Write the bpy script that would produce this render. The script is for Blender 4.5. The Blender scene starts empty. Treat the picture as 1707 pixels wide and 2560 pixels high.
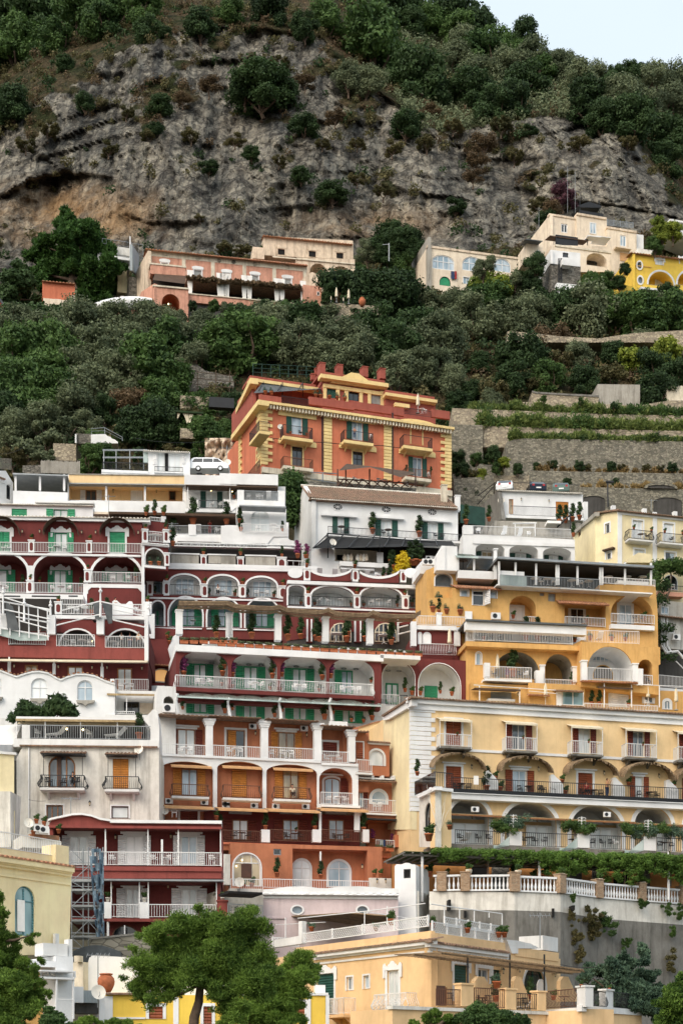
import bpy,math,random
import numpy as np
from mathutils import Vector,Matrix,noise
from mathutils.geometry import tessellate_polygon
Wclean='white_clean'
Wmetal='white_metal'
GlassD='glass_dark'
GlassS='glass_sky'
TrimY='trim_yellow'
BalSlab='balcony_slab'
CreamY='cream_yellow'
GreyM='grey_metal'
OrangeD='orange_dark'
GreyP='grey_plaster'
Tcotta='terracotta'
Burgd='burgundy'
Pilas='pilaster'
ShGreen='sh_green'
Traver='travertine'
Intern='interior'
random.seed(7);RNG=np.random.RandomState(7)
scn=bpy.context.scene;COL=scn.collection;R=math.radians
FP=4000.0;HZ=2700.0;CX=853.5;CZ=3.0
cd=bpy.data.cameras.new('camera');cam=bpy.data.objects.new('camera',cd);COL.objects.link(cam)
cam.location=(0,0,CZ);cam.rotation_euler=(R(90),0,0)
cd.sensor_fit='VERTICAL';cd.sensor_height=36;cd.sensor_width=24;cd.lens=FP/2560*36
cd.shift_y=(HZ-1280)/2560;cd.clip_start=1;cd.clip_end=6000
scn.camera=cam
W=bpy.data.worlds.new('World');scn.world=W;W.use_nodes=True
nt=W.node_tree;bg=nt.nodes['Background']
sky=nt.nodes.new('ShaderNodeTexSky');sky.sky_type='NISHITA';sky.sun_disc=False
SUN_EL,SUN_AZ=40,215
sky.sun_elevation=R(SUN_EL);sky.sun_rotation=R(SUN_AZ);sky.air_density=1.0;sky.dust_density=9.0;sky.ozone_density=1.0
veil=nt.nodes.new('ShaderNodeMix');veil.data_type='RGBA';veil.blend_type='ADD';veil.inputs[0].default_value=1
tcw=nt.nodes.new('ShaderNodeTexCoord');cn=nt.nodes.new('ShaderNodeTexNoise');cn.inputs['Scale'].default_value=2.2;cn.inputs['Detail'].default_value=5;nt.links.new(tcw.outputs['Generated'],cn.inputs[0])
cr=nt.nodes.new('ShaderNodeMapRange');cr.inputs[1].default_value=.3;cr.inputs[2].default_value=.7;cr.inputs[3].default_value=.9;cr.inputs[4].default_value=1.08;nt.links.new(cn.outputs[0],cr.inputs[0])
vm=nt.nodes.new('ShaderNodeVectorMath');vm.operation='SCALE';vm.inputs[0].default_value=(6.7,7.45,7.7);nt.links.new(cr.outputs[0],vm.inputs['Scale'])
nt.links.new(sky.outputs[0],veil.inputs[6]);nt.links.new(vm.outputs[0],veil.inputs[7]);nt.links.new(veil.outputs[2],bg.inputs[0]);bg.inputs[1].default_value=0.12
sd=bpy.data.lights.new('sun','SUN');sd.energy=0.5;sd.angle=R(45);sd.color=(1,.97,.92)
so=bpy.data.objects.new('sun',sd);COL.objects.link(so)
az,el=R(SUN_AZ),R(SUN_EL)
sv=Vector((math.sin(az)*math.cos(el),math.cos(az)*math.cos(el),math.sin(el)))
so.rotation_euler=(-sv).to_track_quat('-Z','Y').to_euler();so.location=(0,-50,200)
scn.view_settings.view_transform='Standard';scn.view_settings.look='None'
scn.view_settings.exposure=-0.14;scn.view_settings.gamma=1.0
scn.render.resolution_x=682;scn.render.resolution_y=1024
def lin(h,k=1.0):
 h=h.lstrip('#');o=[]
 for i in(0,2,4):
  c=int(h[i:i+2],16)/255.0
  c=c/12.92 if c<=.04045 else((c+.055)/1.055)**2.4
  o.append(min(.9,c*k))
 return(*o,1)
MATS={}
def nodes(name):
 m=bpy.data.materials.new(name);m.use_nodes=True
 n=m.node_tree.nodes;l=m.node_tree.links
 return m,n,l,n['Principled BSDF']
def mixc(n,l,mode,fac,a,b):
 x=n.new('ShaderNodeMix');x.data_type='RGBA';x.blend_type=mode
 for s,v in((0,fac),(6,a),(7,b)):
  if hasattr(v,'is_linked'):l.new(v,x.inputs[s])
  else:x.inputs[s].default_value=v
 return x.outputs[2]
def ramp(n,l,src,p0,p1,c0=(0,0,0,1),c1=(1,1,1,1)):
 r=n.new('ShaderNodeValToRGB');l.new(src,r.inputs[0])
 r.color_ramp.elements[0].position=p0;r.color_ramp.elements[1].position=p1
 r.color_ramp.elements[0].color=c0;r.color_ramp.elements[1].color=c1
 return r.outputs[0]
def tex(n,l,kind,scale,detail=4,sc=(1,1,1),rough=.55,coord='Object'):
 tc=n.new('ShaderNodeTexCoord');mp=n.new('ShaderNodeMapping');mp.inputs['Scale'].default_value=sc
 l.new(tc.outputs[coord],mp.inputs[0])
 t=n.new('ShaderNodeTex'+kind);t.inputs['Scale'].default_value=scale
 if kind=='Noise':t.inputs['Detail'].default_value=detail;t.inputs['Roughness'].default_value=rough
 l.new(mp.outputs[0],t.inputs[0])
 return t
def bump(n,l,b,src,st,dist=.05):
 u=n.new('ShaderNodeBump');u.inputs['Strength'].default_value=st;u.inputs['Distance'].default_value=dist
 l.new(src,u.inputs['Height']);l.new(u.outputs[0],b.inputs['Normal'])
def plaster(key,hx,k=1.0,stain=.3,dirt='5a5247',rough=.9):
 m,n,l,b=nodes(key)
 stain=min(.9,stain*1.45);c=lin(hx,k);g_=sum(c[:3])/3;c=tuple(v*.88+g_*.12 for v in c[:3])+(1,);a=tex(n,l,'Noise',.45,6).outputs[0]
 hi=tuple(min(.88,v*1.1)for v in c[:3])+(1,);lo=tuple(v*.84 for v in c[:3])+(1,)
 col=ramp(n,l,a,.3,.7,lo,hi)
 s=tex(n,l,'Noise',1.0,5,(1.6,1.6,.16),.7).outputs[0]
 f=ramp(n,l,s,.49,.74);g=mixc(n,l,'MULTIPLY',1.0,f,(stain,)*3+(1,))
 col=mixc(n,l,'MIX',g,col,lin(dirt))
 s2=tex(n,l,'Noise',2.3,8,(1,1,.7),.75).outputs[0]
 col=mixc(n,l,'MULTIPLY',stain*.9,col,ramp(n,l,s2,.3,.62,(.62,.6,.57,1),(1,1,1,1)))
 l.new(col,b.inputs['Base Color']);b.inputs['Roughness'].default_value=rough
 bump(n,l,b,tex(n,l,'Noise',9,5).outputs[0],.35,.03)
 MATS[key]=m
def plain(key,hx,rough=.6,metal=0.0,var=.15,k=1.0,sc=2.0):
 m,n,l,b=nodes(key);c=lin(hx,k)
 a=tex(n,l,'Noise',sc,4).outputs[0]
 l.new(ramp(n,l,a,.3,.7,tuple(v*(1-var)for v in c[:3])+(1,),tuple(min(.9,v*(1+var))for v in c[:3])+(1,)),b.inputs['Base Color'])
 b.inputs['Roughness'].default_value=rough;b.inputs['Metallic'].default_value=metal
 MATS[key]=m;return m
def pane(key,hx,hx2,k=1.0):
 m,n,l,b=nodes(key)
 a=tex(n,l,'Noise',.8,2,(1,1,.4)).outputs[0]
 l.new(ramp(n,l,a,.38,.6,lin(hx,k),lin(hx2,k)),b.inputs['Base Color'])
 b.inputs['Roughness'].default_value=.08;b.inputs['Specular IOR Level'].default_value=.6
 b.inputs['Coat Weight'].default_value=.5;b.inputs['Coat Roughness'].default_value=.03
 MATS[key]=m
def louvre(key,hx,pitch=.075,k=1.0):
 m,n,l,b=nodes(key);c=lin(hx,k)
 w=tex(n,l,'Wave',1.0);w.bands_direction='Z';w.inputs['Scale'].default_value=1/pitch/3.18*.5
 w.inputs['Distortion'].default_value=0
 a=tex(n,l,'Noise',1.4,4).outputs[0]
 col=ramp(n,l,a,.3,.7,tuple(v*.75 for v in c[:3])+(1,),tuple(min(.9,v*1.2)for v in c[:3])+(1,))
 l.new(col,b.inputs['Base Color']);b.inputs['Roughness'].default_value=.55
 bump(n,l,b,w.outputs['Fac']if 'Fac' in w.outputs else w.outputs[1],.8,.05);MATS[key]=m
def stone(key,c1,c2,mortar,scale=2.2,bs=.8,sc=(1,1,1.5)):
 m,n,l,b=nodes(key)
 v=tex(n,l,'Voronoi',scale,sc=sc);v2=tex(n,l,'Voronoi',scale,sc=sc);v2.feature='DISTANCE_TO_EDGE'
 sep=n.new('ShaderNodeSeparateColor');l.new(v.outputs['Color'],sep.inputs[0])
 col=ramp(n,l,sep.outputs[0],.1,.9,lin(c1),lin(c2))
 a=tex(n,l,'Noise',.5,5).outputs[0]
 col=mixc(n,l,'MULTIPLY',.6,col,ramp(n,l,a,.3,.7,(.55,.53,.48,1),(1.0,1.0,1.0,1)))
 e=ramp(n,l,v2.outputs['Distance'],.0,.07)
 col=mixc(n,l,'MIX',e,lin(mortar),col)
 l.new(col,b.inputs['Base Color']);b.inputs['Roughness'].default_value=.95
 bump(n,l,b,e,bs,.08);MATS[key]=m
def tilemat(key,c1,c2,moss='5b5a4a'):
 m,n,l,b=nodes(key)
 a=tex(n,l,'Noise',5,5,(1,1,1),.7).outputs[0]
 a2=tex(n,l,'Noise',.9,4).outputs[0]
 col=ramp(n,l,a,.35,.65,lin(c1),lin(c2))
 col=mixc(n,l,'MIX',mixc(n,l,'MULTIPLY',1.0,ramp(n,l,a2,.45,.7),(.6,.6,.6,1)),col,lin(moss))
 l.new(col,b.inputs['Base Color']);b.inputs['Roughness'].default_value=.95
 bump(n,l,b,a,.6,.05);MATS[key]=m
def leaf(key,c1,c2,k=1.0,tr=.25):
 m,n,l,b=nodes(key)
 oi=n.new('ShaderNodeObjectInfo');a=tex(n,l,'Noise',.9,3).outputs[0]
 g=n.new('ShaderNodeNewGeometry')
 mr=n.new('ShaderNodeMath');mr.operation='MULTIPLY_ADD';l.new(g.outputs['Random Per Island'],mr.inputs[0]);mr.inputs[1].default_value=.35;l.new(a,mr.inputs[2])
 mr2=n.new('ShaderNodeMath');mr2.operation='MULTIPLY_ADD';l.new(oi.outputs['Random'],mr2.inputs[0]);mr2.inputs[1].default_value=.3;l.new(mr.outputs[0],mr2.inputs[2])
 col=ramp(n,l,mr2.outputs[0],.5,1.0,lin(c1,k),lin(c2,k))
 l.new(col,b.inputs['Base Color']);b.inputs['Roughness'].default_value=.7;b.inputs['Specular IOR Level'].default_value=.25
 t=n.new('ShaderNodeBsdfTranslucent');l.new(col,t.inputs[0])
 x=n.new('ShaderNodeMixShader');x.inputs[0].default_value=tr
 l.new(b.outputs[0],x.inputs[1]);l.new(t.outputs[0],x.inputs[2])
 l.new(x.outputs[0],n['Material Output'].inputs[0]);MATS[key]=m
def glow(key,hx,st):
 m,n,l,b=nodes(key);b.inputs['Emission Color'].default_value=lin(hx);b.inputs['Emission Strength'].default_value=st
 b.inputs['Base Color'].default_value=lin(hx);MATS[key]=m
plaster('white','dddedd',1.0,.18,'8f8a80');plaster('white_old','dfdcd3',1.0,.42,'6e675a')
plaster(Wclean,'e2e4e5',1.0,.06,'a5a29b');plaster(GreyP,'a9a59b',1.0,.5)
plaster('concrete','7d7b75',1.0,.9,'3f3d39');plaster('dark_wall','4c4a47',1.0,.6,'2a2826')
plaster(Burgd,'6f2824',1.0,.28,'3c1512');plaster('burgundy_light','8f4038',1.0,.35,'4a201a')
plaster(CreamY,'ecca92',1.0,.16,'a58a5e');plaster('ochre','dcaa5a',1.0,.3,'9a6a2c')
plaster('ochre_deep','c07f35',1.0,.35,'7a4e22');plaster(Tcotta,'bd7249',1.0,.3,'6e3a24')
plaster('orange','d0724b',1.0,.25,'8a3a28');plaster(OrangeD,'a4503f',1.0,.3,'6a2c22')
plaster(TrimY,'efd08a',1.0,.2,'a88a55');plaster('apricot','ecc48c',1.0,.2,'a5855c')
plaster('lemon','ffdcaa',1.0,.14,'a8985c');plaster('bright_yellow','f2c832',1.0,.12,'b08a2c')
plaster('lilac','d3c1c3',1.0,.22,'8f8080');plaster('pale_yellow','eddcae',1.0,.22,'a8996e')
plaster('pink','d69a80',1.0,.6,'8a5a48');plaster('peeling','e6d2b8',1.0,.75,'8a7460')
plaster('cream','ecdac2',1.0,.35,'a08a70');plaster('peel_orange','ddb184',1.0,.5)
plaster('wall_stain','d8d6d0',1.0,.6,'85827a');plaster('bluegrey','9aa7ad',1.0,.3)
plaster(Traver,'ddd3bd',1.0,.5,'857b68')
stone('stone_wall','6e6b61','9d9888','5f5c51',2.8);stone('stone_light','94897a','c2b69e','8d8371',2.4)
stone('stone_grey','625f59','8f8b82','45423c',2.6);stone('brick','9c8168','b99c80','a89a86',5.0,.5,(1,1,2.2))
stone('block','7b776c','8d897d','55524a',1.4,.5,(1,1,2.0))
tilemat('tiles','5a453a','9a7c66');tilemat('tiles_white','c4bdb0','e6e2d8','9a958a');tilemat('tiles_red','8a5540','b98a68')
tilemat('reed','6e5c48','a08a6c','544535');tilemat('straw','8d7857','b9a47c','75644a')
louvre(ShGreen,'2f9468');louvre('sh_dark','1c4a40');louvre('sh_brown','8a4526');louvre('sh_wood','b8752c')
louvre('sh_white','e6e8ea');louvre('sh_teal','4f8088');louvre('sh_redbrown','6b2a1c');louvre('roller','9fa3a2',.05)
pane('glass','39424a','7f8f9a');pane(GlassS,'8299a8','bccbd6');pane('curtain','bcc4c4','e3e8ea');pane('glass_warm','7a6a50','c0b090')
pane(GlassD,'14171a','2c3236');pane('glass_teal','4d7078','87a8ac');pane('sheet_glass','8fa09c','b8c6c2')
plain(Wmetal,'dcdddd',.45,0,.05);plain('iron','25272a',.5,.3,.2);plain(GreyM,'8e9396',.45,.5,.15)
plain('rust_metal','6a4a3a',.7,.3,.3);plain('wood','8a5a32',.6,0,.3,1,4);plain('wood_dark','4a2e20',.6,0,.3,1,4)
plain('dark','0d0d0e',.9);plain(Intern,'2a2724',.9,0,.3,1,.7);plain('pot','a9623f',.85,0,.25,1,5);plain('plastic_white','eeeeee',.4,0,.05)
plain('pot_white','dedad0',.7);plain('cloth_white','eceae6',.9,0,.08);plain('cloth_cream','d9cdb4',.9,0,.12);plain('awning_tan','c89c6e',.9,0,.12,1,3)
plain('awning_brown','4c3a2c',.9,0,.25);plain('net_blue','5b7080',.8,0,.3);plain('net_green','23423a',.9,0,.2);plain('skin','b98468',.6,0,.08)
plain('cloth_black','17181c',.9);plain('cloth_blue','2c3e60',.9);plain('cloth_red','9a3030',.9);plain('hair','241a14',.8);plain('hair_grey','8a857c',.8)
plain('wicker','1c1b1e',.8);plain('car_white','dfe3e6',.25,.1,.03);plain('car_dark','1b2536',.2,.4,.05);plain('car_green','5a6f68',.3,.3,.05)
plain('tyre','0d0d0d',.9);plain('chrome','b8bcbf',.2,.9,.05);plain('lamp_red','a01818',.3);plain('bark','54463a',.95,0,.35,1,6);plain('slate','4a4f52',.6,.1,.3)
plain('soil','4a3a2a',.95);plain('rust_dish','b9a78c',.6,.2,.5,1,4);plain('pink_plastic','c86a8a',.6)
leaf('leaf_dark','21331d','435a34');leaf('leaf_green','2c4423','55703a');leaf('leaf_stonepine','1e3718','46682e');leaf('leaf_olive','47533c','76806090'[:6]);leaf('leaf_pine','2a461b','73903c')
leaf('leaf_vine','2c4a1c','66853a');leaf('leaf_brown','4a3e2e','75634a');leaf('leaf_cedar','31483b','5f775f');leaf('leaf_grass','3c5226','7c8a4a')
leaf('leaf_dry','6a5638','a08a5c');leaf('flower_purple','5a2a50','9a4a78');leaf('flower_yellow','b89a1c','e0c830');leaf('leaf_yellow','55692a','8f9a3c');leaf('leaf_scrub','46492e','6c6542')
leaf('leaf_purple','46303a','6a4650')
glow('bulb','ffd9a0',6.0);glow('warm_light','ffb870',.5)
TILES=dict(A1=(0,1150),A2=(553,1150),A3=(1107,1150),B1=(0,1500),B2=(553,1500),B3=(1107,1500),C1=(0,1850),C2=(553,1850),C3=(1107,1850),D1=(0,2160),D2=(553,2160),D3=(1107,2160),U1=(0,500),U2=(550,500),U3=(1107,500),V1=(0,850),V2=(560,880),V3=(1107,850))
CR=[0,0,2.6133]
def T(k):
 if k=='full':CR[:]=[0,0,.91857]
 elif k=='src':CR[:]=[0,0,1.0]
 else:CR[:]=[TILES[k][0],TILES[k][1],2.6133]
def sx(x):return CR[0]+x/CR[2]
def sy(y):return CR[1]+y/CR[2]
def PW(x,y,Y):
 return Vector(((x-CX)*Y/FP,Y,CZ+(HZ-y)*Y/FP))
class F:
 def __init__(s,x0,Y0,x1,Y1):
  a=Vector(((x0-CX)*Y0/FP,Y0));b=Vector(((x1-CX)*Y1/FP,Y1))
  s.A=a;s.t=(b-a).normalized();s.n=Vector((s.t.y,-s.t.x))
  if s.n.y>0:s.n=-s.n
 def uz(s,x,y,d=0):
  rx=(sx(x)-CX)/FP;a=s.A+d*s.n
  det=-s.t.x+rx*s.t.y
  u=(a.x-rx*a.y)/det;k=a.y+u*s.t.y
  return u,CZ+(HZ-sy(y))*k/FP
 def w(s,u,z,d=0):p=s.A+u*s.t+d*s.n;return Vector((p.x,p.y,z))
 def at(s,x,y,d=0):u,z=s.uz(x,y,d);return s.w(u,z,d)
 def rot(s):return math.atan2(s.t.y,s.t.x)
class MB:
 def __init__(s,f=None):s.v=[];s.f=[];s.F=f
 def P(s,u,z,d):return s.F.w(u,z,d)if s.F else Vector((u,-d,z))
 def addv(s,pts):i=len(s.v);s.v+=pts;return i
 def box(s,u0,u1,z0,z1,d0,d1):
  i=s.addv([s.P(u,z,d)for d in(d0,d1)for z in(z0,z1)for u in(u0,u1)])
  s.f+=[(i+a,i+b,i+c,i+e)for a,b,c,e in((4,5,7,6),(1,0,2,3),(0,4,6,2),(5,1,3,7),(6,7,3,2),(0,1,5,4))]
 def quad(s,*p):i=s.addv([s.P(*q)for q in p]);s.f.append(tuple(range(i,i+len(p))))
 def plate(s,outer,holes,d0,d1,back=False,hole_depth=None):
  loops=[outer]+list(holes)
  tri=tessellate_polygon([[Vector((p[0],p[1],0))for p in lp]for lp in loops])
  flat=[p for lp in loops for p in lp]
  i=s.addv([s.P(p[0],p[1],d1)for p in flat]);s.f+=[(i+a,i+b,i+c)for a,b,c in tri]
  if back:
   j=s.addv([s.P(p[0],p[1],d0)for p in flat]);s.f+=[(j+c,j+b,j+a)for a,b,c in tri]
  for k,lp in enumerate(loops):
   db=d0 if k==0 or hole_depth is None else hole_depth
   if db is None:continue
   m=len(lp);a=s.addv([s.P(p[0],p[1],d1)for p in lp]);b=s.addv([s.P(p[0],p[1],db)for p in lp])
   s.f+=[(a+q,a+(q+1)%m,b+(q+1)%m,b+q)for q in range(m)]
 def tube(s,pts,r,n=6,r1=None,cap=True):
  pts=[Vector(p)for p in pts];m=len(pts);rings=[]
  for i,p in enumerate(pts):
   t=(pts[min(i+1,m-1)]-pts[max(i-1,0)]).normalized()
   a=Vector((0,0,1))if abs(t.z)<.9 else Vector((1,0,0))
   x=t.cross(a).normalized();y=t.cross(x);rr=r if r1 is None else r+(r1-r)*i/(m-1)
   if isinstance(r,(list,tuple)):rr=r[i]
   rings.append(s.addv([p+x*rr*math.cos(2*math.pi*k/n)+y*rr*math.sin(2*math.pi*k/n)for k in range(n)]))
  for a,b in zip(rings,rings[1:]):s.f+=[(a+k,a+(k+1)%n,b+(k+1)%n,b+k)for k in range(n)]
  if cap:s.f.append(tuple(rings[0]+k for k in range(n)));s.f.append(tuple(rings[-1]+k for k in range(n)))
 def lathe(s,c,prof,n=12,sy_=1.0):
  c=Vector(c);rings=[s.addv([c+Vector((r*math.cos(2*math.pi*k/n),sy_*r*math.sin(2*math.pi*k/n),z))for k in range(n)])for r,z in prof]
  for a,b in zip(rings,rings[1:]):s.f+=[(a+k,a+(k+1)%n,b+(k+1)%n,b+k)for k in range(n)]
 def build(s,name,mat,parent=None,smooth=False):
  me=bpy.data.meshes.new(name);inv=parent.matrix_basis.inverted()if parent is not None and not parent.get('abs')else Matrix()
  if parent is not None and parent.parent is not None:inv=parent.parent.matrix_basis.inverted()
  me.from_pydata([inv@Vector(p)for p in s.v]if parent is not None else s.v,[],s.f)
  me.materials.append(MATS[mat]);me.update()
  if smooth:me.shade_smooth()
  o=bpy.data.objects.new(name,me);COL.objects.link(o)
  if parent is not None:o.parent=parent
  return o
REG={}
def lab(o,base,where=''):REG.setdefault((base,where),[]).append(o)
def thing(name,label,cat,loc=(0,0,0),rot=0,group=None,where=None):
 o=bpy.data.objects.new(name,None);COL.objects.link(o);o.empty_display_size=.3
 o.location=loc;o.rotation_euler=(0,0,rot);o['category']=cat
 if where is not None:lab(o,label,where)
 else:o['label']=label
 if group:o['group']=group
 o.matrix_basis=Matrix.LocRotScale(Vector(loc),o.rotation_euler.to_quaternion(),None)
 return o
def arch(u0,u1,z0,z1,rise=0,n=None):
 if u0>u1:u0,u1=u1,u0
 if z0>z1:z0,z1=z1,z0
 if not rise:return[(u0,z0),(u1,z0),(u1,z1),(u0,z1)]
 w=(u1-u0)/2;h=min(rise*2*w,z1-z0-.02);n=n or 12;c=(u0+u1)/2
 return[(u0,z0),(u1,z0)]+[(c+w*math.cos(math.pi*k/n),z1-h+h*math.sin(math.pi*k/n))for k in range(n+1)]
def inner(u0,u1,z0,z1,w,rise,bot=True):
 return arch(u0+w,u1-w,z0+(w if bot else 0),z1-w,rise)
class Bld:
 def __init__(s,name,label,cat,f,x,y,group=None):
  s.F=f;s.holes=[];u,z=f.uz(x,y);s.o=thing(name,label,cat,f.w(u,z),f.rot(),group)
 def face(s,f):s.F=f;return s
 def rect(s,x0,y0,x1,y1,d=0,r=0.5):
  xr=x0+(x1-x0)*r;z1=s.F.uz(xr,y0,d)[1];z0=s.F.uz(xr,y1,d)[1]
  return s.F.uz(x0,y0,d)[0],s.F.uz(x1,y0,d)[0],z0,z1
 def box(s,name,mat,x0,y0,x1,y1,d0=0,d1=.05,r=0,parent=None,at=None):
  m=MB(s.F);u0,u1,z0,z1=s.rect(x0,y0,x1,y1,d1 if at is None else at,r);m.box(u0,u1,z0,z1,d0,d1)
  return m.build(name,mat,parent or s.o)
 def wall(s,mat,x0,y0,x1,y1,D=8,r=0,name='wall',pts=None,d=0,front=True):
  if pts:outer=[s.F.uz(x,y,d)for x,y in pts]
  else:u0,u1,z0,z1=s.rect(x0,y0,x1,y1,d,r);outer=arch(u0,u1,z0,z1)
  us=[p[0]for p in outer];zs=[p[1]for p in outer]
  hs=[]
  for h in list(s.holes):
   if h[0]is not s.F or h[3]!=d:continue
   hu=[p[0]for p in h[1]];hz=[p[1]for p in h[1]]
   if min(hu)>min(us)+.01 and max(hu)<max(us)-.01 and min(hz)>min(zs)+.01 and max(hz)<max(zs)-.01:hs.append(h);s.holes.remove(h)
  m=MB(s.F);m.plate(outer,[h[1]for h in hs],d-D,d,back=True and False,hole_depth=d-.16)
  m.plate(outer,[],None if False else d-D-.02,d-D)
  return m.build(name,mat,s.o)
 def log(s,mat,x0,y0,x1,y1,rise=0,dep=2.0,r=.5,border=None,bw=.14,d=0,name='loggia'):
  u0,u1,z0,z1=s.rect(x0,y0,x1,y1,d,r);op=arch(u0,u1,z0,z1,rise,14)
  s.holes.append((s.F,op,dep,d))
  m=MB(s.F);n=len(op);a=m.addv([m.P(p[0],p[1],d-.155)for p in op]);b=m.addv([m.P(p[0],p[1],d-dep)for p in op])
  m.f+=[(a+q,a+(q+1)%n,b+(q+1)%n,b+q)for q in range(n)];m.f.append(tuple(b+q for q in range(n)))
  o=m.build(name,mat,s.o)
  if border:
   m=MB(s.F);m.plate(arch(u0-bw,u1+bw,z0,z1+bw,(rise*(u1-u0)+bw)/(u1-u0+2*bw)if rise else 0,14),[arch(u0,u1,z0+.01,z1,rise,14)],d,d+.05)
   m.build('trim',border,s.o)
  return o
 def win(s,x0,y0,x1,y1,d=0,rise=0,fr=Wmetal,pn='glass',sh=None,shm=ShGreen,sur=None,sm=Wclean,nm=2,tr=0,sw=.5,r=.5,hole=True,fw=.07,name='window',hd=0.):
  u0,u1,z0,z1=s.rect(x0,y0,x1,y1,d,r);w=u1-u0;ok=hole and d==hd
  if ok:s.holes.append((s.F,arch(u0,u1,z0,z1,rise),.16,d));pd=d-.15;f0,f1=d-.15,d-.09
  else:pd=d+.01;f0,f1=d+.012,d+.07
  m=MB(s.F);m.plate(arch(u0,u1,z0,z1,rise),[inner(u0,u1,z0,z1,fw,rise)],f0,f1)
  for k in range(1,nm):c=u0+w*k/nm;m.box(c-fw*.45,c+fw*.45,z0+fw,z1-fw*(1 if not rise else 2),f0,f1-.01)
  for t in(tr if isinstance(tr,(list,tuple))else[tr]if tr else[]):zz=z0+(z1-z0)*t;m.box(u0+fw,u1-fw,zz-fw*.4,zz+fw*.4,f0,f1-.015)
  fo=m.build(name,fr,s.o)
  m=MB(s.F);m.plate(arch(u0+.005,u1-.005,z0+.005,z1-.005,rise),[],pd-.01,pd);m.build('pane',pn,fo)
  if sh=='c':
   m=MB(s.F);c=(u0+u1)/2
   m.box(u0+.02,c-.01,z0+.02,z1-.02,f1,f1+.04);m.build('shutter',shm,fo)
   m=MB(s.F);m.box(c+.01,u1-.02,z0+.02,z1-.02,f1,f1+.04);m.build('shutter',shm,fo)
  elif sh:
   lw=w*sw
   for side in('l','r'):
    if sh not in('o',side):continue
    m=MB(s.F)
    a,b=(u0-lw,u0-.02)if side=='l' else(u1+.02,u1+lw)
    m.box(a,b,z0,z1,d+.03,d+.075);k=.06
    m.plate(arch(a,b,z0,z1),[arch(a+k,b-k,z0+k,z1-k)],d+.075,d+.095)
    m.build('shutter',shm,fo)
  if sur:
   m=MB(s.F);q=.16 if sur!='thin' else.09
   if rise:m.plate(arch(u0-q,u1+q,z0,z1+q,(rise*w+q)/(w+2*q)),[arch(u0,u1,z0+.005,z1,rise)],d,d+.05)
   else:m.plate([(u0-q,z0),(u1+q,z0),(u1+q,z1+q),(u0-q,z1+q)],[[(u0,z0+.004),(u1,z0+.004),(u1,z1),(u0,z1)]],d,d+.045)
   if sur=='w':
    half=[(1,-.75),(1.0,.45),(.93,.72),(.8,.78),(.72,.6),(.52,.42),(.42,.62),(.26,.72),(.14,.95),(0,1.0)]
    hw=w/2*(1.0 if sh in('o',)else 1)+.34;hh=.52;c=(u0+u1)/2
    pts=[(c+hw*a,z1+hh*b)for a,b in half]+[(c-hw*a,z1+hh*b)for a,b in reversed(half[:-1])]
    pts+=[(c-hw*.82,z1-.75*hh),(c-hw*.75,z1+.02),(c+hw*.75,z1+.02),(c+hw*.82,z1-.75*hh)]
    m.plate(pts,[],d+.04,d+.09)
   elif sur=='k':m.box(u0-.3,u1+.3,z1+.18,z1+.28,d,d+.16)
   elif sur=='e':
    c=(u0+u1)/2;m.plate([(u0-.3,z1+.1),(u1+.3,z1+.1),(u1+.34,z1+.4)]+[(c+(w/2+.3)*math.cos(a),z1+.4+.22*math.sin(a))for a in[math.pi*q/8 for q in range(1,8)]]+[(u0-.34,z1+.4)],[],d,d+.1)
   m.build('surround',sm,fo)
  return fo
 def rail(s,path,z0,z1,mat=Wmetal,pitch=.13,bulge=0,w=.024,parent=None,name='railing',bot=.06,x=False):
  m=MB(s.F)
  for(ua,da),(ub,db)in zip(path,path[1:]):
   L=math.hypot(ub-ua,db-da)
   if L<.02:continue
   n=max(1,int(L/pitch));du,dd=(ub-ua)/L,(db-da)/L;h=.022
   def bar(a,b,za,zb,hw):
    pu,pd_=-dd*hw,du*hw
    pts=[(a[0]+pu,a[1]+pd_),(a[0]-pu,a[1]-pd_),(b[0]-pu,b[1]-pd_),(b[0]+pu,b[1]+pd_)]
    i=m.addv([m.P(p[0],z,p[1])for z in(za,zb)for p in pts])
    m.f+=[(i,i+1,i+5,i+4),(i+1,i+2,i+6,i+5),(i+2,i+3,i+7,i+6),(i+3,i,i+4,i+7),(i+4,i+5,i+6,i+7),(i+3,i+2,i+1,i)]
   bar((ua,da),(ub,db),z1-.045,z1,.028);bar((ua,da),(ub,db),z0+bot,z0+bot+.03,.02)
   for k in range(n+1):
    c=(ua+(ub-ua)*k/n,da+(db-da)*k/n);q=w/2*(1.6 if k in(0,n)else 1)
    if bulge:
     H=z1-z0;ou,od=(0,1)if abs(du)>abs(dd)else(-1 if ua<(path[0][0]+path[-1][0])/2 else 1,0)
     seq=[(0,0),(.12,.75),(.32,1),(.55,.45),(.75,0.0),(1,.05)]
     for(h0,b0),(h1,b1)in zip(seq,seq[1:]):
      p0=(c[0]+ou*b0*bulge,c[1]+od*b0*bulge);p1=(c[0]+ou*b1*bulge,c[1]+od*b1*bulge)
      i=m.addv([m.P(p[0]+e*du*q+g*dd*q,z,p[1]+e*dd*q-g*du*q)for p,z in((p0,z0+bot*.5+h0*(H-bot*.5-.03)),(p1,z0+bot*.5+h1*(H-bot*.5-.03)))for e,g in((-1,-1),(1,-1),(1,1),(-1,1))])
      m.f+=[(i,i+1,i+5,i+4),(i+1,i+2,i+6,i+5),(i+2,i+3,i+7,i+6),(i+3,i,i+4,i+7)]
    else:bar((c[0]-du*q,c[1]-dd*q),(c[0]+du*q,c[1]+dd*q),z0 if k in(0,n)else z0+bot,z1-.03,q)
  return m.build(name,mat,parent or s.o)
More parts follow.
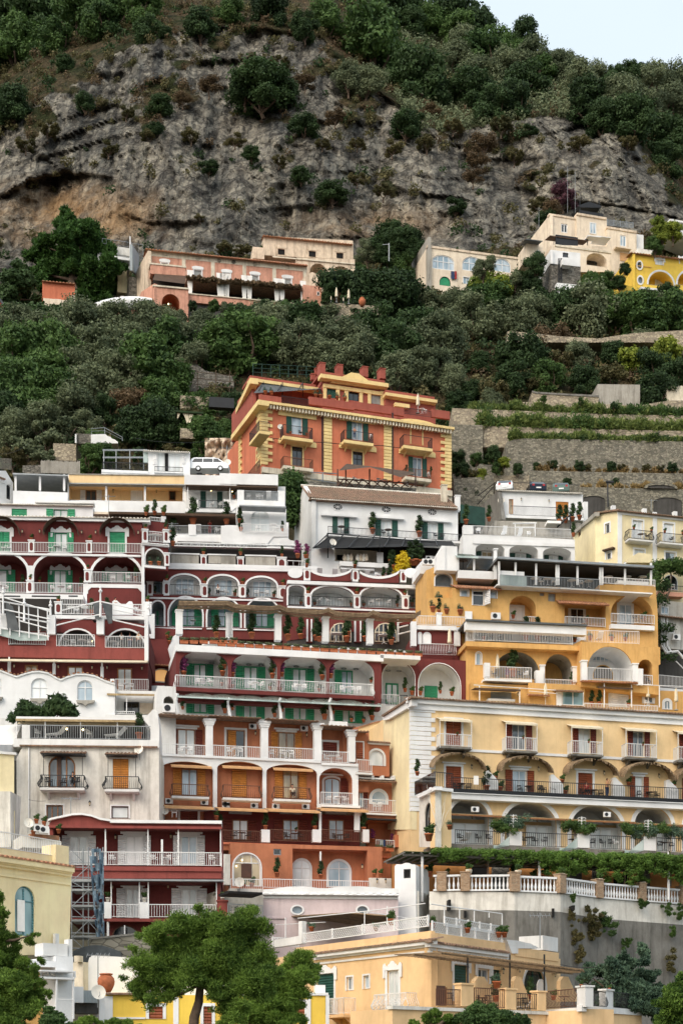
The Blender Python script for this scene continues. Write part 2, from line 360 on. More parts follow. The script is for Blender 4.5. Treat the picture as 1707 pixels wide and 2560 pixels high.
 def railp(s,x0,y0,x1,y1,d=0,mat=Wmetal,r=0,**k):
  u0,u1,z0,z1=s.rect(x0,y0,x1,y1,d,r)
  return s.rail([(u0,d),(u1,d)],z0,z1,mat,**k)
 def bal(s,x0,y0,x1,y1,out=.9,mat='iron',sm='white',th=.16,bulge=0,r=.5,brackets=True,**k):
  u0,u1,z0,z1=s.rect(x0,y0,x1,y1,out,r)
  m=MB(s.F);m.box(u0-.05,u1+.05,z0-th,z0,-.02,out+.06)
  m.box(u0+.02,u1-.02,z0-th-.05,z0-th,-.02,out-.04)
  if brackets:
   for q in(.15,.85):
    c=u0+(u1-u0)*q;i=m.addv([m.P(c+e,z,dd)for e in(-.07,.07)for z,dd in((z0-th-.05,0),(z0-th-.05,out*.75),(z0-th-.5,0))]);m.f+=[(i,i+1,i+2),(i+5,i+4,i+3),(i+1,i+4,i+5,i+2),(i,i+2,i+5,i+3)]
  o=m.build('balcony',sm,s.o)
  s.rail([(u0,0),(u0,out),(u1,out),(u1,0)],z0,z1,mat,bulge=bulge,parent=o,**k);return o
 def tiles(s,x0,y,x1,out=.25,th=.1,mat='tiles',r=0,depth=.6,name='roof_tiles',pitch=.22,slope=.15,par=None):
  u0,u1,_,z=s.rect(x0,y,x1,y,out,r);m=MB(s.F)
  m.quad((u0,z,out),(u1,z,out),(u1,z+slope+.0,out-depth),(u0,z+slope,out-depth));m.box(u0,u1,z-.03,z,out-.3,out)
  n=max(1,int(abs(u1-u0)/pitch))
  for k in range(n):
   c=u0+(u1-u0)*(k+.5)/n;a=pitch*.36;jj=random.uniform(-.02,.02)
   A=[m.P(c+a*math.cos(q),z+th*.9*math.sin(q),out+jj)for q in(0,.8,1.57,2.34,3.1416)]
   B_=[m.P(c+a*math.cos(q),z+slope+th*.9*math.sin(q),out-depth)for q in(0,.8,1.57,2.34,3.1416)]
   i=m.addv(A+B_);m.f+=[(i+q,i+q+1,i+q+6,i+q+5)for q in range(4)];m.f.append((i,i+1,i+2,i+3,i+4))
  return m.build(name,mat,par or s.o)
 def awn(s,x0,y0,x1,y1,out=.9,mat='cloth_cream',d=0,th=.03,r=.5,name='awning',posts=False,drop=None,yw=None):
  u0,u1,z0,z1=s.rect(x0,y0,x1,y1,d+out,r);rise=(z1-z0)if drop is None else drop
  m=MB(s.F);zb=z0+rise
  for a,b in(((u0,z0),(u1,z0)),):
   i=m.addv([m.P(u0,z0,d+out),m.P(u1,z0,d+out),m.P(u1,zb,d),m.P(u0,zb,d),m.P(u0,z0+th,d+out),m.P(u1,z0+th,d+out),m.P(u1,zb+th,d),m.P(u0,zb+th,d)])
   m.f+=[(i,i+1,i+2,i+3),(i+4,i+5,i+6,i+7),(i,i+1,i+5,i+4),(i,i+3,i+7,i+4),(i+1,i+2,i+6,i+5)]
  m.box(u0,u1,z0-.12,z0+.01,d+out-.01,d+out+.01)
  o=m.build(name,mat,s.o)
  if posts:
   m=MB(s.F)
   for u in(u0+.05,u1-.05):m.box(u-.02,u+.02,z0-posts,z0,d+out-.06,d+out-.02)
   m.build('post',Wmetal,o)
  return o
 def post(s,x0,y0,x1,y1,d=0,mat='white',name='pillar',cap=False,th=None,flare=False):
  u0,u1,z0,z1=s.rect(x0,y0,x1,y1,d,.5);t=th or(u1-u0);c=(u0+u1)/2;w=(u1-u0)/2
  m=MB(s.F);m.box(u0,u1,z0,z1,d-t,d)
  if cap:m.box(u0-.06,u1+.06,z1,z1+.09,d-t-.06,d+.06)
  if flare:
   for k,(h,e)in enumerate(((.0,.2),(.16,.13),(.3,.07))):m.box(c-w-e,c+w+e,z1-h-.15,z1-h,d-t-e*.5,d+e*.5+.003*k)
  return m.build(name,mat,s.o)
 def pt(s,x,y,d=0):return s.F.at(x,y,d)
def interp(x,pts):
 if x<=pts[0][0]:return pts[0][1]
 for(a,b),(c,d)in zip(pts,pts[1:]):
  if x<=c:return b+(d-b)*(x-a)/(c-a)
 return pts[-1][1]
RIDGE=[(-900,-700),(0,-420),(700,-200),(960,-70),(1060,10),(1140,60),(1225,105),(1330,145),(1430,180),(1520,205),(1620,205),(1707,215),(1900,240),(2600,420)]
FOOT=[(-900,700),(0,690),(250,640),(600,610),(900,625),(1300,590),(1707,560),(2600,560)]
TOPC=[(-900,330),(0,330),(150,210),(380,90),(600,60),(800,90),(900,200),(1100,330),(1300,300),(1450,270),(1560,290),(1707,520),(2600,540)]
def depth(px,py):
 ft,tp,rg=interp(px,FOOT),interp(px,TOPC),interp(px,RIDGE)
 side=min(1,max(0,(px-1050)/200))
 low=[0]*3+[(900,236+side*4),(1100,214+side*3),(1260,199),(1500,172)]
 if py>ft:return interp(py,[(ft,296),(ft+35,288),(max(ft+45,760),264)]+low[3:])
 if py>tp:return 296+(ft-py)/(ft-tp)*(18+26*(ft-tp)/400)
 base=296+18+26*(ft-tp)/400
 return base+(tp-py)*.33
def fbm(p,o=5,h=.8,l=2.1):return noise.fractal(p,h,l,o)
def rockness(px,py):
 ft,tp=interp(px,FOOT),interp(px,TOPC)
 if py>ft+25:return 0
 r=.85 if py>tp else.0
 v=noise.noise(Vector((px/95,py/55,3.3)))*.55+noise.noise(Vector((px/34,py/22,9.1)))*.35
 if py>tp:r=.98-(1-(py-tp)/(ft-tp))*.5
 else:r=.05-(tp-py)/200
 return max(0,min(1,(r+v-.25)*3))
def cave(px,py):
 top=430+(abs(px-190)/190)**2*60+12*noise.noise(Vector((px/30,0,5)))
 if px<-20 or px>300:return 0
 hx=max(0,1-((px-130)/165)**2)
 if py<top:return 0
 return hx**.6*min(1,(py-top)/7)*max(0,1-(py-top)/190)
xs=list(np.arange(-700,2420,7.0));ts_n=250
vt,ft_=[],[];rock_attr=[];ochre_attr=[]
rows=[]
for j in range(ts_n):rows.append(j)
for j in range(ts_n):
 for x in xs:
  rg=interp(x,RIDGE);t=j/(ts_n-1)
  y=rg+(1300-rg)*(1-t)
  Y=depth(x,y);X0=(x-CX)*Y/FP;z=CZ+(HZ-y)*Y/FP
  rk=rockness(x,y)
  p=Vector((X0*.045,z*.03,Y*.02))
  d=5*fbm(p,4)
  wx=X0+2.5*noise.noise(Vector((X0*.05,z*.06,3)))
  flu=noise.noise(Vector((wx*.30,z*.035,1.7)))+.55*noise.noise(Vector((wx*.75,z*.09,4.7)))
  but=abs(noise.noise(Vector((X0*.045,z*.012,6.1))))
  led=noise.noise(Vector((X0*.035,z*.16+X0*.02,8.8)))
  st=max(0,min(1,.25+2.2*noise.noise(Vector((X0*.05,z*.07,11)))));sv_=max(0,min(1,.45-2.2*noise.noise(Vector((X0*.05,z*.05,15)))))
  fin=fbm(Vector((X0*.5,z*.35,0)),4,.6)
  d+=rk*(but*13+flu*2.0+led*1.0+fin*1.3-2.2+st*2.6*((z*.1+2.2*noise.noise(Vector((X0*.02,z*.03,2))))%1)+sv_*2.4*((wx*.075+2.0*noise.noise(Vector((X0*.03,z*.02,7))))%1))+(1-rk)*(2.0*fbm(Vector((X0*.15,z*.15,7)),3))
  if y>690:d*=.35
  elif y>620:d*=.35+.65*(690-y)/70
  cv=cave(x,y);d+=cv*7.5
  vt.append(((x-CX)*(Y+d)/FP,Y+d,CZ+(HZ-y)*(Y+d)/FP))
  rock_attr.append(rk);
  o=max(0,1-(((x-170)/330)**2+((y-545)/120)**2)**.5)
  o2=max(0,1-(((x-930)/260)**2+((y-560)/60)**2)**.5)
  ochre_attr.append(min(1,(o+o2*.6)*1.4))
n=len(xs)
for j in range(ts_n-1):
 for i in range(n-1):a=j*n+i;ft_.append((a,a+1,a+n+1,a+n))
base=(ts_n-1)*n
for q in range(1,4):
 for i in range(n):
  v=vt[base+i];vt.append((v[0]*(1+.05*q),v[1]+40*q,v[2]-12*q*q));rock_attr.append(0);ochre_attr.append(0)
 for i in range(n-1):a=base+(q-1)*n+i;ft_.append((a,a+1,a+n+1,a+n))
me=bpy.data.meshes.new('hillside');me.from_pydata(vt,[],ft_);me.update();me.shade_smooth()
for nm,arr in(('rock',rock_attr),('warm',ochre_attr)):
 at=me.attributes.new(nm,'FLOAT','POINT');at.data.foreach_set('value',np.array(arr,dtype=np.float32))
def terrain_mat():
 m,n,l,b=nodes('hillside_ground')
 def attr(a):x=n.new('ShaderNodeAttribute');x.attribute_name=a;return x.outputs['Fac']
 s1=tex(n,l,'Noise',.2,9,(1,.12,.11),.68).outputs[0]
 s2=tex(n,l,'Noise',.9,8,(1,.15,.13),.7).outputs[0]
 s3=tex(n,l,'Noise',.3,8,(.6,.1,1.3),.7).outputs[0]
 rock=ramp(n,l,s1,.36,.66,lin('686a69'),lin('b5b0a4'))
 rock=mixc(n,l,'MULTIPLY',.75,rock,ramp(n,l,s2,.36,.60,(.38,.38,.40,1),(1.15,1.13,1.08,1)))
 rock=mixc(n,l,'MULTIPLY',.7,rock,ramp(n,l,s3,.38,.56,(.35,.34,.34,1),(1.1,1.08,1.02,1)))
 vo=tex(n,l,'Voronoi',.16,sc=(1,.1,.4));vo.feature='DISTANCE_TO_EDGE';v3=tex(n,l,'Voronoi',.5,sc=(1,.1,.6));v3.feature='DISTANCE_TO_EDGE'
 for q,sc_ in((vo,.22),(v3,.5)):
  dn=tex(n,l,'Noise',sc_,6);vm_=n.new('ShaderNodeVectorMath');vm_.operation='MULTIPLY_ADD';l.new(dn.outputs['Color'],vm_.inputs[0]);vm_.inputs[1].default_value=(7 if sc_<.3 else 3,)*3;l.new(q.inputs[0].links[0].from_socket,vm_.inputs[2]);l.new(vm_.outputs[0],q.inputs[0])
 crk=mixc(n,l,'MULTIPLY',1.0,ramp(n,l,vo.outputs['Distance'],.0,.10,(.35,.35,.37,1),(1,1,1,1)),ramp(n,l,v3.outputs['Distance'],.0,.09,(.5,.5,.52,1),(1,1,1,1)))
 rock=mixc(n,l,'MULTIPLY',.85,rock,crk)
 wm=mixc(n,l,'MULTIPLY',1.0,attr('warm'),ramp(n,l,tex(n,l,'Noise',.1,6,(1,1,.5),.65).outputs[0],.35,.62))
 warm=ramp(n,l,s2,.3,.7,lin('76593c'),lin('c2a37c'))
 rock=mixc(n,l,'MIX',wm,rock,warm)
 g1=tex(n,l,'Noise',.12,8,(1,1,1),.7).outputs[0];g2=tex(n,l,'Noise',1.1,7,(1,1,1),.7).outputs[0]
 soil=ramp(n,l,g1,.42,.6,lin('383e28'),lin('635645'))
 soil=mixc(n,l,'MULTIPLY',.8,soil,ramp(n,l,g2,.35,.65,(.35,.38,.33,1),(1.25,1.2,1.1,1)))
 r2=n.new('ShaderNodeMath');r2.operation='MULTIPLY_ADD';l.new(g2,r2.inputs[0]);r2.inputs[1].default_value=1.1;r2.inputs[2].default_value=-.55
 r3=n.new('ShaderNodeMath');r3.operation='ADD';l.new(attr('rock'),r3.inputs[0]);l.new(r2.outputs[0],r3.inputs[1])
 f=ramp(n,l,r3.outputs[0],.4,.62)
 l.new(mixc(n,l,'MIX',f,soil,rock),b.inputs['Base Color']);b.inputs['Roughness'].default_value=1;b.inputs['Specular IOR Level'].default_value=.1
 h=mixc(n,l,'ADD',1.0,mixc(n,l,'ADD',1.0,s2,crk),s3);h=mixc(n,l,'ADD',1.0,h,g2)
 bump(n,l,b,h,1.0,.9);return m
me.materials.append(terrain_mat());hill=bpy.data.objects.new('hillside',me);COL.objects.link(hill);hill['kind']='structure'
m=MB();g=60
prof=[(1215,204),(1340,192),(1500,176),(1800,156),(2200,138),(2560,122),(2680,100)]
pp=[(Y+6,CZ+(HZ-y)*Y/FP-3)for y,Y in prof]+[(40,.3),(-400,0)]
for(Y,z)in pp:m.addv([Vector((-140+280*k/g,Y,z))for k in range(g+1)])
for q in range(len(pp)-1):
 for k in range(g):a=q*(g+1)+k;m.f.append((a,a+1,a+g+2,a+g+1))
plaster('slope','4d4a38',1.0,.6,'2f3324');o=m.build('village_slope','slope');o['kind']='structure';SLOPE=list(pp)
m=MB();m.addv([Vector(p)for p in((-3000,-3000,-.4),(3000,-3000,-.4),(3000,3000,-.4),(-3000,3000,-.4))]);m.f.append((0,1,2,3))
o=m.build('ground','soil');o['kind']='structure'
def crown_mesh(name,mat,blobs,nleaf,size,seed=0,asp=1.7,shell=(.55,1.08),up=.15,sq=.8,needle=False):
 rs=np.random.RandomState(seed);bl=np.array(blobs,dtype=float);w=bl[:,3]**2;w/=w.sum()
 k=rs.choice(len(bl),nleaf,p=w);d=rs.normal(size=(nleaf,3));d/=np.linalg.norm(d,axis=1)[:,None]
 rad=rs.uniform(shell[0]**2,shell[1]**2,nleaf)**.5
 lump=1+.22*np.sin(d[:,0]*5+k)*np.sin(d[:,1]*6+k*2)+.18*np.sin(d[:,2]*9+k*3)
 P=bl[k,:3]+d*(bl[k,3]*rad*lump)[:,None]*np.array([1,1,sq])
 nrm=d+rs.normal(scale=.6,size=(nleaf,3))+np.array([0,0,up]);nrm/=np.linalg.norm(nrm,axis=1)[:,None]
 a=np.cross(nrm,rs.normal(size=(nleaf,3)));a/=np.linalg.norm(a,axis=1)[:,None];b=np.cross(nrm,a)
 s=size*rs.uniform(.6,1.35,nleaf)[:,None]
 if needle:a=d*.5+rs.normal(scale=.5,size=(nleaf,3))+[0,0,.45];a/=np.linalg.norm(a,axis=1)[:,None];b=np.cross(a,rs.normal(size=(nleaf,3)));b/=np.linalg.norm(b,axis=1)[:,None]
 V=np.stack([P-a*s*asp*.5,P+b*s*.5-a*s*.1,P+a*s*asp*.5,P-b*s*.5-a*s*.1],1).reshape(-1,3)
 me=bpy.data.meshes.new(name);me.vertices.add(len(V));me.vertices.foreach_set('co',V.ravel())
 me.loops.add(nleaf*4);me.loops.foreach_set('vertex_index',np.arange(nleaf*4));me.polygons.add(nleaf)
 me.polygons.foreach_set('loop_start',np.arange(nleaf)*4);me.polygons.foreach_set('loop_total',np.full(nleaf,4));me.update(calc_edges=True)
 me.materials.append(MATS[mat]);return me
def limbs(m,base,tips,r,seed=0):
 rs=random.Random(seed);b=Vector(base);h=min(t[2]for t in tips)-b.z;top=b+Vector((0,0,max(.3,h*.45)))
 m.tube([b,b+(top-b)*.5+Vector((rs.uniform(-.1,.1),0,0)),top],[r,r*.85,r*.7],7)
 for t in tips:
  t=Vector(t);mid=top.lerp(t,.5)+Vector((rs.uniform(-.3,.3),rs.uniform(-.3,.3),.1));m.tube([top,mid,t],[r*.6,r*.4,r*.15],5)
PROTO={}
def proto_tree(kind,mat,seed,n=3600,size=.17,nb=26,shape='round',trunk=True):
 rs=random.Random(seed);bl=[]
 for _ in range(nb):
  a=rs.uniform(0,6.28);
  if shape=='round':h=rs.uniform(-.65,.85);q=math.sqrt(max(0,1-h*h))*rs.uniform(.35,.85)
  elif shape=='wide':h=rs.uniform(-.35,.5);q=rs.uniform(.3,1.05)
  elif shape=='tall':h=rs.uniform(-.9,1.4);q=(1-abs(h-.1)/1.6)*rs.uniform(.3,.75)
  else:h=rs.uniform(-.5,.4);q=rs.uniform(.2,.9)
  bl.append((q*math.cos(a),q*math.sin(a),1.05+h,rs.uniform(.2,.42)*(1 if shape!='wide' else.8)))
 cm=crown_mesh(kind+'_crown',mat,bl,n,size,seed);m=MB();limbs(m,(0,0,-.3),[b[:3]for b in bl[::4]],.08,seed)
 tm=bpy.data.meshes.new(kind+'_trunk');tm.from_pydata([tuple(v)for v in m.v],[],m.f);tm.materials.append(MATS['bark']);tm.update()
 PROTO.setdefault(kind,[]).append((cm,tm))
for s in range(3):proto_tree('olive','leaf_olive',10+s,10000,.062,34)
for s in range(3):proto_tree('dark','leaf_dark',20+s,9500,.07,30)
for s in range(3):proto_tree('green','leaf_green',30+s,9500,.072,30)
proto_tree('vine','leaf_yellow',41,4000,.1,24);proto_tree('brown','leaf_brown',51,3200,.085,20);proto_tree('scrub','leaf_scrub',61,3600,.08,20,'wide');proto_tree('purple','leaf_purple',55,3200,.085,20)
proto_tree('cactus','leaf_olive',71,2200,.12,18,'wide')
KN=dict(olive=('olive_tree','grey green olive tree','tree'),dark=('evergreen_tree','dark green evergreen oak','tree'),green=('leafy_tree','mid green leafy tree','tree'),vine=('yellow_green_bush','yellow green bush','bush'),brown=('withered_bush','withered brown bush','bush'),scrub=('scrub_bush','low dull green scrub bush','bush'),purple=('dark_purple_bush','dark purple bush','bush'),cactus=('prickly_pear','grey green prickly pear clump','cactus'))
def tree(kind,x,y,r,where,Y=None,group=None,dY=-2.0,tall=1.0):
 X,Yp=sx(x),sy(y);rp=r/CR[2];Yd=(Y or depth(X,Yp+rp*.6))+dY
 R_=rp*Yd/FP*1.12;c=PW(X,Yp,Yd);cm,tm=random.choice(PROTO[kind]);nm,lb,cat=KN[kind]
 o=thing(nm,lb,cat,(c.x,c.y,c.z-1.1*R_*tall),random.uniform(0,6.28),group or 'trees and bushes '+where,where)
 sc=(R_*random.uniform(.95,1.12),R_*random.uniform(.9,1.05),R_*tall*random.uniform(.9,1.08));o.scale=sc
 t=bpy.data.objects.new('trunk',tm);COL.objects.link(t);t.parent=o
 k=bpy.data.objects.new('crown',cm);COL.objects.link(k);k.parent=o
 return o
K=dict(D='dark',G='green',O='olive',V='vine',B='brown',S='scrub',P='purple',C='cactus')
def trees(s,where,**k):
 for w in s.split(';'):
  w=w.split()
  if w:tree(K[w[0]],float(w[1]),float(w[2]),float(w[3]),where,**k)
T('full')
trees('G 115 830 70;O 40 745 50;O 110 770 60;O 190 755 55;O 262 750 50;O 330 748 55;O 392 752 40;G 50 840 70;O 230 815 60;O 420 790 50;O 480 765 45;G 510 805 60;G 565 795 70;O 620 765 55;O 15 790 50;O 165 795 45;O 300 790 50;O 450 830 45;G 385 800 50;O 60 790 45','below the pink palazzo')
trees('D 640 735 40;D 700 745 55;O 755 745 40;O 690 805 55;O 780 795 55;D 830 735 42;D 870 765 55;D 905 805 55;O 830 825 45;D 930 700 55;D 962 760 55;O 745 830 45;O 655 800 45;D 560 745 40;O 600 730 35','on the slope above the orange villa')
trees('O 1000 715 46;O 1055 708 46;O 1090 735 55;O 1005 790 55;G 1112 705 50;V 1115 668 45;O 1180 745 50;D 1222 625 42;O 1230 730 55;D 1290 728 48;O 1345 730 60;G 1400 728 55;G 1470 744 55;G 1530 740 52;G 1435 730 42;O 1185 690 45;D 1250 712 38;O 1330 705 38;O 1500 725 40','below the cream villa')
trees('D 1195 820 50;D 1180 875 38;D 1100 835 24;O 1330 815 34;D 1405 815 28;O 1480 790 34;O 960 850 42;O 905 865 45;O 1000 845 45;O 1040 880 35;D 1055 925 30;S 1130 905 40;V 1450 835 35;V 1530 820 40;G 1260 870 38;D 1340 878 35;D 1500 905 44;D 1490 850 36;D 1545 860 36;S 1290 830 26;S 1235 880 24;B 1270 790 40;D 1085 900 30;S 1400 860 35;O 1130 930 30','among the upper terraces')
trees('G 340 860 78;G 375 925 48;G 300 850 45;B 300 930 38;D 240 945 30;O 180 945 50;O 205 895 55;O 285 885 55;G 130 915 62;G 50 920 68;O 100 975 50;G 100 880 60;D 350 975 58;D 310 985 45;D 390 990 40;O 30 990 45;C 150 985 42;C 110 1005 40;G 10 880 50;O 260 850 50;O 170 860 55;G 400 875 42;D 20 960 45;G 460 935 40;O 200 980 35;G 90 950 45','left of the orange villa')
trees('G 205 1055 32;G 240 1050 28;G 470 1015 40;G 500 1040 30;G 450 985 30;D 535 930 28;S 440 960 26;C 60 1030 34;C 95 1045 26;S 30 1045 30;G 225 1020 28;S 400 1040 28;G 520 995 26','behind the white rooftops',dY=-5)
trees('D 20 60 90;D 100 45 60;G 180 40 60;G 265 25 50;G 40 110 55;G 335 28 40;D 30 245 42;D 195 235 20;D 150 148 22;D 460 55 35;G 530 30 30;G 750 48 40;D 700 60 30;D 620 25 40;D -40 130 60;G 130 95 40;D 340 75 30;D 20 10 70;G 230 60 40','on the upper left of the mountain')
trees('G 860 110 72;G 840 90 50;D 960 190 62;D 990 215 45;O 840 185 38;D 900 25 48;D 945 28 40;D 1040 48 54;D 1085 66 40;G 1000 60 45;D 940 55 35;G 1055 80 40;O 800 180 30;D 1005 40 36;G 905 150 40','on the middle of the ridge')
trees('D 1100 55 34;D 1080 210 48;D 1130 245 45;D 1205 195 48;D 1180 240 40;O 1220 150 45;G 1110 130 55;G 1150 115 45;O 1050 150 45;O 1280 165 40;O 1330 190 42;D 1350 225 50;O 1420 230 50;O 1490 205 48;O 1545 205 45;D 1450 275 52;D 1515 320 52;O 1540 245 45;G 1240 175 38;O 1290 150 30;D 1440 168 30;D 1475 165 22;D 1560 200 30;O 1100 170 40;O 1160 165 40;O 1060 110 40;D 1380 270 38;D 1400 200 30;O 1370 185 30;D 1530 370 35;O 1580 260 50;G 1580 330 40;O 1480 245 35;D 1510 180 20;D 1545 190 22;G 1190 130 35;D 1410 170 18','on the right of the ridge')
tree('dark',1205,82,32,'on the skyline alone',Y=depth(1311,130),group='trees and bushes on the skyline',tall=1.25)
trees('D 600 205 66;D 562 208 42;D 642 208 42;D 600 180 40;D 370 247 28;D 355 300 24;D 700 293 34;D 692 402 24;D 762 443 32;S 345 312 22;D 578 355 20;D 480 385 20;S 440 310 24;D 930 292 34;D 950 275 22;B 1112 335 30;B 1095 375 28;B 1085 410 22;P 1290 455 34;B 1265 485 26;D 1255 505 26;S 1240 470 24;D 1045 475 22;S 980 330 24;S 880 440 22;S 820 410 20;D 905 548 46;D 935 560 38;D 960 580 30;S 1150 290 26;D 1215 300 18;S 1330 330 24;S 1440 330 22;S 640 150 26;S 250 340 24;S 110 300 26;S 60 330 24;B 480 200 26;B 770 270 24;S 540 320 22;D 380 80 18;S 1300 400 20;S 900 340 24;B 700 190 22;S 640 370 18;S 740 330 18;S 1040 290 22;S 460 500 14;S 560 575 20;S 520 570 22;D 1520 560 30;G 1540 545 30;S 1180 360 22;B 990 260 22;S 820 330 18;B 420 230 20;S 290 260 18','clinging to the cliff',tall=.72)
def scrub(name,mat,n,seed,test,size=.55,reach=1.0):
 rs=np.random.RandomState(seed);bl=[]
 while len(bl)<n:
  i=rs.randint(len(vt)-4*len(xs));v=vt[i];px_=CX+v[0]*FP/v[1];py_=HZ-(v[2]-CZ)*FP/v[1]
  if-150<px_<1860 and-60<py_<1240 and test(px_,py_,rock_attr[i],rs):bl.append((v[0],v[1]-.3,v[2]+.2,rs.uniform(.5,1.5)*reach))
 me=crown_mesh(name,mat,bl,n*70,size*.78,seed,sq=.75);o=bpy.data.objects.new(name,me);COL.objects.link(o);o['kind']='stuff'
 return o
scrub('green_scrub','leaf_scrub',2300,5,lambda x,y,r,q:(r<.55 and y<700)or(y>=700 and q.rand()<.9)or q.rand()<.10,.42)
scrub('dry_scrub','leaf_brown',650,6,lambda x,y,r,q:r<.7 and y<620 or(x>1000 and 820<y<960),.36)
scrub('dark_scrub','leaf_dark',1000,8,lambda x,y,r,q:(y<700 and(r<.45 or q.rand()<.08))or(y>640 and q.rand()<.9),.45,1.1)
scrub('ridge_scrub','leaf_olive',1300,9,lambda x,y,r,q:x>950 and y<330 and r<.5,.42,1.4)
rs_=np.random.RandomState(31);bl_=[]
for _ in range(1500):
 q=rs_.randint(5);t_=rs_.rand();Y_=SLOPE[q][0]*(1-t_)+SLOPE[q+1][0]*t_;z_=SLOPE[q][1]*(1-t_)+SLOPE[q+1][1]*t_;e_=Y_*.222;x_=rs_.uniform(e_,135)*(1 if rs_.rand()<.5 else-1);bl_.append((x_,Y_,z_+.4,rs_.uniform(.6,1.7)))
o=bpy.data.objects.new('slope_scrub',crown_mesh('slope_scrub','leaf_green',bl_,90000,.33,4,sq=.8));COL.objects.link(o);o['kind']='stuff'
def shaped_tree(name,label,cat,Y,blobs,trunk,mat,nleaf,size,where_rot=0,tr=.25,trmat='bark',needle=True,spread=.8,seed=3,asp=2.6):
 rs=random.Random(seed);bl=[];q0=.12 if Y<80 else(.25 if Y<120 else.5)
 for x,y,r in blobs:
  rr=r/CR[2]*Y/FP;c=PW(sx(x),sy(y),Y+rs.uniform(-spread,spread));
  sub=max(4,int((rr/q0)**1.8));
  for _ in range(min(sub,60)):
   a=Vector((rs.gauss(0,1),rs.gauss(0,1),rs.gauss(0,.8))).normalized()*rr*rs.uniform(.1,.95)
   bl.append((c.x+a.x,c.y+a.y,c.z+a.z,rr*rs.uniform(.24,.46)))
 b=PW(sx(trunk[0][0]),sy(trunk[0][1]),Y);o=thing(name,label,cat,b)
 cm=crown_mesh('crown',mat,[(p[0]-b.x,p[1]-b.y,p[2]-b.z,p[3])for p in bl],nleaf,size,seed,asp,needle=needle,shell=(.2,1.55))
 c=bpy.data.objects.new('crown',cm);COL.objects.link(c);c.parent=o
 m=MB();pts=[PW(sx(x),sy(y),Y)for x,y in trunk];m.tube(pts,[tr*(1-.45*i/(len(pts)-1))for i in range(len(pts))],9)
 top=pts[-1]
 for i in range(0,len(bl),max(1,len(bl)//14)):
  p=Vector(bl[i][:3]);a=pts[-1]if p.z>top.z else pts[max(0,len(pts)-2)];mid=a.lerp(p,.5)+Vector((0,0,-.1));m.tube([a,mid,p],[tr*.4,tr*.25,tr*.07],5)
 m.build('trunk',trmat,o,smooth=True);return o
T('D1')
shaped_tree('pine_tree','large bushy green pine in front of the lilac house, trunk showing','tree',62,[(1300,280,50),(1010,430,85),(1150,400,100),(1300,420,120),(1450,400,110),(1600,380,95),(1640,300,65),(1700,420,80),(1450,560,140),(1250,560,130),(1080,540,100),(960,660,100),(850,640,50),(800,740,45),(910,790,90),(1050,740,110),(1250,720,120),(1450,720,130),(1620,600,130),(1650,780,130),(1480,850,90),(1720,600,90),(980,860,60),(1040,560,60),(920,460,50),(1780,700,80),(1320,500,120),(1560,480,110),(880,570,45),(1360,640,130),(1150,640,120),(1050,470,70),(1560,680,130),(1500,470,100),(900,870,60),(1000,890,60),(1090,850,85),(1170,820,70),(1420,850,80),(1460,950,80),(1560,950,100)],[(1262,1120),(1270,1000),(1300,900),(1310,780),(1350,650)],'leaf_pine',330000,.03,tr=.22,asp=4.2)
shaped_tree('pine_tree','bushy green pine with low rounded crown beside the yellow gable','tree',68,[(1945,630,85),(2030,700,60),(2060,770,45),(1960,740,90),(1900,830,100),(1820,760,90),(1800,920,90),(1700,880,90),(1720,1000,90),(1850,1000,90),(1940,910,55),(1600,960,80),(1500,1010,70),(1980,1020,50),(1640,1040,70),(1870,680,60),(1760,830,90)],[(1800,1250),(1800,1050),(1830,900)],'leaf_pine',190000,.03,tr=.2,seed=5,asp=4.2)
shaped_tree('pine_tree','tall green pine cut off by the left edge of the photo','tree',58,[(-40,200,70),(0,300,55),(-50,400,90),(20,460,70),(100,520,60),(190,500,45),(225,455,30),(60,600,90),(-40,620,100),(150,640,60),(230,680,50),(270,630,30),(180,740,80),(60,760,110),(-40,800,100),(260,770,40),(120,860,100),(250,880,70),(320,850,40),(20,930,110),(180,960,90),(60,1040,90),(-50,980,90)],[(-60,1300),(-50,900),(-30,500)],'leaf_pine',210000,.03,tr=.2,seed=7,asp=4.2)
shaped_tree('leafy_bush','bright green rounded treetop at the lower left edge','tree',52,[(350,1020,80),(280,1050,60),(430,1060,50),(230,1090,60)],[(340,1300),(340,1100)],'leaf_green',22000,.05,seed=8,asp=1.5,needle=False)
shaped_tree('leafy_bush','dark low treetop at the bottom edge below the white pot roof','tree',53,[(560,1040,55),(640,1050,55),(720,1055,60),(830,1050,50),(900,1075,50),(500,1060,40)],[(700,1300),(700,1100)],'leaf_pine',26000,.045,seed=9)
T('D3')
shaped_tree('leafy_bush','dense bright green broadleaf treetop below the apricot terrace','tree',60,[(230,960,75),(310,940,60),(160,1000,70),(300,1010,90),(410,1000,80),(490,1000,50),(90,1020,50),(520,1050,60)],[(300,1300),(300,1050)],'leaf_green',45000,.055,seed=11,asp=1.5,needle=False)
shaped_tree('pine_tree','small green pine top below the wooden folding chair','tree',61,[(-40,960,40),(-110,1020,50),(-30,1030,60),(30,1010,45),(-170,1040,40),(50,1050,40)],[(-60,1300),(-60,1050)],'leaf_pine',20000,.045,seed=12)
shaped_tree('pine_tree','rounded green pine cut off by the right edge of the photo','tree',66,[(1560,790,70),(1480,840,70),(1540,900,100),(1440,920,60),(1600,980,110),(1470,1010,80),(1420,1050,50),(1560,730,40)],[(1560,1300),(1560,950)],'leaf_pine',45000,.055,seed=13)
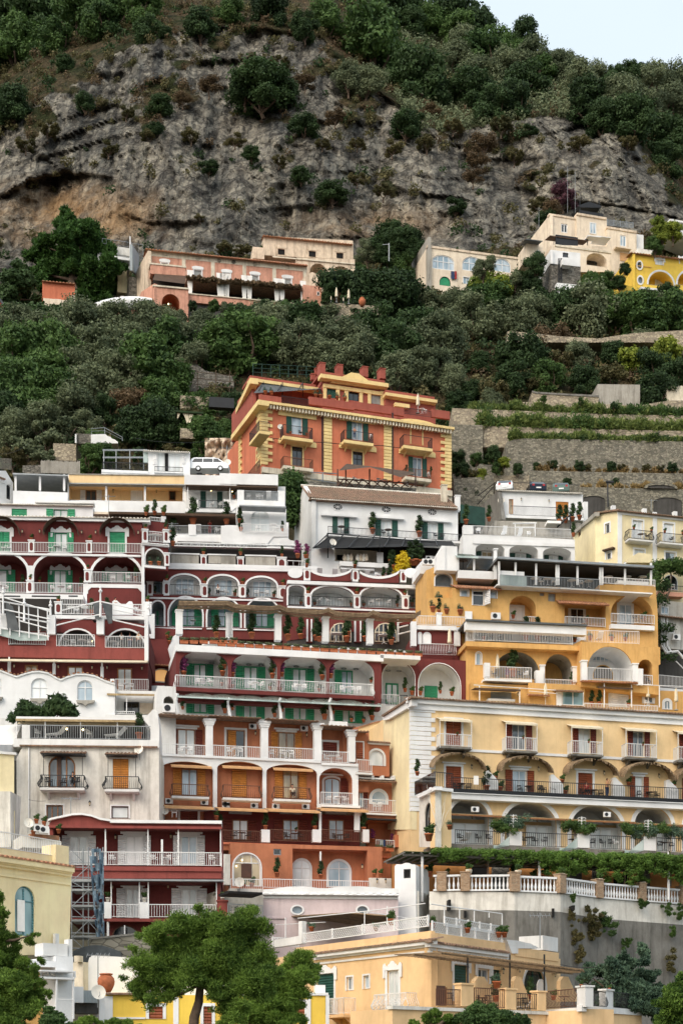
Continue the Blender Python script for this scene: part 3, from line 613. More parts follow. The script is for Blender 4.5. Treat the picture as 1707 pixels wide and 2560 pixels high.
shaped_tree('cedar_tree','blue green cedar between the grey wall and the apricot terrace','tree',89,[(1090,640,50),(1000,700,70),(930,740,50),(1120,730,90),(1230,640,60),(1320,580,45),(1300,640,60),(1260,740,90),(1350,730,60),(1180,830,110),(1330,830,90),(1380,900,70),(1340,960,90),(1200,930,90),(1400,1010,70),(1300,540,30),(1050,790,70),(1180,600,40),(1000,800,70),(1120,900,90),(1260,850,110),(1050,680,60),(1400,800,50),(1150,660,70),(1250,950,100),(1290,560,35),(900,760,40)],[(1200,1250),(1200,900),(1210,650)],'leaf_cedar',80000,.09,tr=.25,seed=14,spread=1.5)
T('U1')
shaped_tree('stone_pine','big dark pine standing left of the pink palazzo','tree',262,[(420,115,55),(390,170,55),(490,160,60),(580,170,55),(450,230,80),(560,250,90),(330,260,60),(270,290,60),(240,370,60),(330,370,90),(440,350,90),(560,350,90),(660,330,80),(720,350,60),(770,420,60),(700,430,80),(250,470,60),(340,480,80),(450,450,80),(600,470,100),(740,500,70),(700,560,90),(590,570,90),(640,640,80),(560,660,60),(710,660,50),(300,560,60),(250,540,40),(640,250,50),(540,680,45)],[(450,760),(452,640),(470,520),(480,380)],'leaf_stonepine',130000,.26,tr=.75,seed=15,spread=2.5)
shaped_tree('evergreen_tree','dark shrubby tree at the left edge beside the orange house','tree',258,[(100,470,60),(50,520,60),(140,540,70),(90,600,80),(150,650,60),(60,670,60),(260,650,45),(240,690,35),(20,590,50),(150,460,40),(200,720,40),(110,730,60),(30,740,40)],[(120,800),(120,650)],'leaf_dark',26000,.42,tr=.4,seed=16,spread=2,needle=False,asp=1.6)
PR={}
def proto(kind,fn):
 o=fn();PR[kind]=o;o['_used']=0;return o
def put(kind,loc,rot=0,label='',where='',scale=1.0,group=None,cat=None):
 p=PR[kind]
 if kind.startswith('pot')and not isinstance(scale,tuple):scale*=.8 if kind in('pot_tall','pot_purple')else.9
 if not p['_used']:
  p['_used']=1;c=p
 else:
  c=p.copy();COL.objects.link(c)
  for ch in p.children:
   k=ch.copy();COL.objects.link(k);k.parent=c
   for g in ch.children:q=g.copy();COL.objects.link(q);q.parent=k
 c.location=loc;c.rotation_euler=(0,0,rot);c.scale=tuple(.74*q for q in((scale,)*3 if not isinstance(scale,tuple)else scale))
 lab(c,label or p['base'],where);c['group']=group or p['grp'];return c
def T0(name,base,cat,grp):
 o=bpy.data.objects.new(name,None);COL.objects.link(o);o['base']=base;o['grp']=grp;o['category']=cat;o.empty_display_size=.2;return o
def mk_pot(name,base,plantmat,potmat='pot',kind='bush',grp='potted plants'):
 def f():
  o=T0(name,base,'potted plant',grp);m=MB()
  m.lathe((0,0,0),[(.001,0),(.14,0),(.2,.3),(.23,.3),(.23,.37),(.19,.37),(.17,.31),(.001,.31)],12);m.build('pot',potmat,o,True)
  if kind=='bush':bl=[(random.uniform(-.16,.16),random.uniform(-.16,.16),.5+random.uniform(0,.3),.17)for _ in range(7)];n_,s_=420,.07
  elif kind=='tall':bl=[(random.uniform(-.12,.12),random.uniform(-.12,.12),.5+k*.14,.2)for k in range(8)];n_,s_=620,.08
  else:bl=[(random.uniform(-.22,.22),random.uniform(-.22,.22),.42+random.uniform(-.05,.25),.13)for _ in range(9)];n_,s_=380,.06
  me=crown_mesh('foliage',plantmat,bl,n_,s_,3);c=bpy.data.objects.new('foliage',me);COL.objects.link(c);c.parent=o
  m=MB();m.tube([(0,0,.3),(0,0,.6)],.02,5);m.build('stem','bark',o)
  return o
 return f
proto('pot',mk_pot('potted_plant','terracotta pot with a green plant','leaf_green'))
proto('pot_tall',mk_pot('potted_shrub','tall dark shrub in a terracotta pot','leaf_dark',kind='tall'))
proto('pot_low',mk_pot('potted_succulent','terracotta pot with a spiky grey plant','leaf_cedar',kind='low'))
proto('pot_white',mk_pot('white_planter','white planter with a green bush','leaf_green','pot_white'))
proto('pot_purple',mk_pot('bougainvillea','purple bougainvillea growing up beside the pillar','flower_purple',kind='tall'))
def mk_chair(mat,name='cafe_chair',base='white plastic chair'):
 def f():
  o=T0(name,base,'chair','chairs on the balconies and terraces');m=MB();m.box(-.23,.23,.42,.46,-.22,.22);m.build('seat',mat,o)
  for a in(-.2,.2):
   for d in(-.19,.19):m=MB();m.tube([(a,d,0),(a*.95,d,.43)],.018,5);m.build('leg',mat,o)
  m=MB();m.box(-.23,.23,.78,.86,-.24,-.21)
  for k in range(5):m.box(-.2+k*.1-.02,-.2+k*.1+.02,.46,.8,-.235,-.215)
  m.build('backrest',mat,o);m=MB()
  for a in(-.24,.24):m.box(a-.02,a+.02,.62,.65,-.22,.18);m.box(a-.015,a+.015,.44,.62,.15,.18)
  m.build('armrest',mat,o);return o
 return f
proto('chair',mk_chair('plastic_white'));proto('chair_dark',mk_chair('iron','iron_chair','black iron chair'));proto('chair_wicker',mk_chair('wicker','wicker_chair','black wicker armchair'))
def mk_table(mat,top,name,base,r=.42):
 def f():
  o=T0(name,base,'table','tables on the balconies and terraces');m=MB();m.lathe((0,0,0),[(.001,.7),(r,.7),(r,.73),(.001,.73)],16);m.build('tabletop',top,o)
  m=MB();m.tube([(0,0,.05),(0,0,.7)],.03,6);m.build('stem',mat,o);m=MB()
  for k in range(3):a=k*2.1;m.tube([(0,0,.1),(.28*math.cos(a),.28*math.sin(a),.01)],.018,5)
  m.build('foot',mat,o);return o
 return f
proto('table',mk_table('plastic_white','plastic_white','round_table','small round white table'));proto('table_dark',mk_table('iron','wood_dark','bistro_table','small dark bistro table'))
proto('table_cloth',mk_table(Wmetal,'cloth_white','laid_table','round table laid with a white cloth',.5))
def mk_lantern():
 o=T0('wall_lantern','black wall lantern','lantern','wall lanterns on the facades');m=MB();m.lathe((0,-.25,0),[(.001,0),(.06,.02),(.09,.28),(.001,.3)],6);m.build('glass','glass_warm',o)
 m=MB();m.lathe((0,-.25,.26),[(.13,0),(.09,.08),(.02,.16),(.001,.2)],6);m.lathe((0,-.25,-.06),[(.001,0),(.05,.03),(.07,.07)],6);m.tube([(0,0,.1),(0,-.1,.5),(0,-.25,.44)],.018,5);m.build('frame','iron',o);return o
proto('lantern',mk_lantern)
def mk_ac():
 o=T0('air_conditioner','white air conditioning unit','air conditioner','air conditioning units');m=MB();m.box(-.4,.4,0,.55,0,.3);m.build('case',Wmetal,o)
 m=MB();c=[(math.cos(a*.524)*.2-.1,.27+math.sin(a*.524)*.2)for a in range(12)];m.plate(c,[],.3,.325);m.build('fan','iron',o);return o
proto('ac',mk_ac)
def mk_dish():
 o=T0('satellite_dish','pale round satellite dish','satellite dish','satellite dishes');m=MB();P=[]
 for q in range(5):
  r=.36*q/4;P.append([Vector((r*math.cos(a*.449),-.9*r*r-.1+.25*r*math.sin(a*.449),.75+r*math.sin(a*.449)))for a in range(14)])
 idx=[m.addv(p)for p in P]
 for a,b in zip(idx,idx[1:]):m.f+=[(a+k,a+(k+1)%14,b+(k+1)%14,b+k)for k in range(14)]
 m.build('reflector','pot_white',o,True);m=MB();m.tube([(0,0,0),(0,-.08,.75)],.025,6);m.tube([(0,-.1,.5),(0,-.55,.6),(0,-.5,.75)],.015,5);m.build('mount',GreyM,o);return o
proto('dish',mk_dish)
def mk_parasol():
 o=T0('closed_parasol','closed cream parasol','parasol','closed parasols');m=MB();m.tube([(0,0,0),(0,0,2.6)],.025,6);m.build('pole',Wmetal,o)
 m=MB();rs=random.Random(4);prof=[(.02,2.55),(.13,2.2),(.17,1.6),(.2,1.2),(.22,1.0),(.12,.98)];m.lathe((0,0,0),prof,16)
 m.v=[v+Vector((v.x,v.y,0))*(.25*math.sin(5*math.atan2(v.y,v.x)+v.z*2))for v in m.v];m.build('canopy','cloth_cream',o,True);m=MB();m.lathe((0,0,0),[(.001,.06),(.25,.06),(.28,0)],12);m.build('base',GreyM,o);return o
proto('parasol',mk_parasol)
def mk_open_parasol():
 o=T0('open_parasol','low open white parasol','parasol','open white parasols');m=MB();m.tube([(0,0,0),(0,0,2.2)],.03,6);m.build('pole',Wmetal,o)
 m=MB();m.lathe((0,0,0),[(.02,2.35),(.55,2.2),(1.05,1.95),(1.07,1.8)],8);m.build('canopy','cloth_white',o);m=MB();m.lathe((0,0,0),[(.001,.06),(.3,.06),(.32,0)],12);m.build('base',GreyM,o);return o
proto('open_parasol',mk_open_parasol)
def mk_box():
 o=T0('planter_box','long terracotta planter box of greenery','planter','terracotta planter boxes on the parapet');m=MB();m.plate([(-.38,0),(.38,0),(.42,.26),(-.42,.26)],[],-.2,.06,True);m.box(-.44,.44,.26,.31,-.24,.1);m.build('box','pot',o)
 me=crown_mesh('foliage','leaf_olive',[(random.uniform(-.36,.36),random.uniform(-.02,.15),.38+random.uniform(0,.18),.13)for _ in range(10)],420,.065,5);c=bpy.data.objects.new('foliage',me);COL.objects.link(c);c.parent=o;return o
proto('planter',mk_box)
def mk_urn():
 o=T0('stone_urn','stone urn planted with a bush','urn','urns on the balustrade pillars');m=MB();m.lathe((0,0,0),[(.001,0),(.16,0),(.16,.05),(.06,.1),(.08,.16),(.2,.26),(.24,.45),(.22,.48),(.001,.46)],14);m.build('vase',Traver,o,True)
 me=crown_mesh('foliage','leaf_green',[(random.uniform(-.15,.15),random.uniform(-.15,.15),.58+random.uniform(0,.2),.15)for _ in range(6)],300,.07,5);c=bpy.data.objects.new('foliage',me);COL.objects.link(c);c.parent=o;return o
proto('urn',mk_urn)
def mk_bulb():
 o=T0('lit_lamp','small lit lamp','lamp','small lit lamps');m=MB();m.lathe((0,0,0),[(.001,0),(.06,.03),(.08,.09),(.04,.15),(.001,.17)],8);m.build('bulb','bulb',o,True)
 m=MB();m.tube([(0,0,.15),(0,0,.35)],.012,5);m.build('cord','iron',o);return o
proto('bulb',mk_bulb)
def mk_lounger():
 o=T0('sun_lounger','white sun lounger','lounger','sun loungers');m=MB();m.box(-.3,.3,.3,.36,-1.1,.2)
 m.build('bed','plastic_white',o);m=MB();i=m.addv([Vector(p)for p in((-.3,-.2,.33),(.3,-.2,.33),(.3,-.75,.85),(-.3,-.75,.85),(-.3,-.2,.38),(.3,-.2,.38),(.3,-.75,.9),(-.3,-.75,.9))]);m.f+=[(i,i+1,i+2,i+3),(i+4,i+5,i+6,i+7),(i,i+1,i+5,i+4),(i+2,i+3,i+7,i+6),(i,i+3,i+7,i+4),(i+1,i+2,i+6,i+5)];m.build('backrest','plastic_white',o)
 for a in(-.26,.26):
  for d in(0,.95):m=MB();m.tube([(a,d,0),(a,d,.3)],.025,5);m.build('leg','plastic_white',o)
 return o
proto('lounger',mk_lounger)
def skinmesh(name,joints,edges,mat,parent,lvl=2):
 me=bpy.data.meshes.new(name);me.from_pydata([j[:3]for j in joints],edges,[]);o=bpy.data.objects.new(name,me);COL.objects.link(o)
 md=o.modifiers.new('Skin','SKIN');md.use_smooth_shade=True
 for i,j in enumerate(joints):sv_=me.skin_vertices[0].data[i];sv_.radius=(j[3],j[4]if len(j)>4 else j[3]);sv_.use_root=i==0
 s=o.modifiers.new('Sub','SUBSURF');s.levels=lvl;s.render_levels=lvl
 dg=bpy.context.evaluated_depsgraph_get();ev=o.evaluated_get(dg);m2=bpy.data.meshes.new_from_object(ev);m2.name=name;o.modifiers.clear();o.data=m2
 m2.materials.clear();m2.materials.append(MATS[mat]);m2.shade_smooth();o.parent=parent;return o
def person(loc,rot,label,pose='stand',shirt='cloth_white',legs='cloth_black',hair='hair',lean=0,armf=.15):
 o=thing('person',label,'person',loc,rot,None);o.scale=(.76,)*3
 sit=pose=='sit';hz=.5 if sit else.92
 def up(z):return lean*(z-hz)
 J=[(0,0,hz,.13,.1),(0,up(1.1)if not sit else 0,hz+.2,.12,.09),(0,up(1.35),hz+.42,.16,.1),(0,up(1.5),hz+.55,.05),(0,up(1.55),hz+.62,.05),(0,up(1.6)-.02,hz+.68,.075,.085),(0,up(1.7)-.01,hz+.76,.07,.085)]
 E=[(0,1),(1,2),(2,3),(3,4),(4,5),(5,6)]
 for sgn in(-1,1):
  b=len(J)
  if sit:J+=[(.09*sgn,0,hz-.02,.085),(.11*sgn,-.42,hz+.02,.065),(.11*sgn,-.44,.1,.045),(.11*sgn,-.56,.04,.04)]
  else:J+=[(.09*sgn,0,hz-.08,.085),(.1*sgn,-.03*sgn,.48,.06),(.1*sgn,.02,.1,.042),(.1*sgn,-.12,.04,.038)]
  E+=[(0,b),(b,b+1),(b+1,b+2),(b+2,b+3)]
  b=len(J);s0=hz+.48;f=armf if pose!='tray' or sgn>0 else.35
  if pose in('lean','sit','tray','reach'):
   J+=[(.17*sgn,up(1.45),s0,.05),(.23*sgn,up(1.3)-.1,s0-.26,.038),(.17*sgn,up(1.3)-.34,s0-.24+(.35 if pose=='reach' else 0),.028),(.155*sgn,up(1.3)-.42,s0-.22+(.42 if pose=='reach' else 0),.03,.018)]
  else:J+=[(.17*sgn,up(1.45),s0,.05),(.23*sgn,up(1.3),s0-.28,.038),(.24*sgn,up(1.1)-.1,s0-.53,.028),(.24*sgn,up(1.1)-.14,s0-.62,.03,.018)]
  E+=[(2,b),(b,b+1),(b+1,b+2),(b+2,b+3)]
 body=skinmesh('body',J,E,'skin',o)
 big=lambda j,k:(j[0],j[1],j[2],j[3]+k,(j[4]if len(j)>4 else j[3])+k)
 tor=[0,1,2,3];ar=[11,12,13,19,20,21]
 sj=[big(J[0],.015),big(J[1],.018),big(J[2],.018),(J[3][0],J[3][1],J[3][2]-.02,.07)]
 se=[(0,1),(1,2),(2,3)]
 for k in(11,19):q=len(sj);sj+=[big(J[k],.015),big(J[k+1],.014)];se+=[(2,q),(q,q+1)]
 skinmesh('shirt',sj,se,shirt,o)
 lj=[big(J[0],.02)];le=[]
 for k in(7,15):q=len(lj);lj+=[big(J[k],.015),big(J[k+1],.014),big(J[k+2],.014)];le+=[(0,q),(q,q+1),(q+1,q+2)]
 skinmesh('trousers',lj,le,legs,o)
 h=J[6];m=MB();m.lathe((h[0],h[1]+.015,h[2]-.05),[(.088,-.02),(.098,.05),(.085,.12),(.05,.15),(.001,.16)],12);m.v=[v if v.y>h[1]-.06 or v.z>h[2]+.03 else Vector((v.x*.7,h[1]-.02,v.z))for v in m.v]
 me=bpy.data.meshes.new('hair');me.from_pydata([tuple(v)for v in m.v],[],m.f);me.materials.append(MATS[hair]);me.update();me.shade_smooth();ho=bpy.data.objects.new('hair',me);COL.objects.link(ho);ho.parent=o
 m=MB();hy=h[1];m.tube([(0,hy-.085,h[2]-.03),(0,hy-.108,h[2]-.055)],.012,5)
 me=bpy.data.meshes.new('nose');me.from_pydata([tuple(v)for v in m.v],[],m.f);me.materials.append(MATS['skin']);me.update();q=bpy.data.objects.new('nose',me);COL.objects.link(q);q.parent=o
 for sgn in(-1,1):
  m=MB();m.lathe((.03*sgn,hy-.083,h[2]-.015),[(.001,-.008),(.01,0),(.001,.008)],6);me=bpy.data.meshes.new('eye');me.from_pydata([tuple(v)for v in m.v],[],m.f);me.materials.append(MATS['dark']);me.update();q=bpy.data.objects.new('eye',me);COL.objects.link(q);q.parent=o
 return o
def car(loc,rot,label,mat,van=False,scale=1.0):
 o=thing('parked_car',label,'car',loc,rot,'cars parked above the rooftops');o.scale=(scale,)*3
 if van:prof=[(-2.35,.35),(-2.4,.85),(-1.9,1.05),(-1.15,1.62),(-.6,1.78),(1.9,1.78),(2.25,1.55),(2.38,1.0),(2.38,.35)];gl=[[(-1.55,1.1),(-1.0,1.58),(-.5,1.6),(-.5,1.1)],[(-.4,1.1),(-.4,1.6),(.75,1.6),(.75,1.1)],[(.85,1.1),(.85,1.6),(1.85,1.6),(2.1,1.1)]]
 else:prof=[(-2.05,.35),(-2.1,.75),(-1.9,.9),(-1.0,.98),(-.35,1.42),(.7,1.5),(1.45,1.42),(1.95,1.0),(2.05,.8),(2.0,.35)];gl=[[(-.8,1.0),(-.25,1.36),(.3,1.4),(.3,1.0)],[(.38,1.0),(.38,1.4),(1.3,1.34),(1.6,1.0)]]
 H=.92 if van else.86
 def add(nm,m,mt,par=o):
  me=bpy.data.meshes.new(nm);me.from_pydata([tuple(v)for v in m.v],[],m.f);me.materials.append(MATS[mt]);me.update();q=bpy.data.objects.new(nm,me);COL.objects.link(q);q.parent=par
  return q
 m=MB();lo=[p for p in prof];n_=len(lo)
 def yy(z):return H if z<1.0 else H-(z-1.0)*.35
 a=m.addv([Vector((x,-yy(z),z))for x,z in lo]);b=m.addv([Vector((x,yy(z),z))for x,z in lo]);m.f+=[(a+k,a+(k+1)%n_,b+(k+1)%n_,b+k)for k in range(n_)]
 tri=tessellate_polygon([[Vector((x,z,0))for x,z in lo]]);m.f+=[(a+i,a+j,a+k)for i,j,k in tri]+[(b+i,b+j,b+k)for i,j,k in tri]
 bo=add('body',m,mat);bv=bo.modifiers.new('b','BEVEL');bv.width=.06;bv.segments=2
 for s in(-1,1):
  for g in gl:
   m=MB();i=m.addv([Vector((x,s*(yy(z)+.012),z))for x,z in g]);m.f.append((i,i+1,i+2,i+3));add('side_window',m,GlassD)
  for x in(-1.35,1.35):
   m=MB();m.tube([(x,s*(H-.18),.33),(x,s*(H+.02),.33)],.33,18);w=add('wheel',m,'tyre');m=MB();m.tube([(x,s*(H+.01),.33),(x,s*(H+.03),.33)],.2,14);add('rim',m,'chrome',w)
 m=MB();x0,z0,x1,z1=((1.93,1.7,2.27,1.15)if van else(1.5,1.38,1.9,1.05));q=.03;i=m.addv([Vector((x0+q,-.62,z0)),Vector((x0+q,.62,z0)),Vector((x1+q,.72,z1)),Vector((x1+q,-.72,z1))]);m.f.append((i,i+1,i+2,i+3));add('rear_window',m,GlassD)
 for s in(-1,1):m=MB();m.box(1.98+(.35 if van else 0),2.06+(.35 if van else 0),.8,1.0,s*.55-.12,s*.55+.12);m.v=[Vector((v.x,v.y,v.z))for v in m.v];add('tail_light',m,'lamp_red')
 m=MB();m.box(2.02+(.34 if van else 0),2.07+(.34 if van else 0),.55,.68,-.26,.26);add('licence_plate',m,'plastic_white')
 return o
def furn(b,kinds,where,d=0,rot=None):
 for w in kinds.split(';'):
  w=w.split()
  if not w:continue
  sc=float(w[3])if len(w)>3 else 1.0
  p=b.pt(float(w[1]),float(w[2]),d)
  rt=(b.F.rot()+(random.uniform(-.9,.9)if w[0]in('chair','chair_dark','chair_wicker')else 0))if rot is None else rot
  put(w[0],p,rt,where=where,scale=sc)
def lant(b,pts,where,d=0):
 for x,y in pts:put('lantern',b.pt(x,y,d),b.F.rot(),where=where)
def ppl(b,x,y,d,label,rot=0,**k):return person(b.pt(x,y,d),b.F.rot()+rot,label,**k)
# ================= apricot house, lower right =================
T('D2')
fa=F(783,93.4,1077,84.0);fb=F(1077,84.0,1275,91.1)
b=Bld('apartment_house','apricot house with white baroque window hoods and lattice roof terrace, lower right','house',fa,600,1045)
b.win(625,718,738,985,pn=GlassD,shm='sh_dark',sh='c',sur='w');b.bal(690,875,800,985,.8,Wmetal,'apricot')
b.win(820,738,860,826,nm=2,sur='thin',name='window');b.win(930,728,968,815,nm=1,sur='thin',pn=GlassS)
b.win(1085,695,1160,955,pn='curtain',sur='w',fr=Wmetal);b.bal(1000,845,1205,958,.7,Wmetal,'white',bulge=.22)
b.wall('apricot',300,640,1370,1500,.4,r=1,pts=[(490,590),(600,590),(1370,455),(1372,1500),(300,1500),(330,620)])
b.box('cornice','white',600,590,1376,612,0,.35,0);b.box('cornice','white',600,614,1374,628,0,.15,0);b.box('moulding','white',600,648,1372,660,0,.08,0)
b.tiles(600,588,1378,.42,.09,'tiles',0,.8,pitch=.3)
b.box('parapet','apricot',490,548,1370,600,-.35,-.1,0)
b.face(fb);T('D3')
b.win(70,660,155,900,pn=GlassD,shm='sh_dark',sh='c',sur='w',r=.5);b.win(225,685,300,780,nm=2,sur='w');b.win(310,690,375,780,fr='sh_dark',pn=GlassD)
b.win(522,665,668,830,rise=.5,nm=2,pn=GlassD,fr='sh_dark',sur='p')
b.wall('apricot',-78,505,765,1300,.4,r=0);b.box('parapet','apricot',-78,445,405,520,-.3,-.02,0)
b.box('cornice','white',-84,515,440,540,0,.32,0);b.box('cornice','white',-80,545,440,562,0,.14,0);b.tiles(-86,510,440,.42,.09,'tiles',0,.7,pitch=.3)
b.box('parapet','apricot',470,540,755,600,-.2,.05,0);b.box('chimney_block','white',650,466,750,560,-2.2,-.6,0)
m=MB(fb);pts=[fb.uz(x,y)for x,y in((405,495),(470,500),(560,520),(620,552),(480,552),(480,585),(440,585))];m.plate(pts,[],-1.5,.1);m.build('parapet','white',b.o)
u0,u1,z0,z1=b.rect(-10,575,1010,600,2.6,0)
m=MB(fb)
for k in range(56):u=u0+(u1-u0)*k/56;m.box(u,u+.11,z1-.03+.35*0,z1+.01,-.2,2.9)
m.box(u0,u1,z1-.1,z1-.03,2.5,2.6);m.box(u0,u1,z1-.1,z1-.03,.9,1.0);m.build('reed_pergola','reed',b.o)
for x in(163,438,663):b.post(x-3,590,x+3,900,2.5,'iron','pergola_post',th=.05)
lant(b,[(375,715),(482,705),(714,735),(140,700)],'beside the apricot house doors')
for x,w in((240,95),(480,70),(790,80)):
 m=MB(fb);pts=[fb.uz(x+q*w,y,.2)for q,y in((-.6,830),(-.55,760),(-.3,732),(.1,735),(.35,780),(.5,830),(1.1,845),(1.1,900),(-.6,900))];m.plate(pts,[],.2,1.9)if 0 else None
 m.plate([fb.uz(x+q*w,y,1.9)for q,y in((-.6,870),(-.55,765),(-.3,735),(.1,738),(.35,785),(.6,830),(.8,850),(.8,900),(-.6,900))],[],1.85,2.1);m.build('terrace_divider','apricot',b.o)
ft=F(1107,79.6,1352,84.0)
b.face(ft);b.wall('apricot',-330,948,670,1400,3.2,r=0,name='terrace_wall')
b.box('terrace_coping','white_old',-340,925,680,948,-.3,.12,0,at=0)
for x0,x1,y0,y1 in((120,200,790,930),(412,478,822,950),(620,672,838,958)):b.post(x0,y0,x1,y1,0,'apricot',cap=True,th=.5)
for x0,x1,y0,y1,mt in((-45,120,812,926,'rust_metal'),(203,410,806,940,'rust_metal'),(480,618,842,952,'iron')):b.railp(x0,y0,x1,y1,-.1,mt,r=0)
ftl=F(1363,86.0,1453,83.0);ftr=F(1453,83.0,1602,88.5)
b.face(ftl);b.wall('apricot',668,975,905,1400,2,r=0,name='terrace_wall',pts=[(668,975),(905,945),(905,1400),(668,1400)]);b.box('terrace_coping','white',668,952,905,978,-.2,.1,0)
b.railp(672,830,876,950,.02,'rust_metal',bulge=.22);b.post(872,805,928,935,.05,'white',cap=True,th=.5)
b.face(ftr);b.wall('apricot',905,955,1296,1400,5,r=0,name='terrace_wall');b.box('terrace_coping','white',905,922,1300,962,-.2,.1,0)
b.post(1062,828,1110,945,.05,'white',cap=True,th=.4);b.post(1242,848,1292,955,.05,'white',cap=True,th=.4)
b.railp(932,822,1062,930,.02,'iron',bulge=.12);b.railp(1112,835,1242,945,.02,'iron',bulge=.12)
W_='on the apricot house terrace'
furn(b,'pot 900 805 .6; pot 1086 828 .6; pot 1266 848 .6','on the apricot terrace corner pillars',.0)
b.face(ft);furn(b,'pot_low 350 815 1.6; chair_dark 40 920; chair_dark 250 935; table_dark 255 940; table_dark 505 945; chair_dark 540 950; chair_dark 300 935; pot 720 890; lounger 555 960',W_,-1.2)
furn(b,'pot_tall 345 900 1.5; pot_tall 570 880 1.2; pot 100 925 .9; table_dark 790 930',W_,-1.6)
m=MB(ft);t=T0('folding_chair','wooden folding chair','chair','chairs on the balconies and terraces')
c=thing('room_divider','brown folded wooden screen on the apricot terrace beside the dark green shutters','screen',ft.at(-30,925,-.6));bpy.data.objects.remove(t)
m.box(*b.rect(-40,795,15,925,-.6),-.66,-.6);m.build('panel','wood_dark',c);m=MB(ft);m.box(*b.rect(15,805,28,925,-.6),-.9,-.62);m.build('panel','wood',c)
c=thing('garden_screen','white arched lattice screen below the arched green fanlight','screen',fb.at(640,830,1.2));m=MB(fb);o_=arch(*b.face(fb).rect(618,752,668,838,1.2),.5);m.plate(o_,[inner(*b.rect(618,752,668,838,1.2),.07,.5)],1.15,1.2);m.build('frame',Wmetal,c);m=MB(fb);m.plate(o_,[],1.12,1.16);m.build('panel','cloth_white',c)
def lattice(f,segs,label,name='lattice_fence',mat=Wmetal,posts=5):
 c=thing(name,label,'fence',f.at(segs[0][0],segs[0][3],-.1),f.rot())
 for x0,y0,x1,y1 in segs:
  ua,za1=f.uz(x0,y0,-.1);za0=f.uz(x0,y1,-.1)[1];ub=f.uz(x1,y0,-.1)[0];H=za1-za0;m=MB(f);L=ub-ua;p=.2
  m.box(ua,ub,za1-.05,za1,-.13,-.08);m.box(ua,ub,za0,za0+.05,-.13,-.08)
  for k in range(int((L+H)/p)+1):
   for sg in(1,-1):
    s0=-H+k*p;a,b_=max(0,s0),min(L,s0+H)
    if b_<=a:continue
    h0,h1=a-s0,b_-s0;zz=(za0+h0,za0+h1)if sg>0 else(za1-h0,za1-h1)
    m.quad((ua+a,zz[0]-.025,-.1-.01*sg),(ua+b_,zz[1]-.025,-.1-.01*sg),(ua+b_,zz[1]+.025,-.1-.01*sg),(ua+a,zz[0]+.025,-.1-.01*sg))
  m.build('lattice',mat,c);m=MB(f)
  for k in range(posts):u=ua+L*k/(posts-1);m.box(u-.04,u+.04,za0,za1+.05,-.15,-.06)
  m.build('post',mat,c)
 return c
T('D2');lattice(fa,[(540,452,1350,515)],'long white lattice fence along the apricot house roof terrace')
c=thing('terrace_wall','low white roof terrace wall behind the tall pine, ending at the lattice','wall',fa.at(330,540));m=MB(fa);pts=[fa.uz(x,y,-.5)for x,y in((330,500),(505,470),(505,375),(528,372),(528,520),(330,548))];m.plate(pts,[],-.8,-.5);m.build('wall','white',c)
T('D3');lattice(fb,[(-70,375,385,452),(10,345,383,405)],'white lattice fence on the apricot roof terrace running towards the grey wall',posts=6)
c=thing('pergola','thin white pole frame over the apricot roof terrace','pergola',fa.at(1000,450,-2));T('D2');m=MB()
for x,y0,y1 in((420,350,490),(936,310,450),(1083,275,400),(1205,350,400)):m.tube([fa.at(x,y1,-1),fa.at(x,y0,-1)],.035,6)
m.tube([fa.at(500,355,-1),fa.at(936,310,-1),fa.at(1330,258,-1)],.03,6);m.tube([fa.at(936,310,-1),fa.at(1240,358,-4),fa.at(1350,362,-4)],.025,6);m.tube([fa.at(310,400,-1),fa.at(680,380,-1)],.02,5)
T('D3')
for x,y0,y1 in((8,270,380),(108,280,390),(203,302,385),(300,315,350),(385,325,470)):m.tube([fb.at(x,y1,-.3),fb.at(x,y0,-.3)],.035,6)
m.tube([fb.at(-80,262,-.3),fb.at(385,325,-.3)],.03,6);m.build('pole',Wmetal,c)
T('D2');c=thing('reed_awning','brown reed shade stretched in front of the lilac house','awning',fa.at(800,380,-3));m=MB()
P4=[fa.at(365,350,-3.5),fa.at(840,322,-1.5),fa.at(1130,345,-2.5),fa.at(1080,400,-6),fa.at(700,400,-7)];i=m.addv(P4+[p+Vector((0,0,.06))for p in P4]);m.f+=[(i,i+1,i+2,i+3,i+4),(i+5,i+6,i+7,i+8,i+9)]+[(i+k,i+(k+1)%5,i+5+(k+1)%5,i+5+k)for k in range(5)];m.build('reed_mat','reed',c)
b.face(fa);furn(b,'pot 1110 400 1.4; pot 1380 420 1.1; pot_low 590 440 1.1; pot_low 1010 440 1','on the lattice roof terrace',-.6)
T('D3');b.face(fb);furn(b,'pot 160 450 1.1; pot 365 480 1.2; pot 400 480 1.2','on the right of the lattice roof terrace',.1)
# ================= pale yellow house, far lower left =================
T('C1')
fl=F(-40,82.8,191,88.2)
b=Bld('church_house','pale yellow house with tall teal arched window and moulded cornice, left edge','house',fl,0,1045)
T('D1');b.win(100,145,230,470,rise=.5,nm=2,tr=.70,fr='sh_teal',pn='glass_teal',sur=None)
T('C1');b.wall('lemon',-120,726,455,1500,9,r=0,pts=[(-120,740),(470,830),(455,1390),(-120,1420)])
for x0,x1,dy,th,d in((-120,490,0,20,.45),(-120,480,22,14,.32),(-120,474,38,16,.2),(-120,468,110,10,.08)):
 m=MB(fl);ua,z=fl.uz(0,760+dy,d);ub=fl.uz(x1,820+dy,d)[0];ul=fl.uz(x0,760,d)[0];m.box(ul,ub,z-th*.013,z,0,d);m.build('cornice','lemon',b.o)
b.tiles(-120,738,500,.5,.1,'tiles_red',0,.9,pitch=.32);b.box('parapet','lemon',-120,680,370,745,-.9,-.6,0)
b.box('parapet','lemon',366,682,452,800,-1.4,-.3,0,at=-.3);b.railp(-60,585,400,700,-.6,Wmetal,r=0)
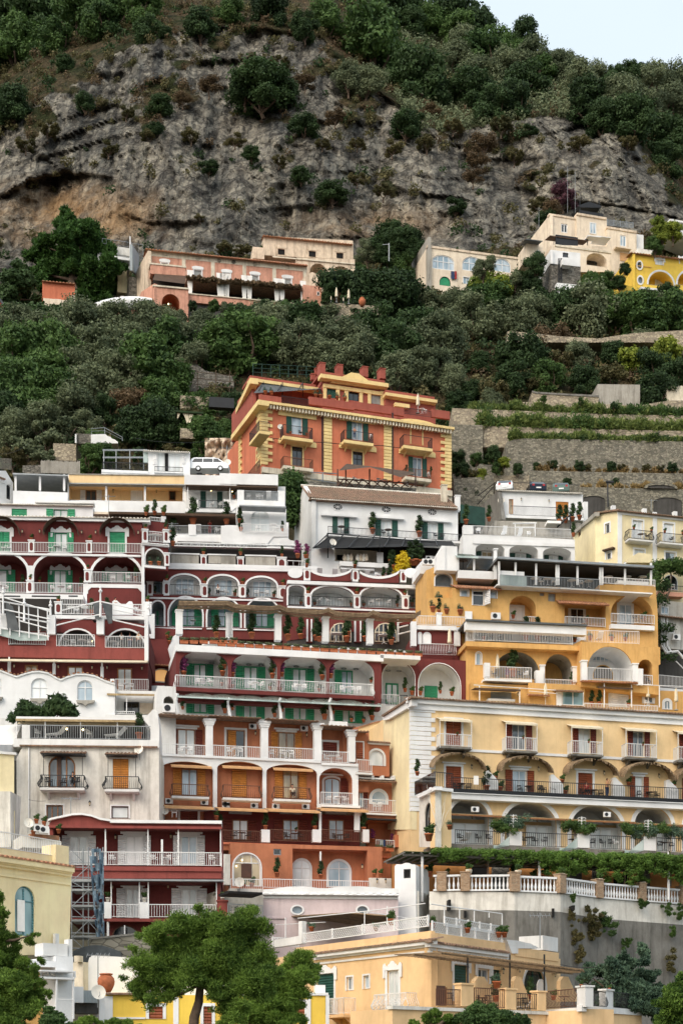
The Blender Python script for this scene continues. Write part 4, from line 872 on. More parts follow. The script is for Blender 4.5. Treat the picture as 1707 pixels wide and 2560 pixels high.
T('D1');b.box('curtain','cloth_white',118,235,165,440,-.12,-.06,.5);b.box('vent_pipe','white',365,455,388,520,.1,.3,.5)
T('C1');f2=F(-60,98,60,99)
b=Bld('cream_building','plain cream building edge behind the pale yellow house, far left','building',f2,0,600);b.wall('pale_yellow',-160,75,95,470,4);b.wall('pale_yellow',-160,448,100,700,5.0,d=.4);b.box('coping','white',-160,62,110,78,-.2,.15);b.tiles(-160,445,92,.55,.09,'tiles',0,.5)
f2=F(28,97.5,58,101);b.face(f2);b.wall('white_old',72,345,140,700,3,pts=[(70,335),(140,372),(125,700),(70,700)])
b.face(F(28,100,42,100.2));b.wall('dark_wall',74,130,110,345,1)
b=None
T('D1');f2=F(100,76,186,77)
b=Bld('white_annex','small white house corner with lattice panel below the pale yellow house','house',f2,375,900)
b.wall(Wclean,366,600,480,1300,3);b.wall(Wclean,140,625,370,665,4,name='parapet');b.wall('ochre',100,665,366,1300,3.5,d=-1.5);b.box('chimney','white',450,490,475,620,-.8,-.3);b.box('water_tank','white',285,515,445,595,-1.2,-.2)
b.box('beam',Wmetal,270,690,495,700,-.1,.9);b.box('beam',Wmetal,270,735,490,748,-.1,.85)
lattice(f2,[(270,700,490,735)],'narrow white lattice band under the small white house roof',posts=5);lattice(F(140,74,186,74.5),[(370,880,480,1010)],'white lattice gate panel at the lower left beside the dark pine',posts=2)
b.post(368,740,378,900,.8,Wmetal);b.post(478,740,488,1010,.8,Wmetal)
# ================= yellow and white block at the bottom =================
T('D1');f2=F(188,80,600,80.8)
b=Bld('yellow_house','bright yellow house with white pilasters and brown shutters behind the pines','house',f2,735,1045)
b.win(975,930,1065,1012,fr='sh_brown',pn=GlassD,sh='c',shm='sh_brown',sur='p');b.win(1330,930,1385,1045,sh='c',shm='sh_brown',fr='sh_brown',sur='p');b.win(703,888,716,972,nm=1,fr='sh_redbrown',pn=GlassD)
b.win(1925,905,1990,1020,sh='c',shm='sh_brown',fr='sh_brown',sur='p')
b.wall('bright_yellow',650,853,2125,1400,9);b.box(Pilas,Wclean,652,862,738,1400,0,.06);b.box(Pilas,Wclean,1133,870,1168,1400,0,.06);b.box(Pilas,Wclean,2010,855,2030,1400,0,.06);b.box(Pilas,Wclean,2128,855,2150,1400,0,.08)
b.box('roof_edge','tiles',690,840,950,853,-1,.25);b.box('coping',Wclean,2020,840,2145,858,-.5,.1);b.box('sill_band',Wclean,738,1000,950,1012,0,.08);b.box('parapet',Wclean,2060,790,2125,850,-1.5,-.5)
f2=F(215,84,600,85)
b=Bld('white_building','white flat roofed building behind the rusty dish and terracotta jar','building',f2,580,1000)
m=MB(f2);pts=[f2.uz(x,y)for x,y in((575,1100),(578,640),(585,612),(605,598),(760,605),(1000,622),(1700,640),(1700,1100))];m.plate(pts,[],-7,0);m.build('wall',Wclean,b.o)
b.face(F(205,83.5,221,84));b.wall(Traver,545,640,580,870,1.5);b.post(520,600,545,640,0,Traver,'chimney')
f2=F(186,79,246,79.6);b=Bld('utility_box','white and grey concrete box with rusty dish fixed to its side','building',f2,490,1000);b.wall(Wclean,488,800,548,905,2);b.wall('bluegrey',548,825,640,905,2.2,d=-.01);b.wall('dark_wall',500,905,650,975,1.2,d=-.4);b.wall(Wclean,650,870,735,1300,1.4,d=-.3)
p=F(186,78,300,78).at(640,905);put('dish',(p.x,p.y,p.z-.25),.35,'big rusty satellite dish leaning by the terracotta jar','',1.35)
p=F(186,81,300,81).at(695,838);o=thing('terracotta_jar','large round terracotta jar on the roof beside the rusty dish','jar',p);p=p+Vector((0,0,0));m=MB();m.lathe(p,[(.55*a_,.55*c_)for a_,c_ in[(.001,0),(.42,0),(.62,.35),(.76,.7),(.8,1.0),(.72,1.3),(.55,1.5),(.5,1.55),(.56,1.6),(.6,1.68),(.56,1.72),(.001,1.6)]],24);m.build('jar_body','pot',o,True);m=MB();m.lathe(p,[(.314,.88),(.346,.9),(.34,.946),(.275,.957)],24);m.build('rim','pot',o,True)
T('D1');f2=F(180,92,352,92);b=Bld('workshop','grey curved roof and block wall under the scaffolding','building',f2,480,600)
m=MB(f2);n_=14;u0,z0=f2.uz(480,590);u1,z1=f2.uz(790,530);m.plate([(u0,z0-2)]+[(u0+(u1-u0)*k/n_,z0+(z1-z0)*math.sin(math.pi*(k/n_*.8+.12)))for k in range(n_+1)]+[(u1,z0-2)],[],-5,0);m.build('barrel_roof','slate',b.o)
m=MB(f2);m.plate([f2.uz(x,y,-.5)for x,y in((590,490),(920,455),(1000,450),(1000,640),(590,640))],[],-1.2,-.5);m.build('block_wall','block',b.o);m=MB(f2);m.plate([f2.uz(x,y,-.4)for x,y in((585,482),(1000,440),(1000,452),(585,494))],[],-1.3,-.4);m.build('coping','concrete',b.o)
# ================= dark red house, lower left =================
T('C1');f3=F(126,98,553,98.6)
b=Bld('dark_red_house','dark red house with white shutters, two long balconies and curved white parapet','house',f3,330,1045)
b.log(Burgd,350,572,1438,826,dep=1.7,name='balcony_recess')
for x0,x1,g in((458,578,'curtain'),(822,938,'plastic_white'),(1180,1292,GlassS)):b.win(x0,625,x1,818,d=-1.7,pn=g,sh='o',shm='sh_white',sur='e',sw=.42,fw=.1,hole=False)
lant(b,[(757,650),(1118,645)],'on the dark red house wall',-1.7)
b.wall('burgundy_light',325,545,1446,905,8,r=0,pts=[(325,545),(340,525),(420,508),(480,492),(540,490),(600,500),(660,520),(715,535),(1446,545),(1448,905),(325,905)])
b.box('roof_edge',Wclean,720,520,1450,540,-1.5,.3);m=MB(f3);q=[(318,520),(340,512),(420,495),(480,482),(540,480),(600,490),(660,512),(725,522)];m.plate([f3.uz(x,y)for x,y in q]+[f3.uz(x,y+13)for x,y in reversed(q)],[],-.5,.25);m.build('parapet_coping',Wclean,b.o)
b.box('moulding','burgundy_light',318,556,1450,572,-.3,.25)
b.box('slab_edge','burgundy_light',330,822,1452,850,-.1,.12);b.railp(460,727,1448,820,.05,Wmetal)
for x in(322,690,968,1166,1442):b.post(x-4,572,x+4,820,.02,Wmetal,th=.09)
b.post(685,650,697,815,.0,Wclean,th=.12);b.post(1053,650,1066,815,.0,Wclean,th=.12)
furn(b,'chair 735 815; chair 1010 815; chair 1095 815; table 1080 818 .8; chair 1385 815; table 1400 818 .8; chair 660 815','on the dark red house upper balcony',-.8)
b.box('gutter',GreyM,455,905,1460,916,-.2,.5)
T('D1');b.log(Burgd,470,118,1418,355,dep=1.9,name='balcony_recess')
for x0,x1 in((822,918),(1185,1290)):b.win(x0,160,x1,352,d=-1.9,pn='curtain',sh='o',shm='sh_white',sur='e',sw=.6,fw=.1,hole=False)
lant(b,[(1100,160),(738,165)],'under the dark red house eaves',-1.9)
b.wall(Burgd,455,108,1440,372,8);b.box('slab_edge','burgundy_light',700,355,1430,375,-.2,.15)
b.railp(728,262,910,352,.05,Wmetal,pitch=.16);b.railp(975,262,1410,352,.05,Wmetal,pitch=.16)
for x in(728,912,970,1416):b.post(x-4,115,x+4,262,.0,Wmetal,th=.1)
b.post(683,248,728,355,.1,Wclean,th=.5);b.post(914,250,974,355,.1,Wclean,th=.5);b.post(1420,245,1485,355,.1,'burgundy_light',th=.5,cap=True)
furn(b,'pot_white 706 245; pot_white 944 248; pot_white 1452 245','on the dark red house balcony pillars',-.1);furn(b,'pot_tall 1420 250 1.2','beside the dark red house drainpipe',-.5)
b.win(735,400,905,478,rise=.4,nm=2,pn=GlassD,sur=None,fr='rust_metal',d=-.8,hole=False);b.wall(Burgd,712,375,1180,700,4,d=-.8);b.post(700,375,714,480,.0,Wclean);b.post(812,400,820,465,.1,Wmetal,th=.1)
T('C1');f9=F(60,95.5,156,96.5)
b=Bld('side_terrace','cluttered tiled side roof with dish beside the weathered white house','terrace',f9,150,640);b.wall('white_old',150,620,395,700,3);b.wall('tiles_red',200,612,390,640,2,d=.1,name='tile_edge')
furn(b,'ac 250 600; ac 285 610; dish 185 610 1.1; pot 240 545; pot 290 560; pot_low 220 620; pot 385 610','on the cluttered roof left of the dark red house',.3)
T('C1');o=thing('scaffold_tower','grey steel scaffold tower with blue netting beside the dark red house','scaffolding',PW(sx(570),sy(1350),94),0)
xs_=[470,545,580,640,675];ys_=[720,830,925,985,1090,1185,1290,1390]
m=MB()
for x in xs_:
 for Y in(93.5,95.2):m.tube([PW(sx(x),sy(1400),Y),PW(sx(x),sy(700 if x>500 else 820),Y)],.035,6)
for y in ys_[1:]:
 for Y in(93.5,95.2):
  for dy in(0,-30):m.tube([PW(sx(470),sy(y+dy),Y),PW(sx(678),sy(y+dy+6),Y)],.028,5)
for k in range(len(ys_)-1):
 y0,y1=ys_[k],ys_[k+1];m.tube([PW(sx(470),sy(y1 if k%2 else y0),93.4),PW(sx(578),sy(y0 if k%2 else y1),93.4)],.022,5);m.tube([PW(sx(580),sy(y0 if k%2 else y1),93.4),PW(sx(675),sy(y1 if k%2 else y0),93.4)],.022,5)
m.build('tube_frame',GreyM,o)
for y in ys_[2:]:
 m=MB();a,c=PW(sx(466),sy(y),93.4),PW(sx(680),sy(y),95.2);m.box(a.x,c.x,a.z,a.z+.12,-c.y,-a.y);m.build('deck',GreyM,o)
rs=random.Random(3);net=bpy.data.meshes.new('netting');V=[];Fc=[]
for j in range(26):
 for i in range(7):t=j/25;x=582+i*(96/6)*(1-.45*t)+50*t;V.append(tuple(PW(sx(x),sy(710+600*t+(20*math.sin(i))*t),93.1+.18*math.sin(i*2.1+j*.6))))
for j in range(25):
 for i in range(6):
  if rs.random()>.28:a=j*7+i;Fc.append((a,a+1,a+8,a+7))
net.from_pydata(V,[],Fc);net.materials.append(MATS['net_blue']);net.update();[setattr(v_,'co',v_.co-o.location)for v_ in net.vertices];q=bpy.data.objects.new('netting',net);COL.objects.link(q);q.parent=o
# ================= weathered white house =================
T('C1');f4=F(42,106,398,106.5)
b=Bld('white_house','weathered white house with arched brown door, small tiled awnings and roof terrace','house',f4,150,560)
b.win(318,97,495,312,rise=.42,fr='wood',pn='glass',nm=3,fw=.1);b.box('shutter','wood_dark',378,100,402,310,-.12,-.02,.5);b.bal(268,228,550,312,.85,'iron','white',bulge=.22)
b.win(738,122,842,320,fr='wood',sh='c',shm='sh_wood',sur=None);b.bal(690,237,905,322,.7,'iron','white',bulge=.22)
b.win(305,425,415,522,fr='wood',pn=GlassD,nm=3,sur='thin');b.win(730,432,842,512,fr='wood_dark',pn='curtain',nm=1,sur='thin')
b.wall('white_old',110,42,1040,1200,12,pts=[(110,120),(150,42),(1040,44),(1042,1200),(118,1200)])
b.tiles(262,82,562,.9,.08,'tiles',.5,1.0,slope=.25);b.box('roof_beam','iron',268,84,556,92,.0,.85,.5);b.tiles(685,90,900,.8,.08,'tiles',.5,.9,slope=.25);b.box('roof_beam','iron',690,92,895,99,0,.75,.5)
for x in(287,540):b.post(x-2,90,x+2,230,.8,'iron','post',th=.04)
for x in(708,888):b.post(x-2,98,x+2,238,.7,'iron','post',th=.04)
b.box('eaves','tiles',130,30,1030,40,-.5,.25);b.post(186,20,193,555,.12,Wclean,'drainpipe',th=.1)
furn(b,'chair_wicker 322 308 1.1; chair_wicker 500 308 1.1; chair_wicker 415 310','on the arched door balcony',.5)
ppl(b,478,308,.3,'person sitting in dark clothes on the balcony before the arched brown door',pose='sit',shirt='cloth_black',hair='hair')
lant(b,[(590,430)],'between the lower windows of the weathered house')
put('dish',b.pt(915,130,.1),-.3,'pale dish on a tiled awning of the weathered white house','',1.2)
T('B1');b.box('parapet','white',90,905,1040,958,-2.5,.1);b.box('pillar','white',145,815,197,905,-.4,.1);b.railp(197,815,985,908,0,GreyM,pitch=.15)
b.wall('white',960,705,1042,958,3,pts=[(985,958),(985,840),(940,780),(1000,715),(1030,725),(1042,840),(1042,958)],name='side_wall',d=.02)
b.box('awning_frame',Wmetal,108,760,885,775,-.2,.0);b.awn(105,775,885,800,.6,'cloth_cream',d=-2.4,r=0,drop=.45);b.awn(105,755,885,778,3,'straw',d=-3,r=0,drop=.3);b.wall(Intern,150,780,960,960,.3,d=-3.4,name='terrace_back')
for x in(110,297,528,768):b.post(x-3,770,x+3,905,-.1,Wmetal,th=.08)
furn(b,'lounger 380 900 1.1; lounger 770 905 1.1; chair 250 900; chair 585 905','on the weathered house roof terrace',-1.2,rot=1.2);furn(b,'bulb 438 850 1.3; bulb 543 855 1.3','on the weathered house roof terrace',-.6);furn(b,'pot_tall 910 905 1.8','at the right end of the weathered house roof terrace',-.5)
f9=F(0,104,60,108);b.face(f9);b.wall('white',0,850,150,1045,3,pts=[(-60,1000),(-60,945),(85,945),(145,815),(148,1000)])
T('B1');b.face(F(-30,109,42,109));b.win(-40,825,100,945,rise=.4,pn=GlassD,fr='iron',nm=4,sur=None);b.wall('white',-120,770,108,1100,3)
T('B1');o=thing('climbing_plant','dark leafy plant spilling over the awning of the weathered house terrace','plant',f4.at(280,765,-1));me=crown_mesh('foliage','leaf_dark',[tuple(f4.at(x,y,-.8)-o.location)+(r,)for x,y,r in((180,720,.55),(240,735,.5),(160,690,.4),(320,730,.5),(370,690,.7),(390,660,.5),(430,715,.6),(470,740,.4),(90,770,.35),(150,745,.5),(290,745,.4))],5200,.14,4,asp=3);k=bpy.data.objects.new('foliage',me);COL.objects.link(k);k.parent=o;m=MB();m.tube([f4.at(380,800,-.8),f4.at(375,680,-.8)],.05,6);m.build('stem','bark',o)
# ================= white building with wavy roof edge =================
T('B1');f5=F(0,115,290,115.6)
b=Bld('scalloped_building','white building with scalloped tiled roof edge and three arched windows','building',f5,0,770)
b.win(205,510,315,645,rise=.45,pn='curtain',tr=.55,nm=2);b.win(506,524,610,658,rise=.45,pn=GlassS,tr=.66,nm=2);b.win(-60,508,18,635,rise=.4,pn='curtain',tr=.55)
q=[(-200,470),(-100,450),(0,455),(60,478),(110,498),(160,480),(210,466),(260,463),(320,475),(370,505),(400,518),(440,500),(500,482),(560,482),(620,492),(680,520),(700,528),(752,545)]
b.wall(Wclean,0,0,0,0,10,pts=q+[(752,1000),(-200,1000)])
m=MB(f5);uz=[f5.uz(x,y)for x,y in q]
for(a,c)in zip(uz,uz[1:]):
 L=math.hypot(c[0]-a[0],c[1]-a[1]);nn=max(1,int(L/.26))
 for k in range(nn):t=(k+.5)/nn;u=a[0]+(c[0]-a[0])*t;z=a[1]+(c[1]-a[1])*t;sl=(c[1]-a[1])/(c[0]-a[0]);pts=[(u+.1*math.cos(w_),z+.02+.1*math.sin(w_))for w_ in(0,.8,1.57,2.3,3.14)];m.plate(pts,[],-.5,.14)
m.build('roof_tiles','tiles_red',b.o);m=MB(f5);m.plate(uz+[(u,z-.12)for u,z in reversed(uz)],[],-.5,.1);m.build('roof_edge',Wclean,b.o)
for x0,x1,y in((198,322,650),(498,620,662),(-70,20,640)):m=MB(f5);c=(x0+x1)/2;m.plate([f5.uz(x,yy_,.3)for x,yy_ in((x0,y-8),(x1,y-8),(x1-8,y+8),(c+20,y+12),(c,y+28),(c-20,y+12),(x0+8,y+8))],[],0,.3);m.build('sill',GreyP,b.o)
b.wall('white',740,590,1040,770,.3,d=-1.8,name='recess_wall');b.win(812,668,910,745,d=-1.8,pn=GlassD,hole=False,fr='iron');b.box('panel','cream',915,674,1005,745,-1.8,-1.7,.5);b.awn(700,600,1068,615,1.6,'straw',d=-1.5,drop=.35);b.post(826,612,831,745,0,Wmetal,th=.05)
b.railp(752,725,880,748,-.2,Wmetal);b.box('floor_slab','white',690,748,1040,775,-1.8,.2);lant(b,[(755,680)],'beside the dark recess window',-1.8)
b.box('roof_ball',Wclean,722,515,748,540,-.2,.1)
T('B1');b=Bld('white_stair_house','small white arched niche with cooling unit beside the terracotta hotel','building',F(385,113,440,113.3),1040,750);b.log(GreyP,1070,628,1135,690,.5,1.0);b.wall('white',1030,560,1150,1000,4);furn(b,'ac 1103 740 1.5','below the small white niche',.1)
# ================= terracotta hotel =================
T('C1');f6=F(400,112,891,115.2)
b=Bld('terracotta_hotel','terracotta hotel with white columns, brown shutters and tan awnings in the centre','hotel',f6,1045,1040)
BW=-1.6
T('B1');b.win(1160,845,1275,1015,d=BW,fr='wood',pn='curtain',sh='o',shm='sh_redbrown',sw=.42,sur='k',hole=False);b.win(1480,850,1600,1035,d=BW,fr='wood',pn=GlassD,sh=None,sur='p',hole=False)
T('B2');b.win(45,855,95,1030,d=BW+.06,fr='sh_wood',sh='c',shm='sh_wood',pn=GlassD,hole=False,hd=9);b.win(372,865,480,1035,d=BW,fr='wood',pn='glass_warm',sh='o',shm='sh_wood',sw=.42,sur='k',hole=False);b.win(662,930,755,1010,d=BW,fr='wood',pn='curtain',sh='c',shm='sh_redbrown',sur='p',hole=False)
T('B1');b.wall(Tcotta,1040,770,2280,1060,.3,d=BW,name='gallery_wall');b.wall(Tcotta,2240,830,2340,1100,.3,d=BW+.3,name='gallery_wall',r=1)
furn(b,'ac 1082 825 1','under the terracotta hotel gallery roof',BW);T('B2');furn(b,'ac 205 845 .9; ac 540 858 .9','under the terracotta hotel gallery roof',BW);lant(b,[(222,885),(556,895)],'in the terracotta hotel top gallery',BW)
T('B1');lant(b,[(1085,865)],'in the terracotta hotel top gallery',BW)
for x0,x1,y in((1040,1360,742),(1368,1710,752)):b.tiles(x0,y,x1,.45,.05,'tiles',0,2.3,slope=.12,name='corrugated_roof',pitch=.3)
T('B2')
for x0,x1,y in((295,640,772),(650,880,815)):b.tiles(x0,y,x1,.45,.05,'tiles',0,2.3,slope=.12,name='corrugated_roof',pitch=.3)
b.tiles(880,855,968,.5,.08,'tiles',0,1.5);b.wall(Tcotta,870,862,965,1250,4,d=-.6,name='wall');b.win(876,930,925,1035,d=-.6,fr='wood',sh='c',shm='sh_brown',sur='thin',hole=False)
for x0,x1,y0 in((262,308,790),(608,655,805),(832,876,848)):b.post(x0,y0,x1,1034+(x0-262)*.04,.05,Wclean,'column',flare=True)
T('B1');b.post(1348,775,1392,1022,.05,Wclean,'column',flare=True);b.railp(1048,935,1346,1020,.0,Wmetal);b.railp(1394,946,1706,1032,0,Wmetal)
T('B2');b.railp(308,958,608,1040,0,Wmetal);b.railp(656,985,832,1062,0,Wmetal)
T('C1');W2='on the terracotta hotel top gallery'
furn(b,'chair 1185 98; chair 1240 98; table 1212 100; chair 1500 102; table 1540 104; chair 1570 104',W2,-.8);T('C2');furn(b,'chair 330 118; chair 400 118; table 425 120; chair 460 120; chair 690 150; chair 770 152; table 720 152',W2,-.8)
T('C1')
b.log(Tcotta,1050,140,1393,452,.16,.55,name='bay');b.log(Tcotta,1420,140,1716,452,.16,.55,name='bay')
T('C2');b.log(Tcotta,296,160,626,452,.16,.55,name='bay');b.log(Tcotta,640,182,858,422,.35,1.5,name='bay')
T('C1')
def brownbay(x0,x1,y0,y1,bx0,bx1,by0,by1,pn,sh,r=.5,frw='sh_wood'):
 b.win(x0,y0,x1,y1,d=-.55,fr='wood',pn=pn,sh=sh,shm='sh_wood',hole=False,sw=.5)
 b.bal(bx0,by0,bx1,by1,.5,'rust_metal','white',bulge=.15,brackets=False,r=r)
brownbay(1185,1290,190,365,1128,1362,288,368,GlassS,'o');b.awn(1120,150,1385,172,.85,'awning_tan',d=-.5,drop=.25)
brownbay(1515,1610,195,375,1462,1700,295,380,'glass','c');b.awn(1455,158,1710,178,.85,'awning_tan',d=-.5,drop=.25)
T('C2');brownbay(402,505,200,385,350,580,308,388,'glass_warm','o');b.awn(342,170,600,192,.85,'awning_tan',d=-.5,drop=.25)
ppl(b,465,382,-.1,'woman sitting on the central terracotta hotel balcony below a tan awning',pose='sit',shirt='cloth_cream',hair='hair')
b.win(672,248,775,420,d=-1.5,rise=.2,fr='wood',pn=GlassS,sh='r',shm='sh_redbrown',sur='k',hole=False);b.railp(650,338,858,420,-.05,Wmetal,r=.0);furn(b,'chair 700 420; chair 750 420; table 770 422; chair 810 422','in the arched bay of the terracotta hotel',-.7);lant(b,[(720,210)],'in the arched bay of the terracotta hotel',-1.4)
b.wall(Wclean,0,0,0,0,9,pts=[((400-553)*2.6133,103),((400-553)*2.6133+2,458),(895,458),(895,155),(650,152),(650,128),(0,112)])
m=MB(f6);m.box(f6.uz(-400,110,.12)[0],f6.uz(652,110,.12)[0],f6.uz(0,120,.12)[1],f6.uz(0,105,.12)[1],0,.12);m.box(f6.uz(655,110,.1)[0],f6.uz(895,110,.1)[0],f6.uz(700,165,.1)[1],f6.uz(700,148,.1)[1],0,.1);m.build('moulding',Wclean,b.o)
m=MB(f6);m.box(f6.uz(650,110,.1)[0],f6.uz(905,110,.1)[0],f6.uz(700,440,.1)[1],f6.uz(700,424,.1)[1],0,.3);m.build('moulding',Wclean,b.o)
for t_,xs_ in(('C1',((1105,402),(1335,410))),('C1',((1475,415),)),('C2',((30,430),(215,432),(355,436),(550,438)))):
 T(t_)
 for x,y in xs_:put('ac',b.pt(x,y+16,-.5),f6.rot(),where='in the terracotta hotel bays below the balconies',scale=.9)
T('C1');DK=.5
for t_,x0,x1,y in(('C1',1078,1400,440),('C1',1425,1750,455),('C2',308,645,462),('C2',648,965,458)):T(t_);b.awn(x0,y-22,x1,y,1.6,'awning_tan',d=0,drop=.35)
T('C2')
f6c=F(562,112.0,925,114.4);b.face(f6c)
for(x0,x1,g)in((72,175,'curtain'),(402,505,GlassS),(700,800,GlassS)):b.win(x0,522,x1,655,d=-1.4,fr='wood',pn=g,sh='o',shm='sh_redbrown',sw=.55,hole=False);b.box('blind_box','bluegrey',x0-18,468,x1+25,482,-1.4,-1.2,.5)
b.wall(Burgd,-110,455,905,680,.3,d=-1.4,name='recess_wall');b.wall(Tcotta,-110,668,972,715,7,name='wall');m=MB(f6c)
b.box('moulding','orange',-110,662,975,676,-.1,.15)
for x0,x1 in((-110,262),(320,600),(655,925)):b.railp(x0,582,x1,662,.0,'rust_metal',r=0)
for x0,x1 in((264,318),(598,654),(925,966),(-30,4)):b.post(x0,585,x1,668,.06,Wclean,th=.45)
furn(b,'pot_tall 290 585 1.3; pot_tall 612 588 1.3; pot_tall 930 600 1.5; pot_tall -5 580 1.1','on the white pillars of the terracotta hotel',-.15)
furn(b,'table_dark 135 655; chair_dark 85 655; chair_dark 175 655; chair_dark 430 660; table_dark 480 660; chair_dark 520 660; chair_dark 745 665; table_dark 780 668; chair_dark 815 668','on the shaded terracotta hotel terrace',-.6);furn(b,'pot 488 600 .6','on a table of the shaded terracotta hotel terrace',-.6)
b.post(640,470,655,588,0,Wclean,th=.2);b.post(870,472,905,600,0,Wclean,th=.2)
T('C1');b.face(f6);b.wall(Tcotta,1046,450,1345,700,.3,d=-.58);b.win(1178,462,1292,560,d=-.55,fr='wood',pn=GlassD,sh='c',shm='sh_redbrown',sur='p',hole=False)
furn(b,'dish 1075 520 1.1; chair 1140 505','on the flat roof beside the terracotta hotel',1.2);furn(b,'pot 1415 520 1.1','on the flat roof beside the terracotta hotel',1.2)
T('C2');f6g=F(576,111.2,925,113);b.face(f6g)
b.win(80,742,258,955,rise=.5,nm=3,tr=.72,fr=Wclean,pn='glass_warm',sur='thin',r=.5);b.box('sliding_door','wood_dark',132,808,200,900,-.14,-.08,.5)
b.log(Tcotta,466,715,955,965,dep=1.4,name='porch')
b.win(468,780,585,960,d=-1.4,rise=.5,nm=2,tr=.68,fr=Wclean,pn='curtain',sur='thin',hole=False);b.win(695,785,843,962,d=-1.4,rise=.5,nm=2,tr=.68,fr=Wclean,pn=GlassS,sur='thin',hole=False)
b.win(342,712,392,752,nm=1,fr=GreyM,pn=GlassD,name='vent');b.wall(Tcotta,60,672,1050,1250,6,r=0)
b.post(643,728,654,905,-.1,Wmetal,th=.06);lant(b,[(370,795),(918,840)],'on the terracotta hotel ground floor');b.box('white_pier','white_old',10,745,60,945,-.5,.1)
b.railp(62,905,272,985,1.5,Wmetal,r=0);b.railp(272,905,970,968,1.2,Wmetal,pitch=.17);b.box('parapet','white_old',968,900,1110,965,.8,1.2,0)
furn(b,'pot_tall 365 895 1.4; pot_tall 650 905 1.3; pot 200 965 1.3; pot 150 968; pot 1000 895; pot 1040 895','on the white railed terrace of the terracotta hotel',.7);put('dish',b.pt(122,1000,1.7),0,'pale blue round satellite dish on a pole before the arched glass door','',1.3)
b.box('terrace_slab','white_old',55,968,275,990,0,1.6);b.wall('dark_wall',30,985,275,1200,1,d=.8)
m=MB(f6g);m.tube([b.pt(112,1050,1.6),b.pt(112,975,1.6)],.05,6);m.build('pole',GreyM,b.o)
lant(b,[(1015,935),(1070,935)],'on the white parapet beside the entrance tower',1.3);furn(b,'bulb 137 790; bulb 100 830','behind the arched glass door',.05)
f6r=F(891,116,1032,117.2);b.face(f6r)
b.win(968,68,1060,168,rise=.5,fr=Wclean,pn='curtain',nm=1,sur='p');b.wall(Tcotta,960,15,1098,230,4);b.tiles(955,10,1108,.4,.08,'tiles');b.box('coping',Wclean,958,10,1105,24,-.1,.25)
b.railp(885,125,982,208,.8,Wmetal);b.box(BalSlab,'white',880,208,990,222,0,.9)
b.tiles(900,262,1245,.9,.08,'tiles',0,1.0);b.box('roof_beam',Wclean,895,240,1245,250,0,.5);b.wall(Tcotta,890,250,1220,470,3,d=-.3)
for x in(990,1055,1128):b.box('bracket',Wclean,x-8,232,x+8,258,0,.6,.5)
b.win(978,332,1078,420,d=-.3,rise=.5,fr=Wclean,pn=GlassS,nm=1,sur='p',hole=False);b.win(900,290,925,440,d=-.3,sh='r',shm='sh_redbrown',sw=1.2,pn=GlassS,hole=False,nm=1)
b.railp(895,382,1252,470,.6,Wmetal);b.box(BalSlab,'white',885,470,1258,482,-.3,.8);b.wall(Tcotta,930,478,1255,515,3,d=.5);b.wall(Tcotta,955,515,1255,760,.4,d=-1.3);b.post(1140,515,1172,640,.4,Tcotta)
b.box('awning_rail','iron',955,508,1145,518,.5,.9)
furn(b,'table_cloth 1155 468; chair 1010 462; chair 1030 462','on the right terracotta wing balcony',.1);furn(b,'pot_tall 1190 640 1.9; pot_tall 1215 600 1.4; pot_purple 990 665; pot_purple 1120 695','on the lower right terrace of the terracotta hotel',.3);b.railp(1010,650,1130,700,.8,Wmetal)
furn(b,'planter 1030 725; planter 1100 728','below the small white railing with hanging laundry',1.1);b.box('planter_block',Tcotta,1132,620,1190,700,.2,.8,.5)
b.wall(Tcotta,965,735,1110,900,1.5,d=.4);b.box('moulding','orange',960,752,1100,764,.4,.6)
c=thing('laundry','blue towels hanging on the small white railing by the stairs','laundry',f6r.at(1060,680,.9));
for x0,x1,mt in((1035,1056,'bluegrey'),(1058,1072,'cloth_blue')):m=MB(f6r);m.box(*b.rect(x0,652,x1,695,.9),.88,.92);m.build('towel',mt,c)
c=thing('staircase_railing','white sloping stair railing beside the terracotta arch','railing',f6r.at(1190,705,.5));m=MB(f6r)
for k in range(13):t=k/12;x=1195+t*130;y=700-t*60;m.tube([f6r.at(x,y,.5),f6r.at(x,y-38,.5)],.02,4)
m.tube([f6r.at(1192,665,.5),f6r.at(1330,600,.5)],.035,5);m.build('bars',Wmetal,c)
T('B2');f=F(880,124,980,124.5);b=Bld('ochre_annex','small ochre house wedge behind the terracotta roof tiles','house',f,880,930);b.wall(CreamY,0,0,0,0,3,pts=[(880,835),(1000,800),(1100,780),(1100,1100),(880,1100)]);b.tiles(960,915,1100,.3,.08,'tiles');m=MB(f);m.plate([f.uz(x,y,.1)for x,y in((880,832),(1000,796),(1100,776),(1100,782),(1000,804),(880,842))],[],-.3,.1);m.build('roof_tiles','tiles_red',b.o)
